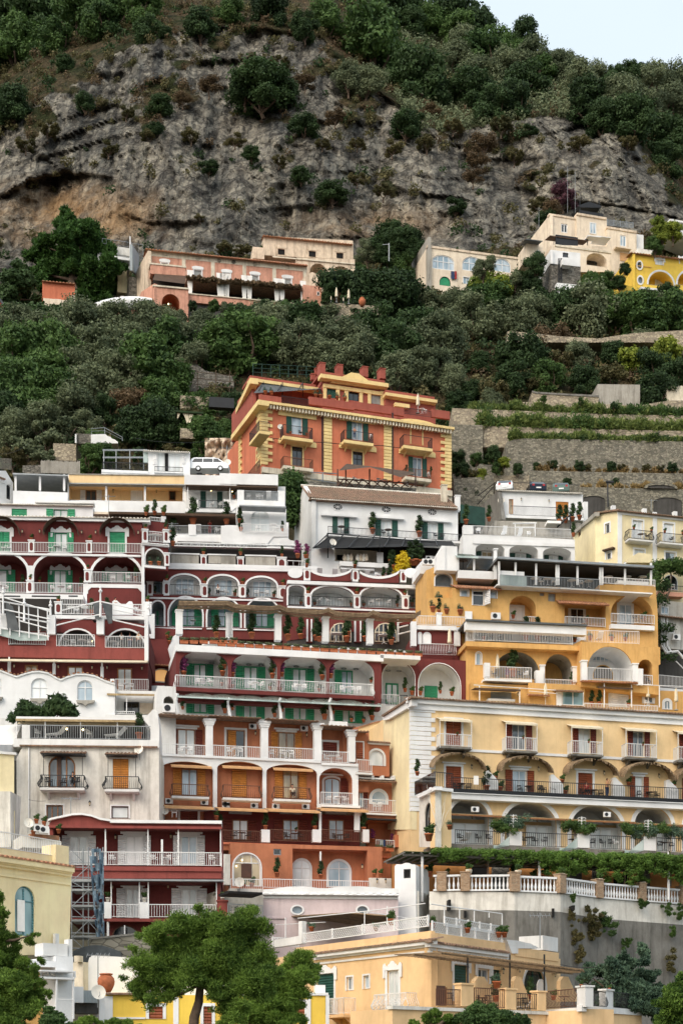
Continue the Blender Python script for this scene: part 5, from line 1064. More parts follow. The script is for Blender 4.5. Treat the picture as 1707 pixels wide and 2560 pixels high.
# ================= yellow hotel =================
T('B3');f7=F(1027,113,1707,118.1);f7l=F(958,119,1027,113)
b=Bld('yellow_hotel','large pale yellow hotel with brown shuttered balconies, long black railing and reed hoods, right side','hotel',f7,-200,1045)
G_=[('B3',18,118,782,955,'glass','c',(-20,185,876,958)),('B3',450,538,812,978,'glass','o',(412,612,897,985)),('B3',882,960,836,1002,'curtain','o',(840,1040,922,1008)),('B3',1238,1312,858,1024,'glass','o',(1195,1392,940,1030)),('B3',1575,1650,880,1045,'glass','o',(1535,1735,962,1050))]
for t_,x0,x1,y0,y1,g,sh,(a,c,d_,e)in G_:
 b.win(x0,y0,x1,y1,pn=g,sh=sh,shm='sh_redbrown' if sh=='o' else 'sh_brown',sur='p' if sh=='c' else None,fr=Wmetal,sw=.46)
 b.bal(a,d_,c,e,.8,Wmetal,'concrete',th=.14)
 b.awn(a-4,d_-118,c+6,d_-92,.9,'cloth_cream',drop=.3,posts=2.0)
 put('pot',b.pt((a+c)/2+10,d_+12,.8),where='hanging on the yellow hotel upper balcony rail',scale=.5)
T('C3')
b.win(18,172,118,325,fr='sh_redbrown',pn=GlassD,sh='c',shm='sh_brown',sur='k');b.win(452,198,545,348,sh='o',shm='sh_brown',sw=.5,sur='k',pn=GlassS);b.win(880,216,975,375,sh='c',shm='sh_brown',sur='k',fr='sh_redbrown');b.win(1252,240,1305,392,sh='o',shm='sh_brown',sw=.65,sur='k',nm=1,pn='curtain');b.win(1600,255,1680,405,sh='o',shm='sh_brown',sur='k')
for x0,x1,y0,y1 in((45,298,388,700),(398,740,408,720),(835,1166,428,740),(1247,1490,440,755),(1580,1800,458,770)):b.log('white',x0,y0,x1,y1,.45 if x1-x0<300 else.4,2.6,border=Wclean,bw=.3)
b.wall(CreamY,0,0,0,0,12,pts=[((1027-1107)*2.6133,(1742-1850)*2.6133),(1800,(1789-1850)*2.6133),(1800,1000),(-209,1000)])
T('B3');m=MB(f7);ua,ub=f7.uz(-209,640,.3)[0],f7.uz(1800,700,.3)[0];z=f7.uz(-205,640,.3)[1];zb=f7.uz(-205,712,.15)[1];m.box(ua-.3,ub,z-.35,z,0,.35);m.box(ua-.15,ub,zb,z-.35,0,.15);m.build('cornice',Wclean,b.o)
b.tiles(-220,636,1800,.55,.1,'tiles',0,1.6,pitch=.24,slope=.3)
m=MB(f7);z=f7.uz(190,975,.08)[1];m.box(ua,ub,z-.18,z,0,.08);m.build('moulding',Wclean,b.o)
T('B2');m=MB(f7)
z0,z1=f7.uz(1240,1380,0)[1],f7.uz(1240,700,0)[1];u0=f7.uz(1240,700,0)[0];n_=22
for k in range(n_):m.box(u0-.06,u0+(1.75 if k%2 else 1.45),z0+(z1-z0)*k/n_+.02,z0+(z1-z0)*(k+1)/n_-.02,-.3,.07)
m.build('corner_quoins',Wclean,b.o)
b.face(f7l);b.wall('pale_yellow',0,0,0,0,.4,pts=[(1058,765),(1240,650),(1240,1500),(1058,1500)]);m=MB(f7l);m.plate([f7l.uz(x,y,.25)for x,y in((1050,755),(1242,635),(1242,690),(1090,780),(1055,785))],[],-.2,.25);m.build('cornice',Wclean,b.o);m=MB(f7l);m.plate([f7l.uz(x,y,.4)for x,y in((1045,752),(1242,626),(1242,638),(1048,762))],[],-.2,.4);m.build('roof_edge','tiles',b.o)
b.face(f7);T('C3')
for x0,x1,y0,y1 in((-80,265,68,175),(362,702,90,195),(795,1128,108,215),(1158,1492,130,238),(1505,1840,150,258)):
 m=MB(f7);u0,u1,z0,z1=b.rect(x0,y0,x1,y1,.5,.5);n_=14;ring=[];c0=(u0+u1)/2;w_=(u1-u0)/2;H=(z1-z0)
 for k in range(n_+1):
  a=math.pi*(.02+.96*k/n_);u=c0-w_*math.cos(a);zz=z0+H*math.sin(a)*(1.0)
  ring.append((u,zz))
 for off in(0,.07):
  i=m.addv([m.P(u,zz-off,0)for u,zz in ring]+[m.P(u,zz-.28-off,1.15)for u,zz in ring]);m.f+=[(i+k,i+k+1,i+n_+2+k,i+n_+1+k)for k in range(n_)]
 rs=random.Random(int(x0))
 for k in range(90):t=rs.random()*n_;q=int(min(t,n_-.01));f_=t-q;u=ring[q][0]*(1-f_)+ring[q+1][0]*f_;zz=ring[q][1]*(1-f_)+ring[q+1][1]*f_-.28;l_=rs.uniform(.05,.22);m.quad((u-.02,zz,1.14),(u+.02,zz,1.14),(u+.02,zz-l_,1.16),(u-.02,zz-l_,1.16))
 o=m.build('reed_hood','reed',b.o);m=MB(f7)
 for k in(2,5,8,11):u,zz=ring[k];m.tube([m.P(u,zz-.1,.02),m.P(u,zz-.38,1.1)],.03,5)
 m.build('frame','rust_metal',o)
lant(b,[(182,190),(618,205),(1045,230),(1403,250)],'between the yellow hotel terrace doors')
m=MB(f7);D_=.7;u0=f7.uz(52,345,D_)[0];ue=f7.uz(1800,345,D_)[0];z0=f7.uz(60,345,D_)[1];m.box(u0,ue,z0-.42,z0-.02,0,D_);m.build('terrace_slab',Wclean,b.o)
m=MB(f7);m.box(u0,ue,z0-.02,z0+.03,-.05,D_+.12);m.build('terrace_edge',Wclean,b.o)
b.rail([(u0,D_),(ue,D_)],z0,z0+1.12,'iron',pitch=.14);m=MB(f7);m.box(u0,ue,z0,z0+.32,D_-.05,D_-.03);m.build('kick_board','iron',b.o)
for x,y in((725,270),(1130,290),(1480,305),(300,245)):
 m=MB(f7);q=[(x-12,y-48),(x+5,y-50),(x+25,y-28),(x+48,y-8),(x+68,y+22),(x+68,y+75),(x-12,y+75)];m.plate([f7.uz(a,c,D_-.15)for a,c in q],[],0,D_-.15)if 0 else m.plate([f7.uz(a,c,.7)for a,c in q],[],.0,.45);m.build('terrace_divider',Wclean,b.o)
furn(b,'pot 342 262 1.1; pot 778 282 1.1; pot 1212 300 1.1; pot 1505 318 1.1','on the yellow hotel long terrace dividers',.3)
furn(b,'pot_tall 285 335 1.9; pot 375 335 1.3; pot 800 355 1.1; table_dark 120 335; chair_dark 165 338; chair_dark 85 335; table_dark 560 350; chair_dark 500 350; chair_dark 655 352; chair_dark 715 352; chair_dark 630 350; table_dark 985 375; chair_dark 910 372; chair_dark 1030 378; table_dark 1350 388; chair_dark 1280 385; chair_dark 1395 390','on the yellow hotel long terrace',.3)
ppl(b,1070,372,.45,'woman in orange top and blue shorts standing at the black railing, arm raised',pose='reach',shirt='awning_tan',legs='cloth_blue',hair='hair',rot=.6)
ppl(b,935,365,.3,'person in red seated before the closed brown shutters on the yellow hotel terrace',pose='sit',shirt='cloth_red')
m=MB(f7);c=thing('towel','white towel hanging on the left end of the long black railing','towel',b.pt(212,290,D_+.05));m.box(*b.rect(198,235,230,292,D_),D_+.03,D_+.06);m.build('cloth','cloth_white',c)
for x0,x1,y in((55,385,478),(392,832,498),(835,1258,518),(1262,1620,540),(1640,1800,560)):b.awn(x0,y-6,x1,y+10,1.9,'straw',d=-1,drop=.3,r=.5,name='straw_awning');u0,u1,z0,z1=b.rect(x0,y,x1,y+12,.9,.5);m=MB(f7);m.box(u0,u1,z0-.1,z0,.85,.95);m.build('awning_beam','wood',b.o)
f7b=F(1107,111.5,1707,115.9);b.face(f7b)
for x0,x1 in((60,310),(540,745),(955,1170),(1390,1480),(1640,1790)):b.win(x0,540+(x0/1568)*48,x1,690+(x0/1568)*48,d=-2.8,pn='curtain',nm=3 if x1-x0>150 else 2,fr=Wmetal,hole=False,r=.1)
b.face(f7);b.box('recess_wall',CreamY,20,500,1800,760,-2.9,-2.55,.0,at=-2.55)if 0 else None
b.face(f7b);b.wall(CreamY,20,512,1780,700,.2,d=-2.95,name='recess_wall',r=0);D2_=1.2;u0=f7b.uz(-40,675,D2_)[0];ue=f7b.uz(1800,740,D2_)[0];z0=f7b.uz(0,676,D2_)[1]
m=MB(f7b);m.box(u0,ue,z0-.75,z0,-3,D2_+.1);m.build('lower_terrace_slab','concrete',b.o)
b.rail([(f7b.uz(78,600,D2_)[0],D2_),(ue,D2_)],z0,z0+1.0,'iron',pitch=.15)
for x0,x1,y0 in((15,76,583),(433,515,597),(877,957,612),(1310,1390,630),(1700,1780,645)):b.post(x0,y0,x1,y0+92,D2_+.1,Wclean,'planter_pillar',th=.6)
for x0,x1 in((330,433),(760,877),(1185,1310),(1600,1700)):
 m=MB(f7b);A_,B_=f7b.uz(x0,650+x0*.05,D2_+.15),f7b.uz(x1,620+x1*.02,D2_+.15);m.quad((A_[0],z0,D2_+.12),(B_[0],z0,D2_+.12),(B_[0],B_[1],D2_+.12),(A_[0],A_[1]-.5,D2_+.12));m.build('glass_screen','sheet_glass',b.o)
WL='on the yellow hotel lower terrace'
furn(b,'chair_dark 110 668; lounger 150 670; chair_dark 230 670; chair_wicker 298 672; table_dark 560 685; chair_dark 530 685; chair_dark 600 688; chair_dark 660 690; table_dark 845 698; chair_wicker 975 700; chair_dark 1040 702; chair_wicker 1095 703; chair 1130 705; table_dark 1445 718; chair_dark 1415 716; chair_dark 1490 720',WL,.2)
for x,y,s in((390,590,1),(485,560,1.1),(860,590,1),(925,585,.8),(1240,600,.9),(1290,620,1.1),(1380,600,1),(1540,620,1.1)):
 o=thing('planter_bush','rounded grey green bush','bush',f7b.at(x,y+28,1.2),0,'bushes on the white planter pillars',where='on a yellow hotel planter pillar');me=crown_mesh('foliage','leaf_cedar' if s>1 else 'leaf_green',[(random.uniform(-.8,.8)*s,random.uniform(-.3,.3),.3+random.uniform(-.1,.5)*s,.34*s)for _ in range(12)],2600,.07,int(x));k=bpy.data.objects.new('foliage',me);COL.objects.link(k);k.parent=o;m=MB();m.tube([f7b.at(x,y+40,1.2),f7b.at(x,y,1.2)],.04,5);m.build('stem','bark',o)
for x,y in((458,485),(905,500),(1338,520)):
 o=thing('wrought_iron_finial','white wrought iron finial','ornament',f7b.at(x,y+85,1.35),0,'white finials on the planter pillars',where='on a yellow hotel planter pillar');m=MB();p=f7b.at(x,y+90,1.35);q=f7b.at(x,y,1.35);m.tube([p,q],.035,6);m.build('stem',Wmetal,o)
 for h in(.25,.45,.65,.85):
  m=MB();c=p.lerp(q,h)
  for s in(-1,1):m.tube([c,c+Vector((s*.15,0,.08)),c+Vector((s*.28,0,.02)),c+Vector((s*.25,0,-.06))],.025,5)
  m.build('scroll',Wmetal,o)
lant(b,[(185,515),(608,535),(1043,550)],'under the yellow hotel straw awnings',-2.4)
furn(b,'ac 205 472 .9','in the left yellow hotel arch',-1.5);furn(b,'ac 1065 505 .9','in the third yellow hotel arch',-1.5)
T('C2');ftw=F(1087,108.4,1128,109.0);ftwl=F(1047,112,1087,108.4)
b.face(ftw);b.wall(CreamY,1395,325,1502,700,.6);b.box('cornice',Wclean,1378,305,1515,325,-.2,.25);b.railp(1385,205,1510,308,.2,'iron')
b.face(ftwl);b.win(1325,410,1378,600,rise=.5,fr='iron',pn=GlassD,nm=2,sur=None);b.wall('white_old',0,0,0,0,.4,pts=[(1292,380),(1397,325),(1397,700),(1292,700)]);m=MB(ftwl);m.plate([ftwl.uz(x,y,.3)for x,y in((1272,365),(1397,302),(1397,326),(1284,380))],[],-.2,.3);m.build('cornice',Wclean,b.o)
m=MB(ftwl);m.plate([ftwl.uz(x,y,.32)for x,y in((1262,272),(1397,203),(1397,300),(1262,362))],[],.29,.32);m.build('dark_panel',GlassD,b.o)
furn(b,'chair_dark 1350 330; chair_dark 1340 300','on the yellow hotel corner terrace',-.5)
T('C2');b.face(f7l);put('pot_tall',f7l.at(1280,232,.6),0,'small shrub on the corner of the yellow hotel terrace','',1.2)
b.face(ftw);furn(b,'pot 1355 660 2.0','below the dark arched corner window',1.2);T('C3');furn(b,'pot_low 42 585 1.2','on the left white pillar below the yellow corner',2.5)
T('C2');o=thing('bare_shrub','bare pale shrub growing against the yellow corner tower','shrub',ftw.at(1430,600,.4));m=MB();rs=random.Random(9)
base=ftw.at(1425,600,.5)
for k in range(14):
 t=base+Vector((rs.uniform(-.9,1.2),rs.uniform(-.2,.2),rs.uniform(1.2,3.4)));mid=base.lerp(t,.5)+Vector((rs.uniform(-.2,.2),0,.2));m.tube([base,mid,t],[.012,.009,.005],4)
m.build('branches','pot_white',o)
# ================= vine pergola, terrace wall and balustrade =================
T('C3');f8=F(1000,108,1707,112.5)
b=Bld('pergola_house','shaded ochre wall with dark doorways under the vine pergola','house',f8,0,960);b.win(185,822,295,905,pn='dark',fr='wood_dark',nm=1);b.win(1110,870,1215,960,pn=GlassD,fr='wood_dark',nm=1);b.win(-200,845,-130,900,rise=.5,fr=Wmetal,pn='glass_warm')
b.wall('ochre_deep',-260,780,1800,1200,3,r=0)
for x0,x1 in((320,430),(820,905),(975,1040),(1270,1350)):b.box('stone_facing','stone_grey',x0,790,x1,1000,0,.15)
c=thing('pergola','vine pergola frame stretching under the yellow hotel','pergola',f8.at(-150,720,4.5));fg=F(980,102.5,1707,107.5);m=MB(fg);u0,z=fg.uz(-260,742);u1=fg.uz(1800,742)[0];m.box(u0,u1,z-.12,z,-.1,0);m.box(u0,u1,z-.12,z,-4,-3.9)
for k in range(40):u=u0+(u1-u0)*k/39;m.box(u-.04,u+.04,z,z+.08,-4.5,.3)
m.build('beams','concrete',c);m=MB(fg);m.box(u0,u1,z+.09,z+.13,-4.5,.25);m.build('roof_mat','leaf_dark',c)
for x in(636,-130,1480):m=MB(fg);q=fg.uz(x,730);m.tube([fg.w(q[0],q[1]-3.2,-.2),fg.w(q[0],q[1],-.2)],.09,8);m.build('post',Wmetal,c)
rs=random.Random(12)
def vine(name,label,x0,x1,n_,f,seed,mat='leaf_vine',drop=55,ybase=725,ll=9000):
 rs=random.Random(seed);o=thing(name,label,'vine',f.at((x0+x1)/2,ybase,.3));bl=[]
 for k in range(n_):
  x=rs.uniform(x0,x1);y=ybase+(x/1568)*45+rs.uniform(-18,drop)*(rs.random()**1.2);p=f.at(x,y,rs.uniform(-.5,.5));bl.append((p.x-o.location.x,p.y-o.location.y,p.z-o.location.z,rs.uniform(.08,.24)))
 me=crown_mesh('foliage',mat,bl,ll*2,.07,seed,asp=1.4,shell=(.2,1.5));k=bpy.data.objects.new('foliage',me);COL.objects.link(k);k.parent=o
 m=MB();m.tube([f.at((x0+x1)/2,ybase+230,-.3),f.at((x0+x1)/2+5,ybase+60,-.3),f.at((x0+x1)/2-8,ybase,0)],.06,6);m.build('stem','bark',o);return o
vine('grape_vine','bright green vine trailing along the left half of the pergola edge',-60,640,190,fg,21,drop=70,ll=12000)
vine('grape_vine','dense green vine mass over the pergola left of its middle',640,980,190,fg,22,drop=150,ll=14000)
vine('grape_vine','dense green vine mass hanging over the right pergola',1010,1360,230,fg,23,drop=190,ll=16000)
vine('grape_vine','bushy green vine at the right edge above the balustrade',1370,1600,170,fg,24,drop=180,ll=13000)
for x,y,s,t in((-190,880,1.0,'pot_tall'),(590,900,1.4,'pot'),(470,880,1.6,'pot_tall'),(665,895,1.6,'pot'),(-90,870,1.5,'pot'),(20,890,1.3,'pot')):put(t,f8.at(x,y+25,3.0),0,where='in the shade behind the balustrade',scale=s)
T('C3')
wl=[(1130-1107,2180,104.0),(0,0,0)]
segs=[((-90,905),(-5,905),102.5,102.2),((-5,905),(145,905),102.2,101.8),((145,905),(465,908),101.8,101.5),((465,908),(765,918),101.5,102.5),((765,918),(1010,950),102.5,105.2),((1010,950),(1290,972),105.2,107.2),((1290,972),(1560,992),107.2,109.0),((1560,992),(1800,1010),109.0,111)]
RW=thing('retaining_wall','tall curved retaining wall, white above and stained grey below, overgrown in patches','wall',PW(sx(300),sy(1045),101.6))
BS=thing('balustrade','long white balustrade with turned balusters between brick pillars','balustrade',PW(sx(300),sy(985),101.6))
mw,mg=MB(),MB();zt=None
for(xa,ya),(xb,yb),Ya,Yb in segs:
 A_,B_=PW(sx(xa),sy(ya+85),Ya),PW(sx(xb),sy(yb+85),Yb);Aw,Bw=PW(sx(xa),sy(ya+(205 if xa<800 else 215)),Ya),PW(sx(xb),sy(yb+(205 if xb<800 else 215)),Yb)
 for m_,(p,q,r_,s_)in((mw,(A_,B_,Bw,Aw)),(mg,(Aw,Bw,Vector((Bw.x,Bw.y-.1,2)),Vector((Aw.x,Aw.y-.1,2))))):
  N=8;i=m_.addv([p.lerp(q,k/N)for k in range(N+1)]+[s_.lerp(r_,k/N)for k in range(N+1)]);m_.f+=[(i+k,i+k+1,i+N+2+k,i+N+1+k)for k in range(N)]
 i=mw.addv([A_,B_,B_+Vector((0,2.5,0)),A_+Vector((0,2.5,0))]);mw.f.append((i,i+1,i+2,i+3))
 fs=F(sx(xa),Ya,sx(xb),Yb);u0,z1=fs.uz(xa,ya);u1,z1b=fs.uz(xb,yb);z0=fs.uz(xa,ya+83)[1];H=1.0;p0=.28
 for xx_,uu in((xa,u0),):
  if xa>-80:m=MB(fs);m.box(uu-.3,uu+.3,z0,z0+H+.18,-.3,.25);m.box(uu-.34,uu+.34,z0+H+.18,z0+H+.24,-.34,.29);m.build('brick_pillar','brick',BS)
 m=MB(fs);m.box(u0+.3,u1-.3,z0+.0,z0+.1,-.2,.12);m.build('plinth',Wclean,BS);m=MB(fs);m.box(u0+.3,u1-.3,z0+H-.1,z0+H+.02,-.22,.14);m.build('rail',Wclean,BS)
 n_=max(1,int((u1-u0-.6)/.24));m=MB()
 for k in range(n_):c=fs.w(u0+.3+(u1-u0-.6)*(k+.5)/n_,z0,0);m.lathe(c,[(.05,.1),(.05,.18),(.09,.34),(.07,.46),(.035,.62),(.045,.8),(.055,.9)],8)
 m.build('balusters',Wclean,BS,True)
mw.build('white_wall','white_old',RW);mg.build('grey_wall','concrete',RW)
for m_ in((40,235,300,12),(535,232,300,16),(142,308,350,12),(706,295,350,12),(416,335,415,20),(838,275,305,16)):
 T('D3');x,y0,y1,w_=m_;f_=F(1107,102,1500,103.5);m=MB(f_);r_=Bld.rect(type('q',(),{'F':f_})(),x-w_/2,y0,x+w_/2,y1,.4);m.box(*r_,-.5,.62 if x<600 else.9);m.build('drain_slot','dark',RW)
T('C3')
for x,y in((168,880),(490,885),(775,905),(1022,938),(1302,958),(1560,975)):
 Y=interp(x,[(-5,102.2),(145,101.8),(465,101.5),(765,102.5),(1010,105.2),(1290,107.2),(1560,109)]);p=PW(sx(x),sy(y+12),Y);put('urn',p,0,where='on a brick pillar of the balustrade',scale=1.25)
T('D3')
for i_,(x,y,r_,mt,asp_)in enumerate(((1080,380,58,'leaf_green',2),(945,320,40,'leaf_scrub',2),(985,440,40,'leaf_scrub',2),(840,320,30,'leaf_scrub',2),(870,455,35,'leaf_scrub',2),(880,570,45,'leaf_scrub',2),(1190,510,30,'leaf_green',2),(1300,245,30,'leaf_green',2),(1465,290,26,'leaf_green',2),(1500,430,22,'leaf_green',2),(1560,300,30,'leaf_green',2),(1480,630,45,'leaf_scrub',2),(1000,390,36,'leaf_scrub',2),(845,215,14,'leaf_green',2))):
 Y=interp(x,[(-5,102.2),(765,102.4),(1010,105),(1290,107),(1560,108.8)])-.25;rr=r_/CR[2]*Y/FP;c=PW(sx(x),sy(y),Y);o=thing('wall_plant','tuft of greenery','plant',c,0,'plants growing out of the retaining wall',where='growing from the grey retaining wall')
 me=crown_mesh('foliage',mt,[(random.gauss(0,.5)*rr,-.1,random.gauss(-.4,.8)*rr,rr*random.uniform(.2,.45))for _ in range(13)],1500,.06,i_,asp=3.2,needle=True);k=bpy.data.objects.new('foliage',me);COL.objects.link(k);k.parent=o
 m=MB();m.tube([c,c+Vector((0,-.2,rr*.4))],.03,5);m.build('stem','bark',o)
T('C2');f=F(985,103,1041,102.5);b=Bld('entrance_tower','small white entrance tower with a square dark opening left of the balustrade','tower',f,1130,1040);b.win(1190,843,1236,903,pn='dark',fr='iron',nm=1,sur=None);m=MB(f)
b.wall(Wclean,0,0,0,0,3,pts=[(1132,825),(1142,812),(1180,812),(1200,803),(1225,803),(1240,812),(1262,812),(1270,825),(1275,1400),(1132,1400)])
b.wall('white_old',1160,992,1290,1500,2.5,d=-.2);o=b
p=f.at(1000,0);T('D2');b.post(1092,905,1110,700,0,Tcotta)if 0 else None
# ================= lilac house =================
T('D2');f=F(655,101,998,101.6);b=Bld('lilac_house','lilac house with two oval white framed windows and wavy white parapet','house',f,275,430)
for x in(497,922):
 u,z=f.uz(x,300);ew,eh=.42,.3;n_=20
 el=[(u+ew*.78*math.cos(a*2*math.pi/n_),z+eh*.78*math.sin(a*2*math.pi/n_))for a in range(n_)];eo=[(u+ew*1.05*math.cos(a*2*math.pi/n_),z+eh*1.08*math.sin(a*2*math.pi/n_))for a in range(n_)]
 b.holes.append((f,el,.16,0));m=MB(f);m.plate(eo,[el],0,.07);o=m.build('window',Wclean,b.o);m=MB(f);m.plate(el,[],-.2,-.14);m.build('pane','glass',o)
b.wall('lilac',272,200,1155,700,9,r=0);b.wall(Wclean,0,0,0,0,.5,pts=[(272,188),(275,165),(330,163),(430,148),(530,145),(600,152),(670,162),(760,148),(900,145),(1000,150),(1040,158),(1160,160),(1160,190),(272,190)],d=.15,name='parapet')
b.tiles(268,196,1160,.35,.07,'white',0,.3,pitch=.5,name='dentils');b.box('moulding','white',272,205,1155,224,0,.08);b.box('moulding','lilac',272,348,420,356,0,.1)
b.win(395,415,510,480,fr='wood',pn='glass_warm',sur=None);b.win(700,375,760,430,fr='wood_dark',pn=GlassD);lant(b,[(328,415)],'on the lilac house wall')
f=F(600,97,700,98);lattice(f,[(335,478,505,535)],'short white lattice fence beside the pine and lilac house',posts=3)
T('D1');f=F(553,97,655,98);b=Bld('stair_landing','dim stair landing with railing between the dark red and lilac houses','house',f,1450,340);b.wall(GreyP,1400,180,1720,900,1.5,d=-2);b.railp(1490,258,1715,340,0,GreyM);m=MB(f);m.plate([f.uz(x,y)for x,y in((1500,345),(1560,270),(1562,400),(1500,400))],[],-.8,0);m.build('ramp_wall',GreyP,b.o);b.box('awning','dark',1495,175,1715,190,-1,1)
# ================= red hotel: left wing =================
def ovalpost(b,x0,y0,x1,y1,d=.1,th=.35,oval=True):
 o=b.post(x0,y0,x1,y1,d,Wclean,'pier',th=th,cap=True);u0,u1,z0,z1=b.rect(x0,y0,x1,y1,d,.5);w=(u1-u0);h=z1-z0
 if oval:
  c=(u0+u1)/2;zc=(z0+z1)/2;a=w*.3;e=h*.36;pts=[(c+a*math.cos(t)*(1),zc+(e-a)*(1 if math.sin(t)>0 else-1)+a*math.sin(t))for t in[2*math.pi*(k+.5)/16 for k in range(16)]]
  m=MB(b.F);m.plate(pts,[],d,d+.012);m.build('inlay',Burgd,o)
 return o
T('A1');g1=F(0,134,356,134.6)
b=Bld('red_hotel','dark red hotel wing with green shutters, hooped awnings and white arched loggias, left edge','hotel',g1,0,1000)
b.win(-60,470,66,605,sh=None,shm=ShGreen,sur='w',pn=GlassD,fr=ShGreen,hole=True);b.box('shutter',ShGreen,-20,470,20,600,-.1,.02,.5);b.box('shutter',ShGreen,24,470,64,600,-.1,.02,.5)
b.win(360,475,442,603,sh='o',shm=ShGreen,sur='w',pn='curtain',fr=ShGreen,nm=2);b.win(718,470,818,607,sh='c',shm=ShGreen,sur='w',pn=GlassD,fr=ShGreen)
b.log(Burgd,-120,612,180,870,.42,2.4,border=Wclean,bw=.22);b.log(Burgd,225,614,560,872,.38,2.4,border=Wclean,bw=.22);b.log(Burgd,600,622,925,806,.45,2.4,border=Wclean,bw=.22)
for x0,x1,y0,y1,g in((355,437,722,870,'curtain'),(-60,50,718,868,'curtain'),(715,808,728,800,'plastic_white')):b.win(x0,y0,x1,y1,d=-2.4,sh='o' if x1!=50 else 'r',shm=ShGreen,sw=.48,sur='w',pn=g,fr=ShGreen,hole=False)
b.wall(Burgd,-250,382,930,1100,11)
b.box('roof_edge',Wclean,-250,362,982,384,-.5,.22,0);b.tiles(-250,360,985,.35,.1,'tiles_white',0,1.0,pitch=.3)
b.box('slab_edge',Wclean,-250,601,922,613,-.1,.18,0)
for x0,x1,y0,y1 in((-120,186,533,602),(226,565,536,604),(602,922,540,607)):b.railp(x0,y0,x1,y1,.12,Wmetal)
for a in((188,528,226,603),(566,533,601,607)):ovalpost(b,*a)
for x0,x1,y0,y1 in((-120,175,795,866),(218,546,800,869),(606,925,730,800)):b.railp(x0,y0,x1,y1,.05,Wmetal)
ovalpost(b,176,790,216,868);ovalpost(b,552,720,590,800);ovalpost(b,552,800,590,800.5,oval=False)
b.post(180,690,222,792,.02,Wclean)
for x0,x1,y0,y1 in((-105,132,380,492),(285,514,385,492),(653,880,388,492)):
 m=MB(g1);u0,u1,z0,z1=b.rect(x0,y0,x1,y1,.5,.5);c=(u0+u1)/2;w_=(u1-u0)/2;n_=14
 for dd in(0,.25,.5,.75,1.0):m.tube([m.P(c-w_*math.cos(math.pi*k/n_),z0+(z1-z0)*math.sin(math.pi*k/n_)+.1*(1-dd),dd)for k in range(n_+1)],.022,4)
 for off in(0,.06):
  i=m.addv([m.P(c-w_*math.cos(math.pi*k/n_),z0-off+(z1-z0)*math.sin(math.pi*k/n_)+(.1 if dd==0 else 0),dd)for dd in(0,1.0)for k in range(n_+1)]);m.f+=[(i+k,i+k+1,i+n_+2+k,i+n_+1+k)for k in range(1,n_-1)]
 m.build('hooped_awning','awning_brown',b.o)
lant(b,[(150,480),(263,480),(537,485),(628,485),(905,488)],'on the upper wall of the left red hotel wing')
furn(b,'pot 208 525 .9; pot 588 530 .9; pot 200 788 .9; pot 573 715 .7','on the oval piers of the left red hotel wing',0)
furn(b,'chair 30 600; chair 60 600; chair 330 602; chair 425 603; table 375 605','on the upper balcony of the left red hotel',.05)
WN='in the left red hotel arches';furn(b,'chair 40 862; table 15 864; chair 345 865; chair 450 865; table 400 868; chair 740 800; chair 840 800',WN,-1);furn(b,'pot_tall 150 830 1.1; pot_tall 530 850 1.1; pot 260 800 .8; pot_tall 890 790 1.5',WN,-.8)
b.log(Burgd,570,832,928,940,.0,.2,name='panel');
m=MB(g1);z=b.rect(545,808,950,940,.06,0);outer=arch(*z);u0,u1,z0,z1=b.rect(570,832,928,941,.06,0);c_=.35;hole=[(u0,z0),(u1,z0),(u1,z1-c_),(u1-c_,z1),(u0+c_,z1),(u0,z1-c_)];m.plate(outer,[hole],0,.06);m.build('panel_frame',Wclean,b.o)
b.box('slab_edge',Wclean,-200,868,548,905,0,1.4,0,at=1.4);
for x0,x1 in((25,135),(210,395),(450,510)):b.box('vent_slot','iron',x0,884,x1,893,1.4,1.42,0)
g2=F(0,126,370,126.5);b.face(g2);T('A1')
b.box('terrace_deck',Wclean,350,1012,965,1035,-4,.1,0);b.railp(405,940,600,1010,0,Wmetal);b.railp(730,940,942,1012,0,Wmetal)
b.railp(600,940,730,1010,0,Wmetal);ovalpost(b,360,932,405,1005,.1,.3);ovalpost(b,945,935,990,1010,.1,.3)
ppl(b,755,1008,-1.0,'waiter in white jacket standing by the railing left of the red hotel corner',pose='lean',shirt='cloth_white',rot=1.0)
furn(b,'pot 383 930 .9; pot_tall 600 1005 1.3; pot_tall 700 1000 1.3; pot 965 930 .9','on the middle terrace of the left red hotel',-.5);furn(b,'table_cloth 470 1005; table_cloth 560 1005; chair 500 1005; chair 800 1010; table_cloth 850 1010; chair 900 1010','on the middle terrace of the left red hotel',-1.5)
m=MB(g2);m.plate([g2.uz(x,y,-.8)for x,y in((735,1010),(735,925),(745,918),(765,917),(785,935),(800,942),(825,940),(845,922),(865,925),(870,940),(870,1010))],[],-1,-.8);m.build('baroque_wall',Wclean,b.o)
T('B1')
c=thing('canopy_frame','white pole canopy frames with folded grey shades and finials before the left red hotel','canopy',g2.at(650,220,2));m=MB()
for pts in([(370,165),(650,95-0)],[(400,70),(655,8)],[(0,35-60),(330,75)],[(20,60),(330,125)],[(660,10),(950,75)],[(740,130),(950,178)],[(130,135),(310,185)],[(740,60),(940,105)]):
 m.tube([g2.at(x,y,1.6)for x,y in pts],.05,6)
m.build('pole',Wclean,c)
for x,y0,y1 in((22,-60,90),(160,10,140),(332,25,100),(658,-70,110),(972,40,100)):m=MB();m.tube([g2.at(x,y1,1.6),g2.at(x,y0,1.6)],[.1,.05],8);p=g2.at(x,y0,1.6);m.lathe(p,[(.001,-.3),(.14,-.2),(.16,-.1),(.06,0),(.1,.12),(.04,.25),(.001,.45)],8);m.build('spire',Wclean,c)
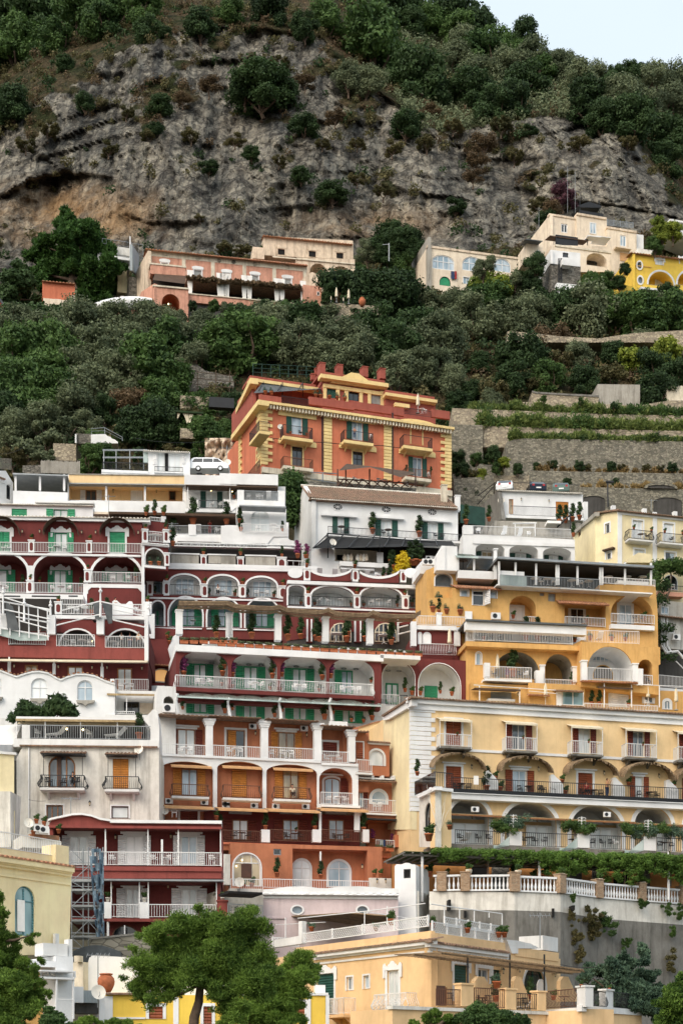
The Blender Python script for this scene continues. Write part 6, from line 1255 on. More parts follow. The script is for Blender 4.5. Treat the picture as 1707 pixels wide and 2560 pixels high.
for x0,x1 in((608,660),(665,735)):m=MB(g2);m.plate([g2.uz(x,y,1.2)for x,y in((x0,20),(x1,5 if x0<650 else 20),(x1+(0 if x0<650 else 0),150 if x0>650 else 120),(x0+(15 if x0<650 else 45),120 if x0<650 else 155))],[],1.1,1.2);m.build('folded_shade','slate',c)
m=MB(g2);m.plate([g2.uz(x,y,1.4)for x,y in((40,15),(85,40),(130,195),(55,200),(40,90))],[],1.3,1.4);m.build('folded_shade','slate',c)
b.face(g2)
for x0,x1,y0 in((-10,48,88),(308,362,98),(632,680,112)):b.post(x0,y0,x1,222,1.0,Wclean,th=.6)
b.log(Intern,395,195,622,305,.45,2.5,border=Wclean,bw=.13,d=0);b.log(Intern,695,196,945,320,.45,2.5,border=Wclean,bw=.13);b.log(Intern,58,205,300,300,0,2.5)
b.wall(Burgd,0,0,0,0,9,pts=[(-200,205),(370,205),(372,150),(420,125),(600,128),(620,150),(680,130),(760,130),(940,160),(950,195),(967,195),(967,370),(-200,360)])
b.wall('burgundy_light',0,0,0,0,.5,d=.7,pts=[(-200,298),(300,298),(310,300),(965,318),(967,392),(-200,366)],name='parapet')
for x0,x1,y0,y1 in((60,300,212,293),(372,620,223,302),(690,945,235,315)):b.railp(x0,y0,x1,y1,.68,Wmetal)
for x0,x1,y in((-200,60,210),(302,370,218),(622,690,230)):b.wall('burgundy_light',x0,y,x1,y+120,.45,d=.68,name='pier',r=0)
b.post(945,20,970,395,.8,Wclean,th=.4)
ppl(b,245,292,-.2,'waiter in white bending over a table behind the left terrace railing',pose='lean',shirt='cloth_white',lean=-.5,rot=1.4)
ppl(b,795,318,-.4,'person in a white shirt behind the right arched terrace railing',pose='lean',shirt='cloth_white',rot=.4)
ppl(b,850,320,-.5,'person in dark blue behind the right arched terrace railing',pose='stand',shirt='cloth_blue',legs='cloth_blue')
ppl(b,907,318,.1,'grey haired person in cream shirt and black trousers seen from behind',pose='stand',shirt='cloth_cream',hair='hair_grey',rot=3.0)
furn(b,'table_cloth 90 295; table_cloth 200 296; chair 120 295; chair 160 296; table_cloth 430 305; table_cloth 540 308; chair 480 306; chair 590 308; table_cloth 740 318; chair 770 318','on the arched terrace of the left red hotel',-.6);furn(b,'bulb 60 300; bulb 605 275; bulb 700 265','on the arched terrace of the left red hotel',-1)
b.awn(-200,368,965,385,1.2,'cloth_cream',d=.6,r=0,drop=.12);b.wall(Burgd,-200,372,968,620,4,d=-.9,name='wall')
for x0,x1,y0,y1,pn in((445,545,435,520,'curtain'),(768,865,447,592,'curtain'),(165,250,425,480,'glass_warm')):b.win(x0,y0,x1,y1,d=-.9,pn=pn,fr='wood',hole=False,fw=.1)
for x,y in((62,470),(355,485),(668,505)):b.post(x-10,y-70,x+10,y,.6,Wclean,'bracket_post',th=.2);b.post(x-5,y-98,x+5,y-66,.9,Wclean,'bracket_post',th=.1)
b.railp(755,515,970,592,.4,Wmetal,bulge=.1);b.box(BalSlab,Wclean,745,592,975,606,-.9,.5,0);furn(b,'chair 790 590; table 825 592; chair 860 592','on the low left red hotel balcony',-.2);lant(b,[(97,445),(385,450),(605,455),(703,455),(930,460)],'under the awning line of the left red hotel',-.9)
T('A1');c=thing('glass_canopy','sloping white framed glass canopy over a dark restaurant recess, left edge','canopy',g2.at(60,1040));b.wall(Intern,-200,900,545,1290,.3,d=-2.5,name='recess_wall')
m=MB(g2)
for k in range(7):x=-60+k*62;m.tube([g2.at(x,905+k*13,1.2),g2.at(x+5,1130+k*8,1.4)],.05,5)
for y in(905,990,1080):m.tube([g2.at(-100,y,1.3),g2.at(325,y+72,1.3)],.06,6)
m.build('frame',Wclean,c);m=MB(g2);m.plate([g2.uz(x,y,1.1)for x,y in((-100,1080),(320,1150),(305,1180),(130,1180),(-100,1120))],[],1.06,1.1);m.build('glass','sheet_glass',c)
b.railp(400,905,545,950,-1,Wmetal)
# ================= corner bay and middle wing =================
T('A1');g3=F(356,137.5,717,138.4)
b=Bld('red_hotel','central dark red hotel block with white arched balconies and oval inlaid piers','hotel',g3,950,1100)
for x0,y0,x1,y1 in((1005,752,1062,876),(1112,752,1305,884),(1360,757,1556,892)):b.log('white',x0,y0,x1,y1,.28,.9,border=Wclean,bw=.16)
T('A2');b.log(Burgd,-80,760,112,894,.28,1.6,border=Wclean,bw=.16)if 0 else None
b.log('white',165,768,362,900,.28,.9,border=Wclean,bw=.16)
b.log('bluegrey',160,905,380,1100,.5,1.8,border=Wclean,bw=.14)
T('A1')
b.log('bluegrey',995,925,1072,1085,.5,1.8,border=Wclean,bw=.14);b.log('bluegrey',1106,898,1322,1090,.5,1.8,border=Wclean,bw=.14);b.log('bluegrey',1356,905,1570,1095,.5,1.8,border=Wclean,bw=.14)
b.wall(Burgd,0,0,0,0,9,pts=[(955,705),(1470+600,722),(2072,1180),(955,1160)])
for t_,x0,x1,y0,y1 in(('A1',1150,1270,775,880),('A1',1400,1520,782,890),('A2',205,330,792,898),('A1',1012,1056,775,872)):
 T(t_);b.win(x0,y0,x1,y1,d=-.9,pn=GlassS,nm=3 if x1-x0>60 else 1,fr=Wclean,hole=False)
for t_,x0,x1,y0,y1 in(('A1',1005,1062,806,876),('A1',1112,1305,812,884),('A1',1360,1556,820,892),('A2',165,362,828,900)):T(t_);b.railp(x0,y0,x1,y1,.05,'iron')
T('A1')
for a in((962,800,1000,885),(1070,796,1108,884),(1318,815,1358,895)):ovalpost(b,*a)
T('A2');ovalpost(b,122,820,160,897);ovalpost(b,376,828,432,905,.1,.4)
for t_,x,y in(('A1',980,795),('A1',1088,792),('A1',1338,810),('A2',140,812),('A2',403,820)):T(t_);furn(b,'pot %f %f .95'%(x,y),'on the oval piers of the central red hotel',0)
T('A1');m=MB(g3)
for x0,x1,y,th in((950,2072,690,.22),(955,2072,893,.14)):ua,z=g3.uz(x0,y,.15);ub=g3.uz(x1,y,.15)[0];m.box(ua,ub,z-th,z,0,.16 if th>.2 else.1)
m.build('moulding',Wclean,b.o)
furn(b,'chair 1170 878; chair 1250 880; table 1210 880 .8; chair 1420 888; chair 1480 888; table 1450 890 .8; pot_tall 1015 872 .7; pot_tall 1370 886 .7; pot 1535 888','in the upper arched balconies of the central red hotel',-.35);ppl(b,1425,888,-.35,'guest in white seated in the arched balcony of the central red hotel',pose='sit',shirt='cloth_white')
T('A2');furn(b,'chair 230 895; chair 300 896; table 265 898 .8; pot_tall 175 895 .8; pot 345 897','in the upper arched balconies of the central red hotel',-.35)
for t_,x0,x1,y0,y1 in(('A1',1150,1300,950,1085),('A1',1400,1540,955,1090),('A2',200,330,965,1095),('A1',1008,1055,985,1080)):
 T(t_);b.win(x0+25,y0,x1-25,y1,d=-1.8,pn=GlassS,fr=ShGreen,sh='o' if x1-x0>60 else None,shm=ShGreen,hole=False,sw=.5)
for t_,x0,x1 in(('A1',1000,1068),('A1',1190,1312),('A1',1365,1560),('A2',170,370)):T(t_);b.railp(x0,1020,x1,1090,.0,'iron')
for t_,x0,x1,y in(('A1',1010,1320,1100),('A1',1350,1568,1105),('A2',-40,380,1108)):T(t_);b.box('sill_band',Wclean,x0,y-8,x1,y,0,.12,0)
T('A1');furn(b,'table_cloth 1260 1080 .8; table_cloth 1430 1085 .8','in the lower arches of the central red hotel',-.8)
m=MB(g3);seq=[]
for t_,x0,x1 in(('A1',1118,1300),('A1',1362,1540),('A2',0,95),('A2',160,355)):
 T(t_);y0=612 if t_=='A1' else 620
 u0,u1,z0,z1=b.rect(x0,y0,x1,y0+62,.05,0);m.box(u0,u1,z0,z1,-.02,.02)
m.build('mesh_panel',GreyP,b.o)
T('A1');b.box('parapet',Wclean,1085,672,2078,692,-.2,.15,0)
for t_,a in(('A1',(1082,612,1112,690)),('A1',(1312,625,1350,692)),('A2',(112,638,148,702)),('A2',(365,640,425,708)),('A1',(1552,640,1572,692))):T(t_);ovalpost(b,*a,oval=True)
for t_,x0,x1,y in(('A1',1110,1305,608),('A1',1355,1545,614),('A2',-20,100,615),('A2',155,362,620)):T(t_);b.box('top_rail',Wclean,x0,y,x1,y+8,-.04,.08,.5)
T('A1');furn(b,'pot 1330 618 1.0','on the roof parapet of the central red hotel',-.1);T('A2');furn(b,'pot 127 620 1.0; pot_tall 397 632 1.0','on the roof parapet of the central red hotel',-.1)
T('A1');g3b=F(430,139.2,700,139.8);b.face(g3b);b.wall(Intern,1120,562,1970,625,3,d=-.6,name='terrace_back');b.box('beam',Wclean,1125,535,1980,541,-.3,.1);b.box('beam',Wclean,1125,556,1980,562,-.3,.1)
m=MB(g3b)
for k in range(38):x=1130+k*22;u,z=g3b.uz(x,562,.1);u2=g3b.uz(x+20,562,.1)[0];z2=g3b.uz(x,538,.1)[1];m.tube([m.P(u,z,.05),m.P(u2 if k%2 else u,z2,.05)],.03,4)
m.build('lattice_frieze',Wclean,b.o);b.post(1103,540,1117,610,.1,'iron','lamp_post',th=.2)
T('A1');g3c=F(356,134.2,425,134.8);b=Bld('corner_bay','narrow white framed bay with arched grey opening between the red hotel wings','building',g3c,935,700)
b.log(GreyP,952,582,1075,690,.5,1.6,border=Wclean,bw=.13);b.log('burgundy_light',990,374,1082,470,0,.2)if 0 else None
b.wall(Burgd,932,545,1100,712,3);b.wall(Burgd,978,400,1100,545,2,d=-.8);b.box('slab_edge',Wclean,928,536,1108,552,-.5,.25,0);b.tiles(930,540,1108,.32,.06,'white',0,.4,pitch=.25,name='moulding');b.box('slab_edge',Wclean,945,686,1085,700,-.5,.2,0)
for a in((932,457,967,535),(1070,460,1103,538)):ovalpost(b,*a)
b.railp(967,463,1070,534,.05,Wmetal);ovalpost(b,1078,612,1108,690);b.post(928,555,945,1020,.1,Wclean,th=.2);b.railp(980,370,1056,400,-.8,Wmetal);b.post(1056,368,1087,405,-.7,Wclean)
furn(b,'pot 950 455 .8; pot_tall 1085 455 .9; pot 955 362; pot 1070 362','on the red corner bay',-.3);furn(b,'pot_low 985 690 1.3; pot_low 1040 690 1.3','in the arched opening of the corner bay',-.1);c=put('table_cloth',b.pt(1015,532,-.6),0,where='behind the corner bay railing',scale=(1.6,1,1))
furn(b,'pot_tall 1130 560 1.6','leaning beside the corner bay',-.5)
T('B1');b.post(968,90,1012,250,.3,Wclean,th=.4);b.wall(Burgd,968,250,1140,420,3,d=.2);b.tiles(975,418,1128,.5,.08,'tiles_red',0,.6);b.win(1002,448,1118,540,d=-.3,rise=.3,pn='warm_light',fr=Traver,hole=False,nm=1,fw=.1);b.wall(Burgd,968,420,1145,575,3,d=-.3)
b.wall(Burgd,1012,180,1150,420,2,d=-.5);furn(b,'pot 1110 290 1.2; pot 1095 250 1','on the stepped wall beside the red arched terrace',.3)
m=MB(g3c);m.plate([g3c.uz(x,y,.4)for x,y in((1100,318),(1130,240),(1150,225),(1172,222),(1172,300),(1150,300),(1148,600),(1128,600),(1125,420))],[],0,.4);m.build('buttress',Wclean,b.o)
m=MB(g3c);m.plate([g3c.uz(x,y,-.1)for x,y in((968,560),(1148,560),(1150,1000),(968,1000))],[],-3,-.1);m.build('white_wall',Wclean,b.o)
# ================= right part of the middle wing =================
T('A2');g4=F(717,134.5,1055,136.0)
b=Bld('red_hotel','right dark red hotel block with scalloped white parapet and bright glazed balconies','hotel',g4,432,1100)
for x0,y0,x1,y1 in((440,822,543,952),(592,828,862,960),(912,832,1176,966),(1216,836,1290,968)):b.log('white',x0,y0,x1,y1,.22,1.8,border=Wclean,bw=.16)
b.wall(Burgd,0,0,0,0,9,pts=[(432,800),(1308,820),(1312,1060),(432,1180)])
for x0,x1 in((448,520),(640,800),(950,1110),(1225,1262)):b.win(x0,850,x1,952,d=-1.8,pn='curtain',nm=3 if x1-x0>100 else 2,fr=Wclean,hole=False)
for x0,x1,y in((440,543,885),(592,862,888),(912,1176,892),(1228,1288,898)):b.railp(x0,y,x1,y+68,.05,'iron')
for a in((552,880,588,960),(868,885,906,968),(1185,892,1225,972),(1292,895,1312,972)):ovalpost(b,*a)
furn(b,'pot 565 875 1.0; pot 885 880 1.0; pot 1200 888 .9; pot 1300 890 .9','on the oval piers of the right red hotel block',0);furn(b,'chair 640 945; table 780 952; chair 700 950; table 1030 955; chair 980 955; chair 1090 958; pot_low 520 948; pot_tall 1150 958 1; pot 1245 955 1.2; pot_low 610 950; pot_low 850 955; pot_low 930 958','in the glazed balconies of the right red hotel block',-.6)
m=MB(g4);ua,z=g4.uz(432,955,.12);ub=g4.uz(1312,955,.12)[0];z=g4.uz(600,960,.12)[1];m.box(ua,ub,z-.14,z,0,.12);z=g4.uz(440,785,.2)[1];m.box(ua,ub,z-.28,z,-.3,.22);m.build('moulding',Wclean,b.o)
m=MB(g4);mi=MB(g4)
def up(x,y,d=.1):return g4.uz(x,y,d)
for x0,x1,yt,yb in((585,848,725,778),(905,1160,735,790)):
 top=[];n_=12
 for k in range(n_+1):t=k/n_;top.append((x0+(x1-x0)*t,yt+(yb-18-yt)*math.sin(math.pi*t)**.7))
 mi.plate([up(x,y)for x,y in top]+[up(x1,yb+12),up(x0,yb+8)],[],-.1,.1);m.plate([up(x,y-12,.14)for x,y in top]+[up(x,y+4,.14)for x,y in reversed(top)],[],-.12,.14)
mi.plate([up(440,775),up(432,745),up(440,730),up(530,730),up(530,785),up(432,782)],[],-.1,.1)
m.build('scalloped_coping',Wclean,b.o);mi.build('parapet',Burgd,b.o)
for x in(483,1240):u,z=up(x,738,.16);m=MB(g4);m.plate([(u+.62*math.cos(a*.3927),z+.42*math.sin(a*.3927))for a in range(16)],[],-.1,.16);m.build('round_panel',Wclean,b.o)
for a in((540,712,582,785),(858,718,894,792),(1170,725,1208,798),(1278,725,1302,798)):ovalpost(b,*a)
b.railp(432,655,548,705,-.6,Wmetal,pitch=.5);furn(b,'pot 558 700 1.2; pot_purple 500 640 1.6; pot_purple 560 640 1.3; pot 548 640 1.0','above the round panel of the scalloped parapet',-.8)
furn(b,'lounger 740 770; lounger 800 772; lounger 640 765; lounger 950 780; chair 1020 780; table 1080 782; chair 560 780','behind the scalloped red and white parapet',-1.5);furn(b,'pot_tall 1100 780 1.4; pot_tall 1060 778 1.1','behind the scalloped red and white parapet',-1.2)
T('B2');b.log(Intern,445,60,548,262,0,1.5);
for x0,x1 in((705,870),(995,1145)):
 b.win(x0+5,150,x1-20 if x1<900 else x1,275,d=0,rise=.5,nm=5,tr=.5,fr='cloth_cream',pn=GlassD,hole=False)
 o=b.railp(x0,218,x1-60,290,.5,'rust_metal')
b.win(455,130,520,265,d=-.3,pn=GlassS,fr=ShGreen,sh='r',shm='sh_dark',hole=False)
b.wall('dark_wall',432,60,1312,420,.3,d=-.1,name='terrace_back_wall',r=1)
for x in(558,585,870,905,1150):b.post(x,125,x+10,270,.3,Wclean,th=.2)
for x0,x1 in((558,588),(872,905)):b.box('pier',Burgd,x0,125,x1+8,275,0,.28,0)
m=MB(g4)
for k,(x,y)in enumerate(((1150,150),(1160,180),(1150,225),(1190,215))):m.tube([g4.at(x,y,.8),g4.at(x+60,y-15,.8)],.06,6)
m.build('stair_rail',Wclean,b.o)
furn(b,'pot_tall 520 255 1.9; pot_tall 620 265 2.0; pot_tall 820 275 2.2; pot_tall 1110 285 2.2; pot_tall 830 235 1.6; pot_tall 940 270 1.9; table_cloth 660 275 1.3; table_cloth 750 275 1.3; table_cloth 1060 285 1.3','in the shade under the striped pergola',.9)
T('A2');g5=F(1055,135.5,1180,136.5);b.face(g5);b.wall(Wclean,1308,660,1345,1070,3);T('B2');b.log(Intern,1452,220,1500,290,0,.6)
b.face(F(1041,129.7,1178,130.2));b.wall(Burgd,0,0,0,0,6,pts=[(1275,180),(1568,188),(1568,290),(1640,292),(1640,640),(1275,640)]);b.box('pier',Wclean,1520,178,1560,298,-.2,.2,0);b.railp(1297,282,1530,358,.6,Wmetal,bulge=.15);b.box('slab_edge',Wclean,1270,163,1535,190,-2,.3,0);b.railp(1275,100,1600,163,.2,Wmetal,bulge=.08);b.post(1408,90,1438,165,.3,Wclean,cap=True);b.post(1240,140,1275,300,.4,Wclean,th=.5)
for x0,x1 in((1282,1310),(1314,1370)):b.win(x0,210,x1,290,rise=.5,pn='plastic_white',hole=False,nm=1,fr=Wclean)
b.railp(1242,355,1300,382,.2,Wclean,pitch=5)if 0 else None
p=b.pt(1490,345,1.0);put('parasol',p,0,'closed white parasol on the balcony at the red hotel right corner','',1.05)
furn(b,'pot_tall 1415 290 1.3; pot_low 1380 80 1.8; pot_low 1470 90 1.5; pot_low 1560 95 1.6; pot_tall 1420 88 1.3','at the top right corner of the red hotel',-.3)
# ================= terrace wing with the striped pergola =================
T('B2');g6=F(440,122,953,125.1)
b=Bld('red_hotel_terrace','lower dark red hotel floors with white vaulted balconies, planter boxes and striped pergola','hotel',g6,-295,800)
T('B1');b.log('white',1175,332,1490,600,.3,2.6)
T('B2')
for x0,x1,y0,y1 in((68,366,348,605),(388,686,364,620),(706,1000,380,635)):b.log('white',x0,y0,x1,y1,.3,2.6)
X0=(1150-1445.1)
b.wall(Burgd,0,0,0,0,10,pts=[(X0,300),(1045,368),(1045,662),(X0,615)])
T('B1');b.win(1262,418,1350,560,d=-2.6,pn='curtain',fr=ShGreen,sh='o',shm=ShGreen,hole=False,sw=.5,fw=.1)
T('B2')
for x0,x1,y0,pn,sh in((144,240,435,'curtain','o'),(462,558,448,'curtain','o'),(780,858,462,GlassS,'l')):b.win(x0,y0,x1,y0+150,d=-2.6,pn=pn,fr=ShGreen,sh=sh,shm=ShGreen,hole=False,sw=.5,fw=.1)
m=MB(g6);ua,z=g6.uz(X0,288,.3);ub=g6.uz(1060,288,.3)[0];m.box(ua,ub,z-.5,z,-6,.3);m.build('terrace_slab',Wclean,b.o)
b.rail([(g6.uz(X0,600,.7)[0],0),(g6.uz(X0,600,.7)[0],.7),(g6.uz(990,600,.7)[0],.7),(g6.uz(990,600,.7)[0],0)],g6.uz(0,582,.7)[1],g6.uz(0,502,.7)[1],Wmetal,bulge=.13)
m=MB(g6);z=g6.uz(0,582,.7)[1];m.box(ua,g6.uz(995,600,.7)[0],z-.28,z,-2,.75);m.build(BalSlab,Burgd,b.o)
for k in range(7):
 x=-215+k*162;c=g6.uz(x+75,612+k*6.5,.4)[0];z_=z-.28;m=MB(g6);w_=1.35;m.plate([(c+w_*math.cos(math.pi*q/10),z_-.45+.42*math.sin(math.pi*q/10))for q in range(11)],[],-.5,.42+.01*(k%2));m.build('vault',GreyP,b.o)
m=MB(g6);m.box(ua,g6.uz(1040,600,.4)[0],z-.95,z-.28,-.4,.35);m.build('vault_wall',Burgd,b.o)
WB='on the long white bulging balcony of the lower red hotel'
T('B1');furn(b,'chair 1290 562; chair 1330 562; chair 1375 562; table 1320 565; pot 1500 560; pot_low 1450 560',WB,-.6)
T('B2');furn(b,'chair 200 580; chair 260 582; table 225 584; chair 480 595; chair 540 598; table 510 600; chair 790 608; chair 860 612; chair 900 612; table 830 614; pot 390 592 .9; pot 75 572 .9; pot 715 605 .9; pot 320 585 .9; pot 640 598 .9; chair_dark 340 585; chair_dark 655 600; pot 978 540 .8',WB,-.6)
T('B1');furn(b,'pot_purple 1200 500 1.8; pot_tall 1455 495 1.7','climbing between the vaulted balconies',-.3)
T('B2');furn(b,'pot_purple 75 500 1.4; pot_tall 335 510 1.6; pot_purple 345 470 1.0; pot_purple 395 500 1.4; pot_tall 660 520 1.6; pot_purple 715 510 1.5; pot_tall 20 450 1.5','climbing between the vaulted balconies',-.3)
m=MB(g6);zt_=g6.uz(0,622,1.2)[1];m.quad((ua,zt_-.28,1.5),(g6.uz(1040,640,1.2)[0],zt_-.28,1.5),(g6.uz(1040,640,1.2)[0],zt_+.28,-.2),(ua,zt_+.28,-.2));m.box(ua,g6.uz(1040,640,1.2)[0],zt_-.38,zt_-.28,1.42,1.5)
for k in range(16):u=ua+(g6.uz(1040,640,1.2)[0]-ua)*k/15;m.tube([m.P(u,zt_-.24,1.5),m.P(u,zt_+.34,-.2)],.03,4)
m.build('glazed_roof','sheet_glass',b.o)
T('B1');b.wall('white',1145,615,2520,830,3,d=-1.0,name='gallery_wall');b.win(1262,672,1355,742,d=-1,pn='curtain',fr=ShGreen,sh='o',shm=ShGreen,hole=False,sw=.48,fw=.1)
T('B2')
for x0,x1,y0 in((142,238,688),(464,560,702),(786,880,718)):b.win(x0,y0,x1,y0+85,d=-1,pn='curtain',fr=ShGreen,sh='o',shm=ShGreen,hole=False,sw=.48,fw=.1)
for x in(48,382,710):m=MB();m.tube([g6.at(x+8,640,1.3),g6.at(x-4,665,1.2),g6.at(x-2,690,1),g6.at(x+8,740,.9),g6.at(x+12,790,.9)],[.1,.11,.1,.13,.13],8);m.build('curved_post',Wclean,b.o)
T('B1');m=MB();m.tube([g6.at(1160,610,1.3),g6.at(1150,660,1.2),g6.at(1165,735,1)],.13,8);m.build('curved_post',Wclean,b.o);furn(b,'pot_tall 1195 715 1.0; pot_tall 1470 740 1.4','in the lowest gallery of the red hotel',.2)
T('B2');furn(b,'pot_tall 25 735 1.4; pot_tall 75 720 1.0; pot_tall 350 765 1.3; pot_tall 400 730 .9; pot_tall 675 780 1.8; pot_tall 730 745 1.1; pot_tall 985 785 1.6; pot_low 850 795; pot_low 930 800','in the lowest gallery of the red hotel',.2);b.box('sign_board',Wclean,705,790,825,820,.9,1.0,0)
WP=[('B1',1153,1195,70,222),('B1',1480,1517,88,240),('B2',35,76,88,250),('B2',354,394,103,262),('B2',665,704,116,272),('B2',956,994,130,285)]
for t_,x0,x1,y0,y1 in WP:T(t_);o=b.post(x0,y0,x1,y1,-.3,Wclean,'column',th=.6,cap=True)
T('B2')
m=MB(g6);P0=[(-280,40),(-60,42),(45,42),(90,62),(200,70),(330,75),(372,65),(420,85),(540,95),(650,100),(690,85),(740,108),(860,118),(950,118),(980,100),(1030,120),(1150,128),(1250,125),(1290,100)]
top=[g6.uz(x,y-20,-.2)for x,y in P0];n_=len(top)
stripes=4
for k in range(stripes):
 i=m.addv([m.P(u,z+.05*math.sin(math.pi*q/(stripes))-.05*q,.4-q*.4)for q in(k,k+.86)for u,z in top]);m.f+=[(i+a,i+a+1,i+n_+a+1,i+n_+a)for a in range(n_-1)]
i=m.addv([m.P(u,z-dz,.42)for dz in(0,.34)for u,z in top]);m.f+=[(i+a,i+a+1,i+n_+a+1,i+n_+a)for a in range(n_-1)]
m.build('pergola_canvas','reed',b.o)
m=MB(g6)
for dz,w in((.1,.035),(.2,.035),(.3,.03)):
 i=m.addv([m.P(u,z-dz-e,.43)for e in(0,w)for u,z in top]);m.f+=[(i+a,i+a+1,i+n_+a+1,i+n_+a)for a in range(n_-1)]
m.build('canvas_stripe','awning_brown',b.o)
for t_,xs_,y_,k_ in(('B1',range(1205,1560,64),284,.052),('B2',range(5,1290,61),300,.055)):
 T(t_)
 for i_,x in enumerate(xs_):put('planter',b.pt(x,y_+(x-5)*k_ if t_=='B2' else y_,.15),g6.rot(),where='on the parapet of the red hotel roof terrace',scale=1.05)
for x in(90,180,260,330,490,590,800,880,1090,1160,-60,20):put('open_parasol',b.pt(x,295+x*.045,-2.2)-Vector((0,0,1.45)),random.random(),where='above the planter boxes of the red hotel terrace')
T('B2');furn(b,'pot_tall 200 250 2.0; pot_tall 435 262 2.0; pot_tall -30 245 1.8; pot_tall 640 270 1.6; pot_tall 1110 290 1.6','among the parasols of the red hotel roof terrace',-1)
b.box('terrace_edge',Wclean,1040,352,1300,378,-2,.3,0,at=.3)
g7=F(953,126.5,1125,127.6);b.face(g7);b.log('white',1052,400,1262,720,.5,1.9,border=Wclean,bw=.06);b.log('white',1287,415,1560,720,.5,1.9,border=Wclean,bw=.06)
b.wall(Burgd,0,0,0,0,6,pts=[(1020,365),(1570,395),(1640,400),(1640,800),(1020,800)]);b.box('drainpipe',Wclean,1020,370,1030,520,0,.1,0)
b.win(1072,545,1155,680,d=-1.9,rise=.0,pn='curtain',fr=ShGreen,hole=False,fw=.12);b.win(1326,562,1410,640,d=-1.9,sh='c',shm=ShGreen,fr=ShGreen,pn=GlassD,hole=False);b.railp(1045,614,1215,685,.3,'iron',bulge=.1);b.railp(1045,614,1160,690,.35,Wmetal)
b.box(BalSlab,'white',1020,688,1160,760,-1,.4,0);furn(b,'pot 1245 620 1.2; pot 1300 622 1.2; pot_tall 1200 600 1.2; pot 1505 625 1.2; pot_tall 1430 610; chair 1095 675','in the vaulted rooms at the right end of the red hotel',0)
# ================= ochre hotel =================
T('A3');h1=F(1066,130,1640,133.2)
b=Bld('ochre_hotel','ochre hotel of stacked terraces and arches with a glazed restaurant on its roof','hotel',h1,-105,1100)
b.log('ochre',432,888,606,1075,.42,1.8);b.win(432,960,520,1050,d=-1.8,pn='plastic_white',fr=Wclean,sur='p',hole=False)
b.log('ochre',792,936,1060,1090,0,1.6);b.win(828,972,918,1070,d=-1.6,pn=GlassD,fr=Wclean,sur='p',hole=False,nm=2);b.log('ochre',1096,884,1368,1100,.42,1.8);b.win(1145,945,1232,1080,d=-1.8,pn=GlassS,fr=Wclean,sur='p',hole=False)
for x0,x1,y0,y1,pn in((116,163,846,892,GlassS),(303,348,856,904,GlassS)):b.win(x0,y0,x1,y1,pn=pn,nm=1,sur='thin')
b.win(194,852,268,950,pn=GlassD,nm=1,sur='thin',tr=.7);m=MB(h1);u,z0=h1.uz(268,950);z1=h1.uz(268,850)[1];m.quad((u,z0,.02),(u+.35,z0,.6),(u+.35,z1,.6),(u,z1,.02));m.build('shutter','sh_white',b.o)
for x0,x1,y0,y1 in((631,661,866,888),(686,735,870,924)):b.win(x0,y0,x1,y1,pn='roller',fr='ochre_deep',nm=1,fw=.03,name='vent')
b.wall('ochre',0,0,0,0,9,pts=[(60,835),(380,835),(380,820),(760,830),(1020,850),(1020,812),(1385,815),(1400,1000),(1410,1700),(-100,1700),(-100,900),(60,900)])
b.face(F(1060,131.5,1145,132));b.win(-52,742,56,828,rise=.35,pn='slate',nm=1,sur='thin',fr=GreyM);b.wall('ochre',0,0,0,0,4,pts=[(-110,1100),(-110,720),(-85,712),(-60,697),(-20,692),(30,700),(60,718),(92,730),(98,1100)])
m=MB(b.F);m.plate([b.F.uz(x,y,-1)for x,y in((-150,740),(-150,690),(-110,665),(-40,660),(10,670),(60,690),(80,720),(80,780))],[],-4,-1);m.build('white_vault',Wclean,b.o);furn(b,'pot_low -25 940 1.8; pot_low 25 1000 1.6; pot_low -70 1010 1.5; pot_low 100 1010 1.8; pot_tall 60 1010 1.2','on the ochre wall below the slate arched window',.3);b.win(55,938,83,975,nm=2,pn=GlassD,fr='wood_dark')
b.face(h1)
b.tiles(86,830,386,.6,.1,'tiles_red',0,3.2,slope=1.2);b.tiles(758,930,1088,1.0,.1,'tiles_red',0,1.4,slope=.6)
b.box('tank',Wclean,145,988,190,1040,.1,.3,.5);furn(b,'ac 340 1045 1.3','on the ochre hotel wall',.1);lant(b,[(283,585-0)],'x',0)if 0 else None
for x0,x1,y0 in((530,608,1020),(795,1058,1020),(1096,1378,1000)):b.railp(x0,y0,x1,y0+62,.1,Wmetal,r=0)
furn(b,'pot 458 1035 1.1; pot 935 1060; chair_dark 1250 1055; pot 1310 1050 1.3; chair_dark 1300 1060','in the upper ochre hotel loggias',-.4)
T('B3');b.box(BalSlab,Wclean,1095,155,1380,185,-1.5,.5,0)
hv=F(1163,127.5,1460,129);b.face(hv)
m=MB(hv);u0=hv.uz(150,130,.5)[0];ue=hv.uz(935,165,.5)[0];z=hv.uz(150,132,.5)[1];m.box(u0,ue,z-.08,z+.05,-3,.7);m.build('flat_roof','slate',b.o);m=MB(hv);m.box(u0,ue,z-.75,z-.09,-.2,.45);m.build('roof_fascia',Wclean,b.o)
b.wall(Wclean,150,185,930,300,.3,d=-2.2,name='veranda_wall');
for x0,x1 in((200,330),(350,450),(520,630),(650,780),(800,860)):b.win(x0,190+x0*.03,x1,270,d=-2.2,pn=GlassS,hole=False,nm=2)
b.railp(200,192,842,266,.5,Wmetal);b.railp(155,200,200,270,.2,Wmetal);b.box('floor_slab','ochre',150,268,905,300,-2.5,.55,0)
furn(b,'pot_tall 540 262 2.0; pot_tall 615 258 1.9; pot_purple 628 272 .9; pot_low 265 262 1.2; chair_dark 240 265; chair_dark 310 265; table_dark 700 275; chair_dark 740 278; chair_dark 670 275; pot_low 860 275; chair_dark 370 268','on the glazed ochre hotel veranda',-.6)
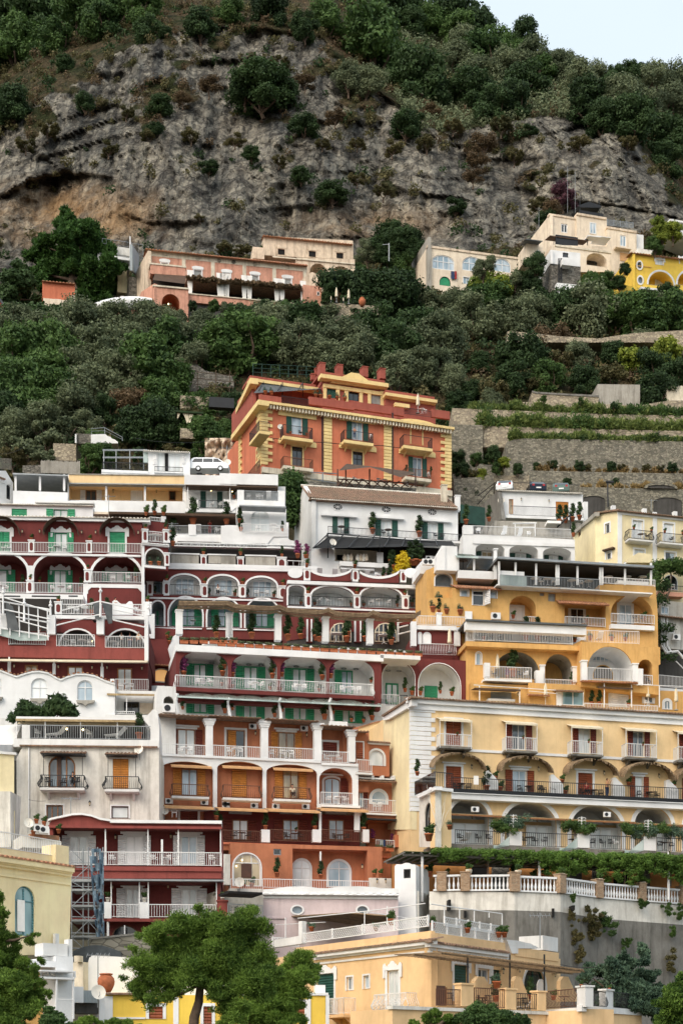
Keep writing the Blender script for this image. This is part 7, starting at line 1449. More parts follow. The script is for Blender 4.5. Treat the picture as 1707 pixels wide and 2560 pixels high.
hw=F(1448,130.5,1600,131);b.face(hw);b.wall('ochre',900,262,1275,420,.5,d=-.2)if 0 else None
b.railp(925,195,1278,280,.3,Wmetal);b.box('floor_slab','ochre',900,262,1280,285,-2,.3,0);b.wall('ochre_deep',905,150,1350,300,.3,d=-2.4);furn(b,'pot_low 960 262 1.3; pot_low 1100 268 1.3; pot 1190 270 1.2; lounger 1020 270','on the small open ochre terrace',-.8)
h2=F(1167,127.8,1435,129.1);b.face(h2)
b.log(GreyP,336,336,628,512,.45,3.2);b.log(GreyP,668,352,842,548,.5,3.2)
b.win(216,342,248,424,rise=.5,pn=GlassS,nm=1,sur='thin');b.wall('ochre',0,0,0,0,4,pts=[(150,300),(150,290),(200,270),(845,292),(905,262),(905,760),(150,700)])
b.tiles(150,290,272,.5,.08,'tiles_red',0,.6,slope=.15)
b.railp(270,430,576,515,.9,Wmetal);b.box(BalSlab,Wclean,268,512,580,526,-.5,1.0,0);b.railp(666,515,860,552,.2,Wmetal);b.railp(575,515,606,575,.3,'rust_metal')
b.post(634,430,664,545,.2,Wclean,'column',cap=True);b.box('pier',Wclean,604,460,655,550,.0,.5,.5);b.post(846,440,878,535,.2,Wclean,'column',cap=True);b.box('cupboard',Wclean,270,410,307,500,.0,.5,.5)
p=b.pt(355,508,.2);put('parasol',p,0,'closed cream parasol in the left ochre arch','',1.0);furn(b,'pot_tall 455 500 2.6; chair_dark 330 508; pot_purple 420 510; chair_dark 500 512; chair 540 512; pot_tall 840 545','in the left ochre hotel arches',0)
h3=F(1448,127.6,1650,128.6);b.face(h3);b.log(Wclean,945,303,1238,525,.48,3.2);b.log('ochre',1275,388,1366,556,.5,2.2)
b.win(970,355,1135,410,d=-3.2,rise=.5,pn=GlassS,nm=6,hole=False,tr=.2);b.win(975,425,1110,520,d=-3.2,rise=.5,pn=Intern,fr='ochre',hole=False,nm=1)
b.wall('ochre',0,0,0,0,4,pts=[(905,272),(1275,285),(1280,305),(1415,308),(1418,420),(1405,425),(1410,620),(905,565)])
b.post(906,400,940,522,.15,Wclean,'column',cap=True);b.post(1238,420,1272,532,.15,Wclean,'column',cap=True);b.railp(942,440,1236,526,.1,Wmetal);b.railp(1278,488,1366,556,.1,Wmetal);b.box('cupboard',Wclean,1272,448,1306,555,.0,.3,.5)
b.tiles(905,528,1275,.7,.08,'tiles_red',0,.8,slope=.12);furn(b,'pot_tall 1288 550 .9; chair_dark 1340 555; lant 0 0'.replace('; lant 0 0',''),'in the right ochre hotel arch',-.5);lant(b,[(1327,465)],'in the right ochre hotel arch',-2)
h4=F(1150,125.5,1707,128.5);b.face(h4);b.wall('ochre',180,540,1568,800,4,d=-1.5,r=0)
b.awn(210,555,505,580,1.4,'awning_brown',d=-1.4,drop=.15);b.awn(1010,540,1240,572,1.4,'awning_brown',d=-1.4,drop=.2);b.box('louvre_window','roller',312,600,445,655,-1.5,-1.4,.5);b.box('floor_slab',Wclean,295,645,470,660,-1.5,-.8,.5)
b.win(775,598,916,690,d=-.8,pn='glass_teal',hole=False,nm=2);b.wall('ochre',560,540,925,800,.3,d=-.9);b.box('frame',Wmetal,742,590,775,690,-.8,-.6,.5);b.tiles(735,590,920,.1,.08,'tiles',0,1.2,slope=.3);b.tiles(560,618,700,-.2,.08,'tiles_red',0,.8,slope=.2)
b.win(1085,575,1202,700,d=-1.5,sh='c',shm='sh_white',hole=False,sur='thin');b.win(1310,600,1368,676,d=-1.5,sur='p',hole=False,pn='glass');b.win(1440,655,1482,716,d=-1.5,rise=.4,sur='p',hole=False,pn='glass');b.win(585,648,665,680,d=-1,rise=.5,hole=False,nm=4,pn='curtain')
b.railp(920,672,1400,712,-.2,Wmetal,r=0);furn(b,'pot_tall 970 690 1.3; pot_tall 1020 690 1.3; pot 1210 695; chair 1330 700','on the lowest ochre terrace',-.8)
for x,y in((1337,690),(1520,720),(668,690)):put('parasol',b.pt(x,y,-.5),0,where='on the lowest ochre terrace',scale=.95)
for x,y0 in((238,555),(500,572),(1052,540),(1230,552),(1412,560)):b.post(x-3,y0,x+3,700,-.1,Wmetal,th=.06)
m=MB();m.tube([h4.at(200,555,-.1),h4.at(740,590,-.1)],.03,5);m.tube([h4.at(1240,552,-.1),h4.at(1568,565,-.1)],.03,5);m.tube([h4.at(560,595,-.1),h4.at(745,612,-.1)],.025,5);m.build('awning_frame',Wmetal,b.o);lant(b,[(485,630),(1258,618),(1013,605)],'on the lowest ochre terrace wall',-1.4)
T('A3');h5=F(1140,129.5,1640,132.5);b.face(h5)
m=MB(h5);z=h5.uz(370,640,.3)[1];ua,ub=h5.uz(352,640,.3)[0],h5.uz(1370,660,.3)[0];m.box(ua,ub,z-.12,z+.06,-7,.5);m.build('flat_roof',GreyM,b.o)
b.wall(Intern,360,645,1345,850,.3,d=-6.5,name='restaurant_back',r=0);m=MB(h5);m.box(ua,ub,z-.2,z-.13,-6.5,.2);m.build('ceiling',Intern,b.o);m=MB(h5);zz=h5.uz(370,812,.2)[1];m.box(ua,ub,zz-.1,zz,-6.5,.2);m.build('floor_slab',Wclean,b.o)
for x0 in(360,468,602,735,748,872,1020,1034,1182,1352):b.post(x0,650+(x0-360)*.022,x0+12,815,.1,Wclean,'post',th=.12)
b.railp(372,748,762,822,.35,GreyM,pitch=.12);b.railp(762,765,1018,838,.35,GreyM,pitch=.12);b.railp(1018,762,1382,808,.35,Wmetal)
b.box('glass_panel','sheet_glass',375,752,545,815,.2,.24,0);b.box('planter_bench',Wclean,375,722,530,750,-.6,-.1,0);b.box('table_row','cloth_white',1140,785,1340,805,-1.4,-.6,0)
furn(b,'table_cloth 600 815; table_cloth 680 818; table_cloth 840 828; table_cloth 950 832; chair 640 818; chair 720 820; chair 900 830; table_cloth 1080 805; table_cloth 1200 805; table_cloth 1300 805','in the roof restaurant of the ochre hotel',-1.5)
furn(b,'bulb 545 690; bulb 553 700; bulb 828 708; bulb 838 702; bulb 933 748; bulb 1127 720; bulb 1258 712','hanging in the dark roof restaurant',-2.5)
ppl(b,1272,790,-1.5,'dark clothed waiter standing at the right end of the roof restaurant',pose='lean',shirt='cloth_black')
h6=F(1107,131,1240,131.6);b.face(h6);b.wall(Wclean,95,718,335,770,3);b.wall(Intern,95,625,335,720,1,d=-3.5);b.awn(85,585,230,630,2.5,'sheet_glass',d=-2,drop=1.0);b.box('roof_fascia',GreyM,200,625,335,640,-2.5,.2)
for x in(92,197,325):b.post(x,630,x+12,720,.05,Wclean,th=.15)
b.post(333,585,353,778,.6,Wclean,'chimney',cap=True);b.wall(Wclean,-10,560,92,720,4,d=.1);m=MB(h6);m.plate([h6.uz(x,y,.2)for x,y in((-45,720),(-45,620),(0,575),(15,560),(15,720))],[],-2,.2);m.build('stepped_wall',Wclean,b.o);furn(b,'table_dark 130 715 1.4','under the small glass roof',-1);furn(b,'ac -80 690 1.2; ac -110 690 1.2','beside the stepped white wall',-1)
# ================= pale yellow house on the right =================
T('A3');k1=F(1543,158,1707,159.9);k2=F(1486,160,1543,158);k3=F(1434,168,1486,160)
b=Bld('pale_yellow_house','pale yellow house with white pilasters and curved iron balconies, right edge','house',k1,1150,1000)
b.win(1238,395,1303,515,pn='curtain',sur='p');b.bal(1214,458,1368,520,.9,'iron','white',bulge=.15,brackets=False);b.win(1440,415,1505,535,pn='curtain',sur='p');b.bal(1417,480,1580,542,.9,'iron','white',bulge=.15,brackets=False)
b.win(1248,585,1312,660,pn='curtain',sur='p');b.win(1450,605,1515,670,pn=GlassS,sur='p',sh=None);b.box('shutter',GlassD,1452,608,1480,668,-.08,.0,.5)
b.wall('pale_yellow',1140,335,1700,1500,1);
for x in(1140,1368):b.box(Pilas,Wclean,x,338,x+28,900,0,.07,0)
b.tiles(1138,328,1700,.45,.1,'tiles',0,1);b.box('cornice',Wclean,1140,335,1700,352,0,.12,0);furn(b,'pot 1245 455 .9; pot 1360 470 .9; pot 1447 478 .9; chair_dark 1330 518; table_dark 1290 520; chair_dark 1490 540; pot 1565 490','on the curved balconies of the pale yellow house',.5)
for x,y in((1103,296),(1305,316),(1505,335)):b.post(x,y,x+24,y+28,-.8,Wclean,'chimney')
b.face(k2);b.win(1058,415,1086,478,nm=1,pn='slate',sur='p');b.win(1065,602,1095,648,nm=1,pn='slate',sur='p');b.box('hood','awning_brown',1038,576,1108,586,0,.4,.5);b.wall('pale_yellow',0,0,0,0,.4,pts=[(990,360),(1142,335),(1142,1100),(990,1100)]);m=MB(k2);m.plate([k2.uz(x,y,.3)for x,y in((985,340),(1145,318),(1145,328),(985,350))],[],-.3,.3);m.build('roof_tiles','tiles',b.o)
b.face(k3);b.win(880,460,900,498,nm=1,pn=GlassD,fr='wood',fw=.04);b.wall('pale_yellow',0,0,0,0,.4,pts=[(850,475),(992,362),(992,1100),(850,1100)]);m=MB(k3);m.plate([k3.uz(x,y,.25)for x,y in((845,470),(992,340),(992,366),(845,490))],[],-.2,.25);m.build('cornice',GreyP,b.o)
b.face(F(1560,150,1707,151));m=MB(b.F);m.plate([b.F.uz(x,y)for x,y in((1200,650),(1275,605),(1355,615),(1355,670),(1200,670))],[],-3,0);m.build('stair_wall','pale_yellow',b.o);b.wall('pale_yellow',1355,665,1700,1000,3);b.win(1435,750,1530,850,rise=.5,pn=GlassD,hole=False);b.railp(1405,815,1568,858,.8,'iron');b.box('floor_slab','pink',1400,858,1568,885,-.5,.8,0);b.railp(1480,945,1700,1020,.8,'rust_metal');b.win(1420,950,1480,1010,pn=GlassD,hole=False,d=.05)
furn(b,'chair 1500 852','on the small pink edged balcony at the right edge',.3)
T('A3');o=thing('climbing_tree','thin leaning tree with dark leaves before the pale yellow house','tree',b.pt(1440,960,1.6));m=MB();m.tube([b.pt(1430,960,1.6),b.pt(1475,860,1.6),b.pt(1490,760,1.6),b.pt(1470,690,1.6)],[.12,.1,.08,.05],7);m.build('trunk','bark',o)
me=crown_mesh('crown','leaf_green',[tuple(b.pt(x,y,1.5)-o.location)+(r,)for x,y,r in((1380,700,.6),(1430,690,.7),(1490,685,.7),(1540,690,.8),(1400,750,.5),(1385,790,.5),(1560,720,.6),(1395,830,.4),(1410,920,.4),(1460,700,.6))],6000,.13,3);k=bpy.data.objects.new('crown',me);COL.objects.link(k);k.parent=o
T('B3');f=F(1640,136,1720,137);b=Bld('grey_house','narrow grey white house with drainpipes squeezed at the right edge','house',f,1420,500);b.win(1485,165,1515,215,pn=GlassD,nm=1);b.win(1425,40,1475,90,pn=GlassS);b.wall('wall_stain',1410,95,1700,310,4);b.wall(GreyP,1415,0,1700,100,3,d=-1);b.tiles(1410,100,1700,.6,.08,'tiles',0,.8);b.wall('dark_wall',1400,290,1700,620,3,d=-.5)
m=MB()
for x in(1425,1440,1462):m.tube([f.at(x,110,.2),f.at(x,300,.2),f.at(x+30,345,.2)],.09,6)
m.tube([f.at(1455,345,.3),f.at(1530,335,.3),f.at(1568,380,.3)],.12,6);m.tube([f.at(1520,400,.3),f.at(1600,480,.3)],.05,5);m.build('drainpipe',Wmetal,b.o);b.railp(1408,488,1700,568,1,Wmetal);b.box(BalSlab,Wclean,1405,570,1700,590,-.4,1,0);b.wall('ochre',1410,590,1700,720,2);furn(b,'ac 1515 265 1.2','on the grey white sliver house',.3)
T('B3');o=thing('ivy','dark ivy hanging beside the grey drainpipes','plant',f.at(1415,350,.4));me=crown_mesh('foliage','leaf_dark',[(random.uniform(-1.2,1.2),0,random.uniform(-.5,7),.5)for _ in range(16)],2200,.13,4);k=bpy.data.objects.new('foliage',me);COL.objects.link(k);k.parent=o;m=MB();m.tube([f.at(1415,360,.4),f.at(1410,100,.4)],.05,5);m.build('stem','bark',o)
# ================= white terrace house =================
T('A3');f=F(1157,158,1436,159.2);b=Bld('terrace_house','white house with wavy railed roof terrace over three arches, above the roof restaurant','house',f,130,640)
for x0,x1,y0 in((212,402,545),(432,620,556),(652,836,572)):b.log('white',x0,y0,x1,720,.2,2.2)
b.win(250,600,320,650,d=-2.2,sh='l',shm='sh_dark',hole=False,pn='glass_warm');b.win(470,612,540,660,d=-2.2,sh='o',shm='sh_dark',hole=False,pn='curtain',sw=.5);b.win(690,625,750,660,d=-2.2,sh='o',shm='sh_dark',hole=False,pn='curtain',sw=.5)
b.wall(Wclean,0,0,0,0,8,pts=[(130,480),(190,483),(860,520),(862,900),(130,900)]);b.box('parapet',Wclean,132,425,195,485,-.6,.05,0);b.railp(196,428,832,490,0,Wmetal,bulge=.1);b.box('moulding',Wclean,195,522,860,545,0,.12,0)
m=MB(f)
for x in(470,600):m.tube([f.at(x,500,-.3),f.at(x,412,-.3)],.06,5);m.tube([f.at(x,495,-2),f.at(x,412,-2)],.06,5)
m.tube([f.at(455,415,-.3),f.at(610,412,-.3)],.07,5);m.tube([f.at(470,440,-2),f.at(600,440,-2)],.06,5);m.build('gazebo_frame',Wclean,b.o);lant(b,[(285,580),(503,596),(722,606)],'under the white terrace house arches',-1.5)
furn(b,'lounger 500 500; chair 560 503; lounger 400 485; pot_tall 850 500 1.5; chair 230 480','on the wavy railed roof terrace',-2)
# ================= white house with the car park on its roof =================
f=F(1243,182,1455,183);fl2=F(1200,190,1243,182);b=Bld('parking_house','white house with wooden door and long balcony, cars parked on its roof','house',f,360,400)
b.win(735,272,818,368,fr='sh_wood',pn=GlassD,sh='c',shm='sh_wood');b.win(430,255,458,352,fr='sh_wood',pn='glass_warm',nm=1);b.wall(Wclean,358,205,912,380,8,r=0);b.wall('concrete',300,370,905,500,8,d=-1.2,r=0);b.box(BalSlab,Wclean,395,358,915,376,-.4,1.2,0);b.railp(440,298,912,362,1.15,'iron',bulge=.1);b.tiles(355,196,910,.4,.09,'tiles_white',0,.6);b.post(918,272,945,400,.5,Wclean,'chimney')
lant(b,[(508,268),(689,278)],'on the white parking house wall');b.face(fl2);b.wall('concrete',0,0,0,0,.4,pts=[(245,300),(358,200),(385,390),(245,420)]);p=f.at(378,265,.3);put('dish',p-Vector((0,0,.9)),0,'round white dish on the corner of the parking house','',1.5)
m=MB(f);m.box(f.uz(358,190)[0],f.uz(912,190)[0],f.uz(500,200)[1],f.uz(500,196)[1],-9,0);m.build('car_deck','concrete',b.o);m=MB();m.tube([fl2.at(225,290,.3),fl2.at(350,150,.3)],.05,5);m.tube([fl2.at(225,235,.3),fl2.at(350,140,.3)],.05,5);m.build('ramp_rail','iron',b.o)
b.face(f)
for(x,y,mt,lb,rt)in((410,190,'car_white','white hatchback, leftmost of the cars on the house roof',100),(598,197,'car_dark','dark blue car between the white and the green car',85),(765,206,'car_green','small grey green car, rightmost on the roof car park',95)):
 p=f.at(x,y,-3.2);p.z=f.at(600,196,0).z+.02+.0;car(p,R(-rt),lb,mt,scale=1.08)
b.railp(440,145,905,200,-7,'iron',pitch=.6)
c=thing('screen_fence','dark green mesh screen beside the parking house','fence',f.at(200,380));fm=F(1150,176,1212,177);m=MB(fm);m.box(*Bld.rect(type('q',(),{'F':fm})(),115,300,275,420,0),-.1,0);m.build('mesh','net_green',c)
fm=F(1160,172,1460,173);b=Bld('garden_terrace','overgrown garden ledge between the parking house and the wavy railed terrace','terrace',fm,300,420);b.wall(GreyP,330,395,900,520,4);furn(b,'pot_tall 300 400 1.8; pot_tall 760 420 2.2; pot_tall 800 410 2.0; pot_tall 845 400 2; pot_tall 890 390 2; pot_tall 150 420 2.2','on the garden ledge below the parking house',.5);m=MB();m.tube([fm.at(745,440,1),fm.at(828,360,1)],.08,5);m.tube([fm.at(828,350,1),fm.at(830,470,1)],.08,5);m.build('stair_rail','iron',b.o);b.box('white_canopy','cloth_white',680,395,770,412,.2,1.5,0)
# ================= white villa with tiled roof =================
T('A2');f=F(778,158,1142,160.6);fg_=F(737,166,778,158);b=Bld('white_villa','white villa with brown tiled roof, three oval vents and dark green shutters','villa',f,590,600)
for x0,x1,y0,y1 in((760,800,372,480),(1044,1112,393,498),(1347,1412,412,518)):b.win(x0,y0,x1,y1,pn='curtain',sh='o',shm='sh_dark',sw=.56 if x0>800 else.85)
for x,y in((761,307),(1076,323),(1376,341)):
 u,z=f.uz(x,y);el=[(u+.46*math.cos(a*.3927),z+.3*math.sin(a*.3927))for a in range(16)];m=MB(f);m.plate(el,[],-.05,.02);o=m.build('oval_vent','iron',b.o);m=MB(f)
 for k in range(8):a=k*.785;m.tube([m.P(u,z,.05),m.P(u+.42*math.cos(a),z+.27*math.sin(a),.05)],.025,4)
 m.plate([(u+.54*math.cos(a*.3927),z+.38*math.sin(a*.3927))for a in range(16)],[el],0,.06);m.build('tracery',Wclean,o)
b.wall(Wclean,590,255,1545,700,9,r=0)
m=MB(f);z=f.uz(590,250,.5)[1];ua,ub=f.uz(575,250,.5)[0],f.uz(1545,250,.5)[0];zr=f.uz(545,172,-5)[1]
rs=random.Random(2);nr=int((ub-ua)/.24)
m.quad((ua,z,.5),(ub,z,.5),(ub,zr,-5),(ua,zr,-5));m.box(ua,ub,z-.12,z,-.1,.5)
for k in range(nr):
 u=ua+(ub-ua)*(k+.5)/nr;prev=None
 for q in range(11):
  t=q/10;zz=z+(zr-z)*t+rs.uniform(-.02,.03);d=.52-5.5*t;uu=u+rs.uniform(-.02,.02);i=m.addv([m.P(uu-.09,zz,d),m.P(uu-.05,zz+.09,d),m.P(uu+.05,zz+.09,d),m.P(uu+.09,zz,d)])
  if prev is not None:m.f+=[(prev,prev+1,i+1,i),(prev+1,prev+2,i+2,i+1),(prev+2,prev+3,i+3,i+2)]
  prev=i
m.build('roof','tiles',b.o);m=MB(f);m.tube([m.P(ua,zr+.05,-5),m.P(ub,zr+.05,-5)],.14,6);m.build('roof_ridge','tiles_white',b.o)
b.tiles(588,252,1545,.55,.1,'tiles_white',0,.25,slope=.05)
b.post(1440,165,1475,280,-1.5,Traver,'chimney',cap=True);b.post(1530,235,1560,330,.1,Wclean,'chimney',cap=True)
b.face(fg_);b.wall('white',0,0,0,0,.4,pts=[(480,430),(535,168),(592,262),(592,700),(470,700)])
b.face(f);b.railp(697,432,1565,482,.9,'iron',bulge=.12,r=0);m=MB(f);z=f.uz(697,480,.9)[1];m.box(f.uz(690,480,.9)[0],f.uz(1568,480,.9)[0],z-.2,z,0,.95);m.build(BalSlab,Wclean,b.o)
for x0,x1,y in((655,888,352),(962,1195,366),(1270,1502,385)):b.box('rolled_awning',Wclean,x0,y,x1,y+14,.05,.4,.5)
furn(b,'pot_tall 988 480 2.2; pot_tall 1293 500 2.2; table_dark 785 478 1.2; chair_dark 820 480; table_dark 1090 498 1.2; chair_dark 1060 496; chair_dark 1400 515; chair_dark 1440 518','on the white villa balcony',.4)
f=F(770,152,1140,154.2);b.face(f);m=MB(f)
q=[m.P(*f.uz(600,575,2)+(2,)),m.P(*f.uz(1520,612,2)+(2,)),m.P(*f.uz(1545,540,-3)+(-3,)),m.P(*f.uz(690,480,-3)+(-3,))];
m=MB(f);i=m.addv([f.at(600,578,1.5),f.at(1525,560,1.5),f.at(1500,530,-3),f.at(700,500,-3)]);m.f.append((i,i+1,i+2,i+3));m.build('pergola_canvas','dark',b.o);m=MB()
for k in range(9):t=k/8;m.tube([f.at(600+925*t,575-15*t,1.6),f.at(700+800*t,480+50*t,-2.8)],.06,5)
m.tube([f.at(690,480,-2),f.at(1520,548,-2)],.06,5);m.tube([f.at(695,480,1),f.at(697,640,1)],.06,5);m.tube([f.at(1035,500,1),f.at(1035,600,1)],.05,5);m.build('pergola_frame','iron',b.o)
b.wall(Intern,740,540,1520,700,.3,d=-2.5,name='terrace_back');b.wall('cream',740,580,1020,670,.3,d=-2.3,name='terrace_back');m=MB(f);m.plate([f.uz(x,y,.3)for x,y in((588,595),(690,565),(735,585),(745,640),(740,660),(1150,680),(1150,780),(588,780))],[],-2,.3);m.build('kitchen_wall',Wclean,b.o)
b.box('counter',Wclean,775,660,1150,690,.2,1.0,0);b.box('counter',Wclean,780,690,1000,712,.3,.8,0);b.post(1018,603,1058,670,.2,Wclean,th=.4);b.win(755,622,812,655,d=-2.2,hole=False,pn=GlassD,fr='iron')
for k,x in enumerate((805,828,848,890,912,930,948)):o=thing('ceramic_jar','small white ceramic jar','jar',f.at(x,658,.3),0,'ceramic jars on the outdoor counter',where='on the counter under the dark pergola');m=MB();p=f.at(x,660,.3);m.lathe(p,[(.001,0),(.12,0),(.2,.25),(.15,.5),(.09,.6),(.12,.65),(.001,.66)],10);m.build('jar_body','pot_white' if k%2 else 'cream',o,True)
p=f.at(725,590,.5);put('dish',p,.4,'pale dish on the white wall under the dark pergola','',1.3);furn(b,'pot 873 705 1.2; pot_tall 1100 670 1.2','on the counter under the dark pergola',1.0);furn(b,'ac 1355 665 1.2; ac 1395 670 1.2','right of the dark pergola',.5)
o=thing('broom_shrub','bright yellow flowering shrub above the scalloped red parapet','shrub',f.at(1175,720,1.5));me=crown_mesh('foliage','flower_yellow',[tuple(f.at(x,y,1.5)-o.location)+(r,)for x,y,r in((1165,700,.55),(1180,660,.55),(1190,620,.4),(1160,730,.5),(1200,690,.5),(1160,640,.35),(1200,650,.4))],2600,.11,4);k=bpy.data.objects.new('foliage',me);COL.objects.link(k);k.parent=o;m=MB();m.tube([f.at(1175,735,1.5),f.at(1180,640,1.5)],.05,5);m.build('stem','bark',o)
furn(b,'pot_tall 1230 690 2.4; pot_tall 1270 690 2.6; pot_tall 1300 690 2.2; pot_low 1250 690 1.8; pot_tall 1120 720 2','beside the yellow flowering shrub',1.2)
# ================= white and cream strip house =================
T('A1');f=F(0,152,600,152.8);b=Bld('long_white_house','long white and cream house with covered gallery and set-back white terraces, upper left','house',f,200,400)
b.log(CreamY,452,155,1212,266,0,1.8)
b.win(562,200,632,268,d=-1.8,sh='o',shm='sh_white',fr='wood',hole=False,pn='glass',sw=.5);b.win(862,200,928,266,d=-1.8,sh=None,fr=Wclean,hole=False,pn='curtain',sur='thin');b.win(1105,203,1150,266,d=-1.8,pn=GlassD,fr='wood',hole=False,nm=1)
b.wall(Wclean,443,95,1215,340,7,r=0);b.box('fascia',CreamY,452,92,1210,150,0,.35,0);b.box('roof_edge',GreyM,448,148,1215,154,-.2,.5,0);b.box('roof_edge',GreyP,450,88,1215,93,-.2,.45,0)
for x in(689,942,1195):b.post(x,155,x+13,266,.02,Wclean,th=.2)
lant(b,[(743,215),(1025,215)],'in the cream gallery of the long white house',-1.7);b.box('white_curtain','cloth_white',1208,165,1235,275,.1,.2)
f2=F(460,151.0,715,151.6);b.face(f2);b.wall(Wclean,1205,95,1545,160,6,d=.3);b.wall('white',1215,155,1640,330,5,d=-1.2);b.win(1347,208,1418,312,d=-1.2,pn='curtain',sh='o',shm='sh_dark',hole=False,sw=.5);b.railp(1300,262,1460,315,.15,'iron');b.wall(Wclean,1245,260,1305,340,1,d=.1);b.box(BalSlab,Wclean,1210,316,1540,338,-1.2,.2,0);b.wall(Wclean,1460,258,1545,340,1,d=.1);b.box('roof_edge','awning_brown',1215,160,1560,166,-.5,.7,0)
for x in(1225,1500):b.post(x,165,x+6,262,.4,Wmetal,th=.06)
furn(b,'chair 1385 312; chair 1440 312; bulb 1380 205; bulb 1518 210; pot_tall 1530 250 1.2','on the white balcony at the right of the long white house',-.5)
T('A2');b.wall(Wclean,-10,95,372,165,6,d=.35,r=1);b.wall('white',40,165,420,300,3,d=-1.2);b.railp(150,200,370,262,.6,GreyM);b.wall(Wclean,370,200,416,300,.6,d=.6);b.wall(Wclean,105,195,150,300,.6,d=.6);b.wall(Wclean,105,260,416,298,3,d=.62);b.box('roof_edge','awning_brown',0,165,372,172,-.5,.7,0)
m=MB(f2);m.plate([f2.uz(x,y,.3)for x,y in((0,330),(60,320),(105,260),(110,300),(60,340),(0,340))],[],-.5,.3);m.build('sloping_wall',Wclean,b.o)
furn(b,'chair 180 260; chair 260 260; lounger 310 262; chair 240 262; bulb 73 210; bulb 148 355','on the upper right balcony of the long white house',.1)
T('A2');f3_=F(590,148,725,148.5);b.face(f3_);b.win(192,325,318,470,rise=.5,tr=.62,nm=2,pn='curtain',d=-1.3,hole=False);b.wall(Wclean,100,300,425,480,4,d=-1.3);b.box('slab_edge',GreyM,120,292,425,300,-1,.3,0);b.railp(130,415,425,470,.2,Wmetal);b.wall(Wclean,0,0,0,0,3,pts=[(0,430),(0,545),(305,545),(340,500),(440,500),(440,408),(425,408),(425,468),(130,470),(60,440),(40,425)]);b.wall(Wclean,300,500,440,600,3,d=-.1);m=MB(f3_);m.plate([f3_.uz(x,y,.1)for x,y in((380,530),(400,518),(440,515),(455,525),(487,530),(485,565),(460,565),(450,600),(380,600))],[],-1,.1);m.build('curved_wall',Wclean,b.o)
furn(b,'chair 240 468; table 340 468 1.2; chair 370 468; pot_tall 400 465; pot_tall 130 465 1.5; pot_tall 120 410 1.5','on the white terrace with the arched window',-.5)
T('A1');f4_=F(425,148.6,600,149);b.face(f4_);b.wall(GreyP,1090,345,1560,430,.3,d=-2.2);b.win(1122,368,1155,402,d=-2.2,pn=GlassD,nm=2,hole=False);b.box('dark_roof','awning_brown',710,336,1540,352,-2.2,.4,0);b.wall(Wclean,1100,478,1568,540,3,d=.05);b.railp(1108,426,1232,482,.1,GreyM);b.railp(1282,426,1470,484,.1,GreyM);b.wall(Wclean,1232,420,1282,490,.4,d=.15);b.wall(Wclean,1470,425,1570,490,.4,d=.15);b.box('white_beam',Wclean,1160,500,1568,530,0,.4,0)
furn(b,'pot_tall 1262 420 2.6; pot_tall 1480 420 2.2; chair 1420 480; lounger 1300 480; pot_tall 1130 500 2.2; chair_dark 1170 480','on the grey railed terrace above the central red hotel',-.4);ppl(b,1372,482,-.8,'person in a long red dress on the grey railed terrace',pose='lean',shirt='cloth_red',legs='cloth_red')
furn(b,'pot 958 356 1.5; pot_tall 1012 360 1.5; pot 1070 358 1.5','on the ledge above the left red hotel roof',.4)
f5_=F(30,150.5,175,151);b.face(f5_);b.wall(Wclean,88,200,444,300,4,r=0);b.box('flat_roof',GreyM,85,84,445,93,-5,.3,0);b.wall(Intern,100,95,440,205,.3,d=-4.6)
for x in(97,256,414):b.post(x,93,x+14,200,-.02,Wclean,th=.2)
f6_=F(-30,146,232,146.5);b.face(f6_);b.win(78,318,178,420,pn='curtain',sh='c',shm=ShGreen,fr=ShGreen);b.win(352,322,445,425,pn='curtain',sh='o',shm=ShGreen,fr=ShGreen,sw=.5);b.wall(Wclean,-150,282,610,470,5);b.tiles(-150,283,610,.3,.07,'tiles_white',0,.6);b.box('coping',Wclean,230,262,615,276,-1,.1,0)
b.wall('cream',605,338,710,352,2,d=-.2)
T('A1');f7_=F(-20,150,33,152);b=Bld('white_gable_house','white house end with dark arched window at the left edge above the red hotel','house',f7_,20,260);b.win(45,158,78,260,rise=.4,pn=GlassD,nm=1);b.wall('white',0,0,0,0,5,pts=[(-100,68),(40,70),(88,150),(88,400),(-100,400)]);b.tiles(-100,72,42,.4,.08,'tiles');b.box('cornice',Wclean,-100,78,40,100,0,.12,0)
T('V1');f=F(370,160,475,160.4);b=Bld('rooftop_room','white rooftop room with tall French windows beside an iron pergola','house',f,970,880);b.win(1030,735,1182,858,pn='curtain',nm=4);b.box('open_door','dark',1078,740,1100,856,-.14,-.05,.5)
b.box('shutter','sh_white',1000,740,1022,812,0,.05,.5);b.box('shutter','sh_white',1190,740,1212,812,0,.05,.5);b.wall(Wclean,970,722,1243,900,5,r=0);b.tiles(935,720,1240,.5,.07,'tiles_white',0,2.5,slope=.2);b.railp(1012,825,1195,860,.5,'iron');b.box(BalSlab,Wclean,1010,858,1198,864,-.1,.55,0);b.box('coping',Wclean,665,845,970,862,-2,.2,0);b.wall(Wclean,665,862,972,900,3,d=.1)
m=MB(f)
for x in(680,760,850,940):m.tube([f.at(x,845,-.1),f.at(x,720,-.1)],.05,5)
for y in(722,770):m.tube([f.at(672,y,-.1),f.at(965,y,-.1)],.05,5);m.tube([f.at(672,y-5,-3),f.at(965,y-5,-3)],.05,5)
m.build('pergola_frame',GreyM,b.o);b.railp(672,795,965,842,0,'iron');b.box('glass_screen','sheet_glass',938,730,968,800,-.1,0,0)
p=f.at(1485,880,-.5);put('dish',f.at(1488,850,-.3),0,'white round dish on a mast beside the white van','',1.3)
car(PW(sx(1372),sy(874),161.5),R(180),'white van parked on the roof left of the orange villa','car_white',van=True,scale=.82*1.0)
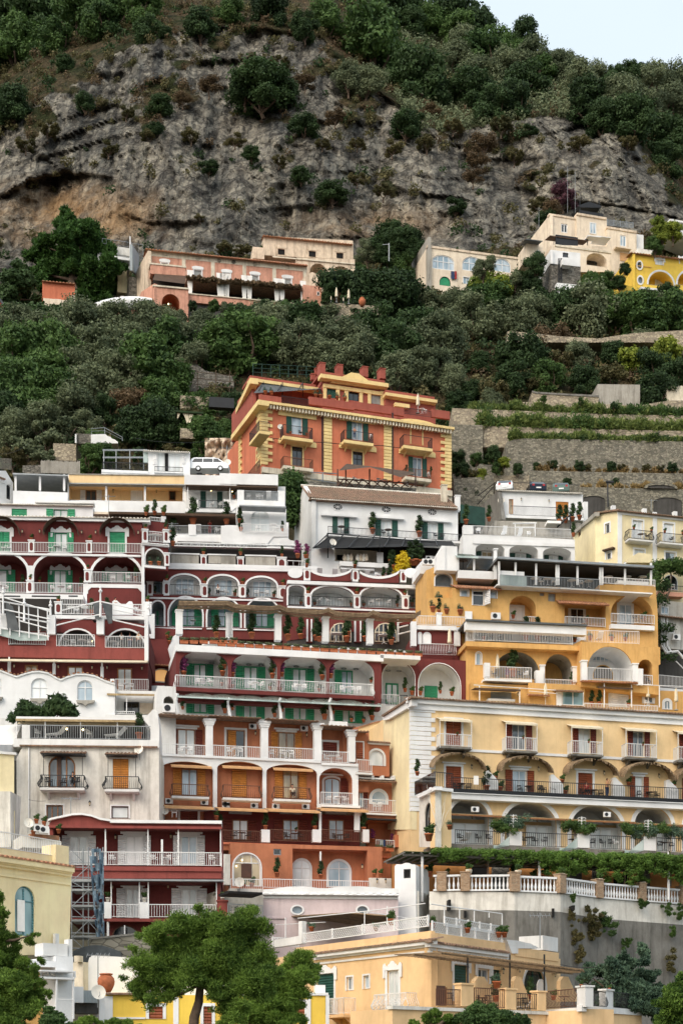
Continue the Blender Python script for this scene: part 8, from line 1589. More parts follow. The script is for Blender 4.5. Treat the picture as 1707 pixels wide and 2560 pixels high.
f=F(228,204,300,204.4);b=Bld('garden_stair','small white stair block with thin railing on the slope','stair',f,600,675);m=MB(f);m.plate([f.uz(x,y)for x,y in((596,675),(596,617),(690,614),(705,628),(722,632),(735,645),(752,650),(772,666),(772,675))],[],-2,0);m.build('steps',Wclean,b.o);m=MB();m.tube([f.at(600,615,0),f.at(598,580,0),f.at(685,573,0),f.at(800,635,0),f.at(802,660,0)],.05,5);m.tube([f.at(685,573,0),f.at(687,612,0)],.05,5);m.tube([f.at(600,597,0),f.at(686,592,0),f.at(800,650,0)],.03,5);m.build('railing',GreyM,b.o);b.box('pier',Wclean,492,614,502,672,-.5,0);b.wall('stone_grey',500,610,596,675,1,d=-.3)
f=F(100,196,200,196.4);c=thing('picket_fence','grey weathered plank fence behind the upper left rooftops','fence',f.at(270,865));m=MB(f);u0,u1,z0,z1=Bld.rect(type('q',(),{'F':f})(),268,790,525,872,0)
for k in range(60):u=u0+(u1-u0)*k/60;m.box(u,u+(u1-u0)/60*.85,z0,z1+random.uniform(-.1,.1),-.05,0)
m.build('planks',GreyP,c);c=thing('fence','low dark picket fence at the left edge','fence',f.at(40,845));m=MB(f);u0,u1,z0,z1=Bld.rect(type('q',(),{'F':f})(),-60,772,80,845,0)
for k in range(24):u=u0+(u1-u0)*k/24;m.box(u,u+.05,z0,z1,-.05,0)
m.build('pickets','concrete',c)
f=F(440,208,505,208.5);b=Bld('garden_pavilion','leafy garden pavilion with tied white curtains left of the orange villa','pavilion',f,1160,545);b.wall('dark',1158,468,1320,545,2,d=-1.5);b.box('leafy_roof','leaf_dark',1150,458,1330,470,-2,.4)
for pts in(((1160,470),(1185,470),(1170,500),(1160,515)),((1190,470),(1225,470),(1232,472),(1235,540),(1222,545),(1210,505)),((1236,470),(1272,470),(1255,505),(1245,540),(1236,540)),((1280,472),(1318,474),(1316,545),(1305,515))):m=MB(f);m.plate([f.uz(x,y,.1)for x,y in pts],[],.05,.1);m.build('curtain','cloth_cream',b.o)
b.wall('stone_light',1180,575,1325,640,1,d=.5);b.wall('stone_light',1180,362,1500,445,1,d=-8,name='stone_terrace');b.wall('stone_grey',0,0,0,0,1,d=-20,pts=[(1235,340),(1235,165),(1290,160),(1340,200),(1530,240),(1530,365),(1200,365)],name='stone_terrace');m=MB()
for x in(1290,1410,1500):m.tube([f.at(x,360,-18),f.at(x+2,200,-18)],.06,5)
for y in(205,245,285):m.tube([f.at(1240,y,-18),f.at(1530,y+30,-18)],.05,5)
m.build('pergola_frame','bark',b.o);b.box('black_canopy','iron',1368,370,1530,435,-3,-2)
f=F(500,199,600,199.3);c=thing('rock_outcrop','pale rock face with boulders left of the orange villa','rock',f.at(1500,850));m=MB(f);rs=random.Random(6)
gx,gy=26,16;i0=m.addv([f.at(1340+(1590-1340)*a/gx,640+(900-640)*e/gy,1.3*fbm(Vector((a*.35,e*.4,2)),4))for e in range(gy+1)for a in range(gx+1)])
for e in range(gy):
 for a in range(gx):q=i0+e*(gx+1)+a;m.f.append((q,q+1,q+gx+2,q+gx+1))
m.build('rock_face','peeling',c,True)
# ================= orange villa =================
T('V2');f=F(652,183,1128,190.5);fL=F(598,191,652,183)
b=Bld('orange_villa','grand orange villa with yellow quoins, dentil cornice and dark green shutters','villa',f,240,800)
b.win(442,410,510,538,pn=GlassS,sh='o',shm='sh_dark',nm=1,sw=.52);b.win(835,448,905,575,pn=GlassS,sh='o',shm='sh_dark',nm=2,sw=.5);b.win(1222,478,1292,605,pn=GlassD,sh='c',shm=ShGreen,sur='p',sm=TrimY);b.win(445,620,512,745,pn=GlassD,fr='iron',sur='p',sm=TrimY,nm=2,tr=.4);b.win(840,652,905,745,pn=GlassD,fr='iron',sur='p',sm=TrimY,nm=2,tr=.5);b.win(1232,690,1292,812,pn='glass',sh='o',shm='sh_dark',sw=.5)
for x,y in((478,398),(870,430),(1260,463),(478,582),(872,612),(1260,648)):
 m=MB(f);u,z=f.uz(x,y);w_=2.3;m.plate([(u-w_,z-.55),(u+w_,z-.55),(u+w_,z-.1)]+[(u+w_*math.cos(a),z-.1+.45*math.sin(a))for a in[math.pi*q/8 for q in range(1,8)]]+[(u-w_,z-.1)],[],0,.15);m.build('pediment',TrimY,b.o)
b.wall('orange',240,345,1480,850,15,r=0)
for x0,x1,y0,y1,rm in((388,578,485,560,'iron'),(785,972,520,585,'iron'),(1173,1358,550,620,'iron')):b.bal(x0,y0,x1,y1,1.3,rm,TrimY,th=.35)
for x0,x1,y0,y1 in((390,580,692,752),(1185,1350,765,822)):b.bal(x0,y0,x1,y1,1.2,'rust_metal',Traver,th=.35)
def strip(mb,x0,x1,ys,d0,d1,ff=f,y2=None):
 ua,z1=ff.uz(x0,ys[0],d1);z0=ff.uz(x0,ys[1],d1)[1];ub=ff.uz(x1,ys[0],d1)[0];mb.box(ua,ub,z0,z1,d0,d1)
m=MB(f);strip(m,232,1505,(312,328),0,.9);strip(m,240,1490,(328,350),0,.35);m.build('cornice',TrimY,b.o)
m=MB(f);ua,z1=f.uz(238,330,.7);ub=f.uz(1495,330,.7)[0];n_=62
for k in range(n_):u=ua+(ub-ua)*k/n_;m.box(u,u+(ub-ua)/n_*.5,z1-.5,z1-.04,.36,.75)
m.build('dentils',Traver,b.o)
n_=17
for x0,x1,qn in((240,285,True),(650,702,False),(1042,1092,False),(1440,1482,True)):
 m=MB(f);ua=f.uz(x0,500)[0];ub=f.uz(x1,500)[0];zt=f.uz(240,352)[1];zb=f.uz(240,735)[1]
 for k in range(n_):
  za=zb+(zt-zb)*k/n_;e=(.55 if(k%2)else 0)if qn else 0;m.box(ua-(e if x0>1400 else 0),ub+(e if x0<300 else 0),za+.03,za+(zt-zb)/n_-.03,0,.16)
 m.build('quoins' if qn else Pilas,TrimY,b.o)
for x in(640,1098):b.box('drainpipe','iron',x,395,x+7,770,0,.15,0)
lant(b,[(320,590)],'on the orange villa beside the corner quoins');put('dish',f.at(368,530,.2),0,'pale dish on the orange villa left of the first balcony','',1.2)
m=MB(f);strip(m,250,1490,(748,785),-.2,.5);m.build('plinth',Traver,b.o);b.wall(Traver,250,775,1488,1000,12,d=.2,r=0)
ppl(b,852,565,.6,'bare chested person in blue shorts on the middle orange villa balcony',pose='lean',shirt='skin',legs='cloth_blue');furn(b,'pot_low 435 535; pot_low 540 545; chair_dark 500 545; chair 960 570; chair 1335 815; pot_tall 1190 790; pot_tall 1350 800','on the orange villa balconies',.6)
b.face(fL);b.win(216,425,232,490,nm=1,pn=GlassD,fr=TrimY);b.win(212,625,240,760,nm=1,pn=GlassD,sur='p',sm=TrimY);b.wall('orange',0,0,0,0,.5,pts=[(102,540),(242,348),(242,780),(108,850)])
m=MB(fL);ua,z1=fL.uz(240,312,.5);z0=fL.uz(240,345,.5)[1];ul=fL.uz(62,520,.5)[0];m.box(ul,ua,z0,z1,-.5,.8);m.build('cornice',TrimY,b.o);m=MB(fL);zb=fL.uz(242,735)[1];zt=fL.uz(242,352)[1];ua=fL.uz(242,500)[0];ub=fL.uz(102,500)[0]
for k in range(17):za=zb+(zt-zb)*k/17;m.box(ua-1.0-(k%2)*.4,ua,za+.03,za+(zt-zb)/17-.03,0,.15);m.box(ub,ub+.7+(k%2)*.4,za+.03,za+(zt-zb)/17-.03,0,.15)
m.build('quoins',TrimY,b.o);b.bal(168,490,232,555,1.2,'iron',TrimY,th=.3,brackets=False);b.railp(150,700,235,790,.8,'rust_metal',r=1)
f2=F(640,188,1100,195.4);b.face(f2)
m=MB(f2)
b.railp(380,285,548,330,1.5,'iron',r=0)if 0 else None
b.face(f)
for x0,x1,y0 in((232,375,275),(555,640,290),(640,850,300),(850,1175,322),(1355,1475,372)):b.box('parapet',OrangeD,x0,y0,x1,y0+50,-.4,-.05,0,at=-.05)
b.railp(375,285,552,330,-.2,'iron');b.railp(1178,362,1350,405,-.2,'iron');furn(b,'pot_low 270 278 1.5; pot_low 310 280 1.5; pot_low 600 298 1.5; pot_low 630 300 1.5; pot_low 690 306 1.5; pot_low 740 312 1.5; pot_low 790 318 1.5','along the orange villa roof parapet',-.3)
b.face(f2)
for x0,x1,y0,y1 in((672,730,240,300),(815,880,248,318),(962,1022,262,340)):b.win(x0,y0,x1,y1,pn=GlassD,sh='c' if x0<700 else('l' if x0<900 else 'c'),shm='sh_dark' if x0<900 else 'roller',fr='iron',sw=.4)
b.wall(OrangeD,645,195,1050,420,9,r=0)
m=MB(f2);strip(m,650,1052,(205,228),0,.25,f2);strip(m,632,1075,(140,165),-.2,.9,f2);strip(m,640,1062,(165,180),-.2,.5,f2);m.build('cornice',TrimY,b.o);m=MB(f2);strip(m,640,1055,(180,205),-9,.05,f2);strip(m,630,1050,(125,140),-9,.3,f2);m.build('attic_wall',OrangeD,b.o)
m=MB(f2);u,z=f2.uz(848,225);m.plate([(u-3.1,z-.1),(u+3.1,z+.0),(u+.5,z+1.45),(u-.5,z+1.45)],[],0,.4);m.build('pediment',TrimY,b.o)
for x0,x1 in((650,670),(733,755),(788,812),(885,906),(940,960),(1024,1046)):b.post(x0,230+(x0-650)*.085,x1,345+(x0-650)*.03,.18,TrimY,Pilas,cap=True,th=.2)
for x0,y0 in((627,72),(742,84),(906,98),(1020,110)):b.post(x0,y0,x0+35,y0+62,-1.2,OrangeD,'chimney',cap=True,th=1.2)
b.post(598,110,625,150,-2.5,OrangeD,'chimney',cap=True);b.post(572,145,600,180,-2.5,OrangeD,'chimney',cap=True)
f3=F(625,190,790,192.6);b.face(f3);b.wall(OrangeD,175,215,640,400,9,r=0);m=MB(f3);strip(m,170,620,(168,188),-.5,.8,f3);strip(m,176,610,(188,205),-.3,.4,f3);m.build('cornice',TrimY,b.o);m=MB(f3);strip(m,170,600,(152,168),-3,.5,f3);m.build('roof_slab',OrangeD,b.o)
m=MB(f3);i=m.addv([f3.at(195,268,4),f3.at(632,242,2.5),f3.at(632,235,-.0),f3.at(255,195,0)]);m.f.append((i,i+1,i+2,i+3));m.build('canvas_awning','slate',b.o);m=MB()
for x in(258,382,515):m.tube([f3.at(x,200,0),f3.at(x-30,250,3.2)],.06,5);m.tube([f3.at(x,195,1),f3.at(x,290,1)],.05,5)
m.build('awning_frame','iron',b.o)
fL2=F(590,199,627,190);b.face(fL2);b.wall(OrangeD,0,0,0,0,.4,pts=[(88,320),(178,215),(200,400),(88,450)]);m=MB(fL2);ua,z1=fL2.uz(176,168,.4);z0=fL2.uz(176,205,.4)[1];ul=fL2.uz(82,300,.4)[0];m.box(ul,ua,z0,z1,-.5,.5);m.build('cornice',TrimY,b.o)
f4=F(960,192.4,1090,194.6);b.face(f4);b.wall(OrangeD,1052,295,1380,430,5,r=0);m=MB(f4);strip(m,1055,1392,(262,282),-.3,.7,f4);strip(m,1055,1382,(282,296),-.3,.35,f4);m.build('cornice',TrimY,b.o);m=MB(f4);strip(m,1055,1375,(246,262),-3,.4,f4);m.build('roof_slab',OrangeD,b.o);b.box('door_hood',TrimY,1115,328,1212,352,0,.5,0)
put('parasol',f.at(1265,400,-1.5),0,'closed white parasol on the orange villa roof terrace','',1.25);b.face(f);furn(b,'chair 1310 400; table 1290 402','on the orange villa roof terrace',-1.5)
c=thing('mesh_fence','dark green mesh fence behind the orange villa roof','fence',f3.at(200,150,-6));m=MB()
for k in range(8):x=190+k*58;m.tube([f3.at(x,165,-6),f3.at(x,75+k*3,-6)],.05,4)
for y in(78,105,132):m.tube([f3.at(190,y,-6),f3.at(610,y+20,-6)],.04,4)
m.build('frame','net_green',c)
f=F(840,168,1050,170.5);b=Bld('rustic_terrace','rustic wooden terrace with brown shade sail over a dry stone wall below the orange villa','terrace',f,740,900);b.wall('stone_grey',0,0,0,0,4,pts=[(355,830),(740,855),(800,858),(1255,890),(1255,960),(1100,960),(560,900),(355,900)]);m=MB(f);i=m.addv([f.at(748,775,1.5),f.at(955,752,1.5),f.at(1245,795,1),f.at(1240,785,-2),f.at(950,745,-2),f.at(800,730,-2),f.at(1150,818,1.2)]);m.f+=[(i,i+1,i+4,i+5),(i+1,i+6,i+2,i+3,i+4)];m.build('shade_sail','awning_brown',b.o);m=MB()
for x in(742,795,950,1100,1250):m.tube([f.at(x,880,.2),f.at(x,765,.2)],.08,5)
for k in range(9):x=735+k*60;m.tube([f.at(x,885,.3),f.at(x+50,825+k*3,.3)],.06,4);m.tube([f.at(x,830+k*3,.3),f.at(x+50,880,.3)],.06,4)
m.tube([f.at(735,830,.3),f.at(1255,860,.3)],.07,5);m.build('timber_rail','wood_dark',b.o);furn(b,'chair 860 865 1.3; chair 1050 875 1.3; chair 1015 870 1.3; table 900 868; chair 1190 880','on the rustic terrace below the orange villa',-1)
m=MB();m.tube([f.at(565,785,0),f.at(740,795,0)],.05,4);m.tube([f.at(565,830,0),f.at(740,858,0)],.05,4);m.tube([f.at(645,788,0),f.at(645,850,0)],.08,4);m.build('railing',GreyM,b.o)
f=F(700,164,790,164.5);c=thing('ivy_bank','ivy covered bank between the white terraces and the white villa','plant',f.at(430,1000));me=crown_mesh('foliage','leaf_green',[tuple(f.at(random.uniform(365,480),random.uniform(835,1090),random.uniform(-1,1))-c.location)+(1.1,)for _ in range(45)],9000,.22,3);k=bpy.data.objects.new('foliage',me);COL.objects.link(k);k.parent=c;m=MB();m.tube([f.at(430,1090,0),f.at(430,900,0)],.1,5);m.build('stem','bark',c)
# ================= pink palazzo under the cliff =================
T('U1');f=F(361,256,764,261.2);b=Bld('pink_palazzo','long faded pink palazzo with curtained arcade below the cliff','palace',f,950,720)
b.win(1268,458,1318,500,fr=Wclean,pn='roller',nm=1,sur='e');b.win(1458,478,1505,520,fr=Wclean,pn=GlassD,nm=2,sur='e');b.win(1055,410,1100,440,nm=1,pn=GlassD,sur='e')
T('U2');b.win(205,493,252,535,pn='roller',nm=1,sur='e',fr=Wclean);b.win(415,515,465,555,pn='roller',nm=1,sur='e',fr=Wclean)
for t_,x,y in(('U1',1080,361),('U1',1295,383),('U1',1432,397),('U1',1527,406),('U2',90,406),('U2',228,420),('U2',440,440)):
 T(t_);u,z=f.uz(x,y);el=[(u+.36*math.cos(a*.524),z+.36*math.sin(a*.524))for a in range(12)];m=MB(f);m.plate(el,[],0,.06);m.build('round_vent','dark',b.o)
T('U1');b.wall('pink',0,0,0,0,12,pts=[(965,320),(2006,420),(2006,700),(1000,760),(965,760)])
def band(x0,x1,y0,y1,d,mat,name='trim',ff=f):
 m=MB(ff);ua,z1=ff.uz(x0,y0,d);z0=ff.uz(x0,y1,d)[1];m.box(ua,ff.uz(x1,y0,d)[0],z0,z1,0,d);return m.build(name,mat,b.o)
band(965,2006,330,362,.06,Traver)
for x in(968,1190,1380,1560+25,1780,1980):b.post(x,345+(x-965)*.094,x+24,520+(x-965)*.094,.07,Traver,Pilas,th=.07)
b.tiles(950,318,2012,.8,.16,'tiles_red',0,4,pitch=.5,slope=.6)
b.face(F(340,263,366,256));b.wall('peeling',0,0,0,0,.5,pts=[(890,470),(968,330),(968,620),(890,640)]);b.face(f)
b.wall('pink',985,415,1213,480,3,d=3,r=0,name='balcony_parapet');b.box('coping',Traver,980,408,1218,418,0,3.1,0,at=3.1);b.wall(Intern,1002,480,1215,560,.4,d=2.5);m=MB(f);i=m.addv([f.at(1015,478,2.8),f.at(1222,492,2.8),f.at(1210,548,6),f.at(1000,522,6)]);m.f.append((i,i+1,i+2,i+3));m.build('dark_awning','awning_brown',b.o)
fp=F(385,248,470,249);b.face(fp);b.log(Tcotta,1058,614,1175,800,.5,3);b.wall('pink',1005,556,1232,800,6,r=0);b.box('coping',Traver,1000,552,1235,562,-1,.2,0);b.face(F(338,253,385,248));b.wall('pink',0,0,0,0,.5,pts=[(885,700),(925,600),(1010,545),(1010,800),(885,800)])
put('bulb',fp.at(1102,685,.3),0,'lit lamp in the arch of the pink palazzo','',2.2)
T('U1');fa2=F(467,250.5,757,254);b.face(fa2)
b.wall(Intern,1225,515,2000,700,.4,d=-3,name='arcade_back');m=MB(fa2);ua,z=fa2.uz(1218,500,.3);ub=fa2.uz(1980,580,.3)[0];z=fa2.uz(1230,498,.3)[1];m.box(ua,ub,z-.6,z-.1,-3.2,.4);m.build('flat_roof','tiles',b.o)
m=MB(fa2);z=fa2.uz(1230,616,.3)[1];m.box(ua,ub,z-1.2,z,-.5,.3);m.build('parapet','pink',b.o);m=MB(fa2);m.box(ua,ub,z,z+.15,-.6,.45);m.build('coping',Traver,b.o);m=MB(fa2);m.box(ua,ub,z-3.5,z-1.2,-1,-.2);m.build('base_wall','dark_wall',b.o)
for t_,x in(('U1',1222),('U1',1413),('U1',1455),('U2',0),('U2',25),('U2',138),('U2',172),('U2',350),('U2',385),('U2',522)):
 T(t_);u0,zt=fa2.uz(x,530 if t_=='U1' else 545+x*.06);zt=z+3.9;w_=.95;m=MB(fa2);m.plate([(u0,zt),(u0+w_,zt),(u0+w_*.85,z+.2),(u0+w_*.25,z+.2),(u0+.1,z+1.8)],[],.05,.15);m.build('white_curtain','cloth_white',b.o)
T('U2');b.wall('pink',0,0,0,0,6,d=.6,pts=[(542,552),(680,570),(672,690),(540,690)]);b.wall('peeling',0,0,0,0,4,d=-1,pts=[(540,510),(600,470),(660,495),(665,560),(540,560)]);b.win(632,600,650,625,d=.6,pn='dark',nm=1,hole=False)
m=MB();bl=[tuple(fa2.at(1230+k*19,500+k*1.9+random.uniform(-6,6),.6))+(random.uniform(.35,.7),)for k in range(40)];T('U1');bl=[tuple(fa2.at(1230+k*18.5,506+k*1.7,.8)+Vector((0,0,random.uniform(-.2,.2))))+(random.uniform(.2,.45),)for k in range(40)]
o=thing('roof_garden','row of potted greenery along the pink palazzo arcade roof','plant',bl[20][:3]);me=crown_mesh('foliage','leaf_brown',[(p[0]-o.location.x,p[1]-o.location.y,p[2]-o.location.z,p[3])for p in bl],5000,.25,3);k=bpy.data.objects.new('foliage',me);COL.objects.link(k);k.parent=o
# ================= peeling house above it =================
T('U2');f=F(659,272,887,275);b=Bld('old_house','peeling cream house with two open vaults, above the pink palazzo','house',f,290,500)
for x0,x1,y0,y1 in((378,424,320,358),(580,626,333,372),(760,805,345,382)):b.win(x0,y0,x1,y1,pn='dark',nm=1,fr='wood_dark',sur='e',sm='peeling')
b.wall('peeling',0,0,0,0,9,pts=[(285,235),(868,265),(870,388),(500,372),(285,360)]);b.tiles(280,230,868,.6,.14,'tiles_red',0,2,pitch=.5)
b.face(F(760,270.5,887,272));b.log('peeling',588,415,695,560,.5,3);b.log('peeling',722,432,856,560,.5,3);b.wall('peeling',0,0,0,0,2.5,pts=[(500,375),(880,388),(882,570),(500,570)]);b.box('moulding',Traver,345,365,880,373,0,.2,0)
b.wall('peeling',215,305,290,380,3,d=-1)
# ================= arch window house =================
f=F(1068,268,1296,272);b=Bld('arch_window_house','cream house with big blue arched windows and green arched door under the cliff','house',f,1355,560)
b.win(1385,360,1530,455,rise=.28,nm=4,tr=.55,pn=GlassS,fr=Wclean,fw=.14);b.win(1432,500,1505,560,rise=.5,pn=ShGreen,nm=1,fr='iron')
T('U3');b.win(-28,362,75,460,rise=.35,nm=3,tr=.55,pn=GlassS,fr=Wclean,fw=.14)if 0 else None;b.win(125,370,262,465,rise=.4,nm=3,tr=.55,pn=GlassS,fr=Wclean,fw=.14);b.win(330,382,442,470,rise=.4,nm=2,tr=.55,pn=GlassS,fr=Wclean,fw=.14);b.win(132,505,172,548,pn=GlassS,sur='thin')
T('U2');b.wall('cream',1355,300,1945,700,9,r=0);m=MB(f);m.box(f.uz(1350,300)[0],f.uz(1945,300)[0],f.uz(1360,312)[1],f.uz(1360,298)[1],-.5,.15);m.build('parapet','peeling',b.o);b.face(F(1030,278,1068,268));b.wall(GreyP,0,0,0,0,.5,pts=[(1250,410),(1358,240),(1358,700),(1250,700)])
c=thing('laundry','blue and red towels hung out on the arch window house','laundry',f.at(1520,500,.3));
for x0,x1,mt in((1508,1530,'cloth_blue'),(1532,1545,'cloth_red')):m=MB(f);m.box(*Bld.rect(type('q',(),{'F':f})(),x0,465,x1,515,.3),.2,.3);m.build('towel',mt,c)
# ================= cream villa =================
T('U3');f=F(1372,268,1520,271);b=Bld('cream_villa','peach coloured villa in stepped blocks with white French windows, upper right','villa',f,700,480)
b.win(770,155,812,213,pn=GlassD,fr=Wclean,fw=.16);b.win(955,148,998,222,pn=GlassS,fr=Wclean,fw=.14);b.wall('cream',695,95,870,400,8);b.wall('cream',872,88,1068,400,8.0,d=.4)
T('U3');b.box('parapet','peeling',692,86,872,98,-.6,.15,0);b.box('parapet','peeling',874,82,1066,96,-.6,.6,0);b.win(955,148,998,222,d=.4,hole=False,pn=GlassS,fr=Wclean,fw=.14)
b.face(F(1354,276,1373,268));b.wall('cream',0,0,0,0,.5,pts=[(645,190),(697,95),(697,500),(645,500)]);fb2=F(1517,270,1590,271.5);b.face(fb2)
b.win(1155,230,1195,302,pn=GlassS,fr=Wclean,fw=.14);b.wall('cream',1070,180,1262,560,7,r=0);b.box('parapet','peeling',1068,170,1264,184,-.5,.15,0);b.box(BalSlab,'cream',1128,304,1230,314,0,1,.5);b.wall(Wclean,1262,222,1308,400,5,d=-.6);b.box('awning_blind','awning_tan',1155,348,1220,400,.05,.1,.5)
fc=F(1378,262,1528,264.5);b.face(fc);b.log('cream',935,348,1068,432,.35,2.5);b.wall('cream',0,0,0,0,5,pts=[(705,292),(900,300),(1095,305),(1100,470),(880,470),(880,640),(705,640)]);b.box('terrace_coping',Traver,730,288,1098,300,-.3,.15,0);b.box('black_screen','iron',735,225,880,290,-.3,-.1,0);b.awn(698,212,950,232,2.5,'awning_brown',d=-2.5,drop=.5,r=0);b.box('dark_window',GlassD,938,398,1005,424,-2.4,-2.3,.5);b.box('shade_frame',Wmetal,1000,238,1095,242,-2,.5,.5);b.wall('cream',545,280,655,380,4,d=-1,r=0);b.win(600,330,640,360,d=-1,rise=.5,hole=False);b.awn(540,200,650,260,3,'slate',d=-2,drop=.5);b.box('awning_white',Wmetal,945,228,1030,234,-.5,1,0)
for x in(735,940):b.post(x,232,x+4,295,.0,'iron',th=.1)
o=thing('roof_gazebo','black gazebo roof on top of the cream villa','gazebo',f.at(960,85,-4));m=MB(f);m.plate([f.uz(x,y,-3)for x,y in((885,35),(955,10),(1035,38),(1030,50),(890,48))],[],-6,-3);m.build('roof','iron',o);m=MB(f)
for x in(895,1020):u,z=f.uz(x,60,-3);m.box(u-.06,u+.06,z-1.5,z+1.6,-3.2,-3.1)
m.box(f.uz(890,60,-3)[0],f.uz(1050,60,-3)[0],f.uz(900,82,-3)[1],f.uz(900,62,-3)[1],-3.3,-3.2);m.build('frame','iron',o)
T('U3');lattice(F(1517,274,1590,275),[(1072,128,1240,165)],'thin roof railing right of the black gazebo','railing',GreyM)
# ================= tower =================
f=F(1374,255,1450,256);b=Bld('stone_tower','white topped grey stone tower with an iron ladder below the cream villa','tower',f,700,600);b.win(780,345,817,375,pn=GlassD,nm=1,sur='thin',fr='iron');b.wall(Wclean,700,325,895,415,6);b.wall('stone_grey',700,412,897,680,6,d=-.1);b.wall(Wclean,742,540,955,700,3,d=1);b.box('ledge',Wclean,778,385,838,425,0,1.2,.5);b.face(F(1360,261,1375,255));b.wall(Wclean,0,0,0,0,.4,pts=[(660,405),(702,328),(702,415),(660,475)]);b.wall('stone_grey',0,0,0,0,.4,pts=[(660,470),(702,410),(702,700),(660,700)],d=-.05)
m=MB(f)
for x in(754,774):u,z1=f.uz(x,380,.3);z0=f.uz(x,535,.3)[1];m.box(u-.05,u+.05,z0,z1,.2,.3)
for k in range(18):u0,u1,z0,z1=b.face(f).rect(754,382+k*8.5,774,385+k*8.5,.3);m.box(u0,u1,z0,z0+.08,.2,.28)
m.build('ladder','iron',b.o)
# ================= yellow villa =================
f=F(1578,258,1707,260);b=Bld('yellow_villa','bright yellow villa with oval windows and white edged arches, right edge','villa',f,1235,600)
for x,y in((1281,428),(1286,525)):
 u,z=f.uz(x,y);el=[(u+.4*math.cos(a*.3927),z+.55*math.sin(a*.3927))for a in range(16)];b.holes.append((f,el,.2,0));m=MB(f);m.plate([(u+.6*math.cos(a*.3927),z+.8*math.sin(a*.3927))for a in range(16)],[el],0,.12);o=m.build('window',Wclean,b.o);m=MB(f);m.plate(el,[],-.2,-.1);m.build('pane','glass',o)
b.win(1390,390,1435,424,pn='curtain',sur='w');b.win(1545,385,1600,420,pn='curtain',sur='w');b.log('bright_yellow',1340,468,1505,562,.5,2.5,border=Wclean,bw=.3);b.win(1388,515,1448,562,d=-2.5,pn='curtain',hole=False,sur='p');b.log('bright_yellow',1530,468,1690,562,.5,2.5,border=Wclean,bw=.3)
b.wall('bright_yellow',1235,345,1750,600,8);b.tiles(1222,342,1750,.5,.14,'tiles_red',0,2,pitch=.5);b.box('moulding','ochre',1235,422,1360,426,0,.1,0);b.face(F(1563,263,1579,258));b.wall('bright_yellow',0,0,0,0,.4,pts=[(1195,420),(1236,345),(1236,600),(1195,600)]);b.face(f);b.wall('bright_yellow',1165,556,1240,606,4,d=2);b.box('terrace_slab',Wclean,1290,565,1700,578,0,2.5,0);b.wall('white',1268,316,1378,345,4,d=-3)
f=F(1673,275,1720,276);b=Bld('far_white_house','white strip of a house half hidden by trees at the upper right edge','house',f,1480,230);b.wall(Wclean,0,0,0,0,5,pts=[(1480,180),(1700,215),(1700,300),(1500,215)]);b.wall('dark_wall',1490,130,1700,190,4,d=-2);b.box('roof',Wclean,1480,122,1700,134,-4,.5,0)
# ================= left houses =================
T('U1');f=F(275,262,330,263);b=Bld('cliff_house','tall white house with railed roof terrace at the foot of the cliff behind the big pine','house',f,700,500)
b.wall('white',640,285,855,420,6,r=0,d=-1.0);b.wall('wall_stain',735,300,850,350,.3,d=.2);b.box('balcony',Wclean,680,355,860,372,0,2,0);b.railp(670,250,860,285,0,GreyM,pitch=.6);b.post(848,237,856,400,.5,Wmetal);b.railp(850,280,935,345,-1,GreyM,pitch=.6);b.wall('pale_yellow',770,455,830,600,3,d=-1);b.wall(Wclean,690,715,740,745,1,d=4)
b.face(F(325,258,342,268));b.wall('bluegrey',0,0,0,0,.4,pts=[(850,290),(895,360),(890,500),(850,460)]);b.face(f);b.wall('wall_stain',790,625,838,668,2,d=3);b.wall('stone_grey',845,500,910,700,2,d=1)
f=F(108,254,188,255);b=Bld('orange_house','orange house with white arched glass front behind the pine trunk','house',f,285,750);b.win(320,655,440,735,rise=.12,nm=4,pn=GlassS,fr=Wclean,fw=.2,sur='p',r=.5);b.wall('orange',280,530,492,640,6,r=0);b.wall('cream',285,640,490,800,5.5,d=.15,r=0);b.wall(Traver,470,620,490,760,1,d=.6);b.tiles(275,526,495,.5,.14,'tiles_red',0,3,pitch=.5,slope=1.2)
f=F(-20,252,28,253);b=Bld('red_roof_house','small house corner with slate roof at the left edge below the cliff','house',f,0,740);b.wall(OrangeD,0,0,0,0,3,pts=[(-60,600),(0,650),(60,745),(60,790),(-60,790)]);m=MB(f);m.plate([f.uz(x,y,.3)for x,y in((-60,585),(0,635),(72,738),(60,748),(0,652),(-60,602))],[],-3,.3);m.build('roof_edge','slate',b.o)
o=thing('covered_boat','white covered boat hull parked among the olive trees','boat',PW(sx(835),sy(750),249));m=MB();p=PW(sx(835),sy(750),249)
n_=12;rings=[]
for k in range(n_+1):t=k/n_;r_=1.25*(math.sin(math.pi*(.06+.9*t)))**.6;c=p+Vector((-5+10*t,0,1.4+.5*t));rings.append(m.addv([c+Vector((0,r_*math.cos(a*.524),.85*r_*math.sin(a*.524)))for a in range(12)]))
for a,c in zip(rings,rings[1:]):m.f+=[(a+k,a+(k+1)%12,c+(k+1)%12,c+k)for k in range(12)]
m.build('hull',Wclean,o,True);m=MB();m.box(p.x-3,p.x+3,p.z-.4,p.z+.9,-p.y-.3,-p.y+.3);m.build('cradle','rust_metal',o)
c=thing('hedge','dark clipped hedge before the orange house behind the pine','hedge',PW(sx(130),sy(780),250));me=crown_mesh('foliage','leaf_dark',[tuple(PW(sx(x),sy(765+8*math.sin(x)),250)-c.location)+(2.0,)for x in range(30,430,17)],9000,.4,3,sq=.7);k=bpy.data.objects.new('foliage',me);COL.objects.link(k);k.parent=c
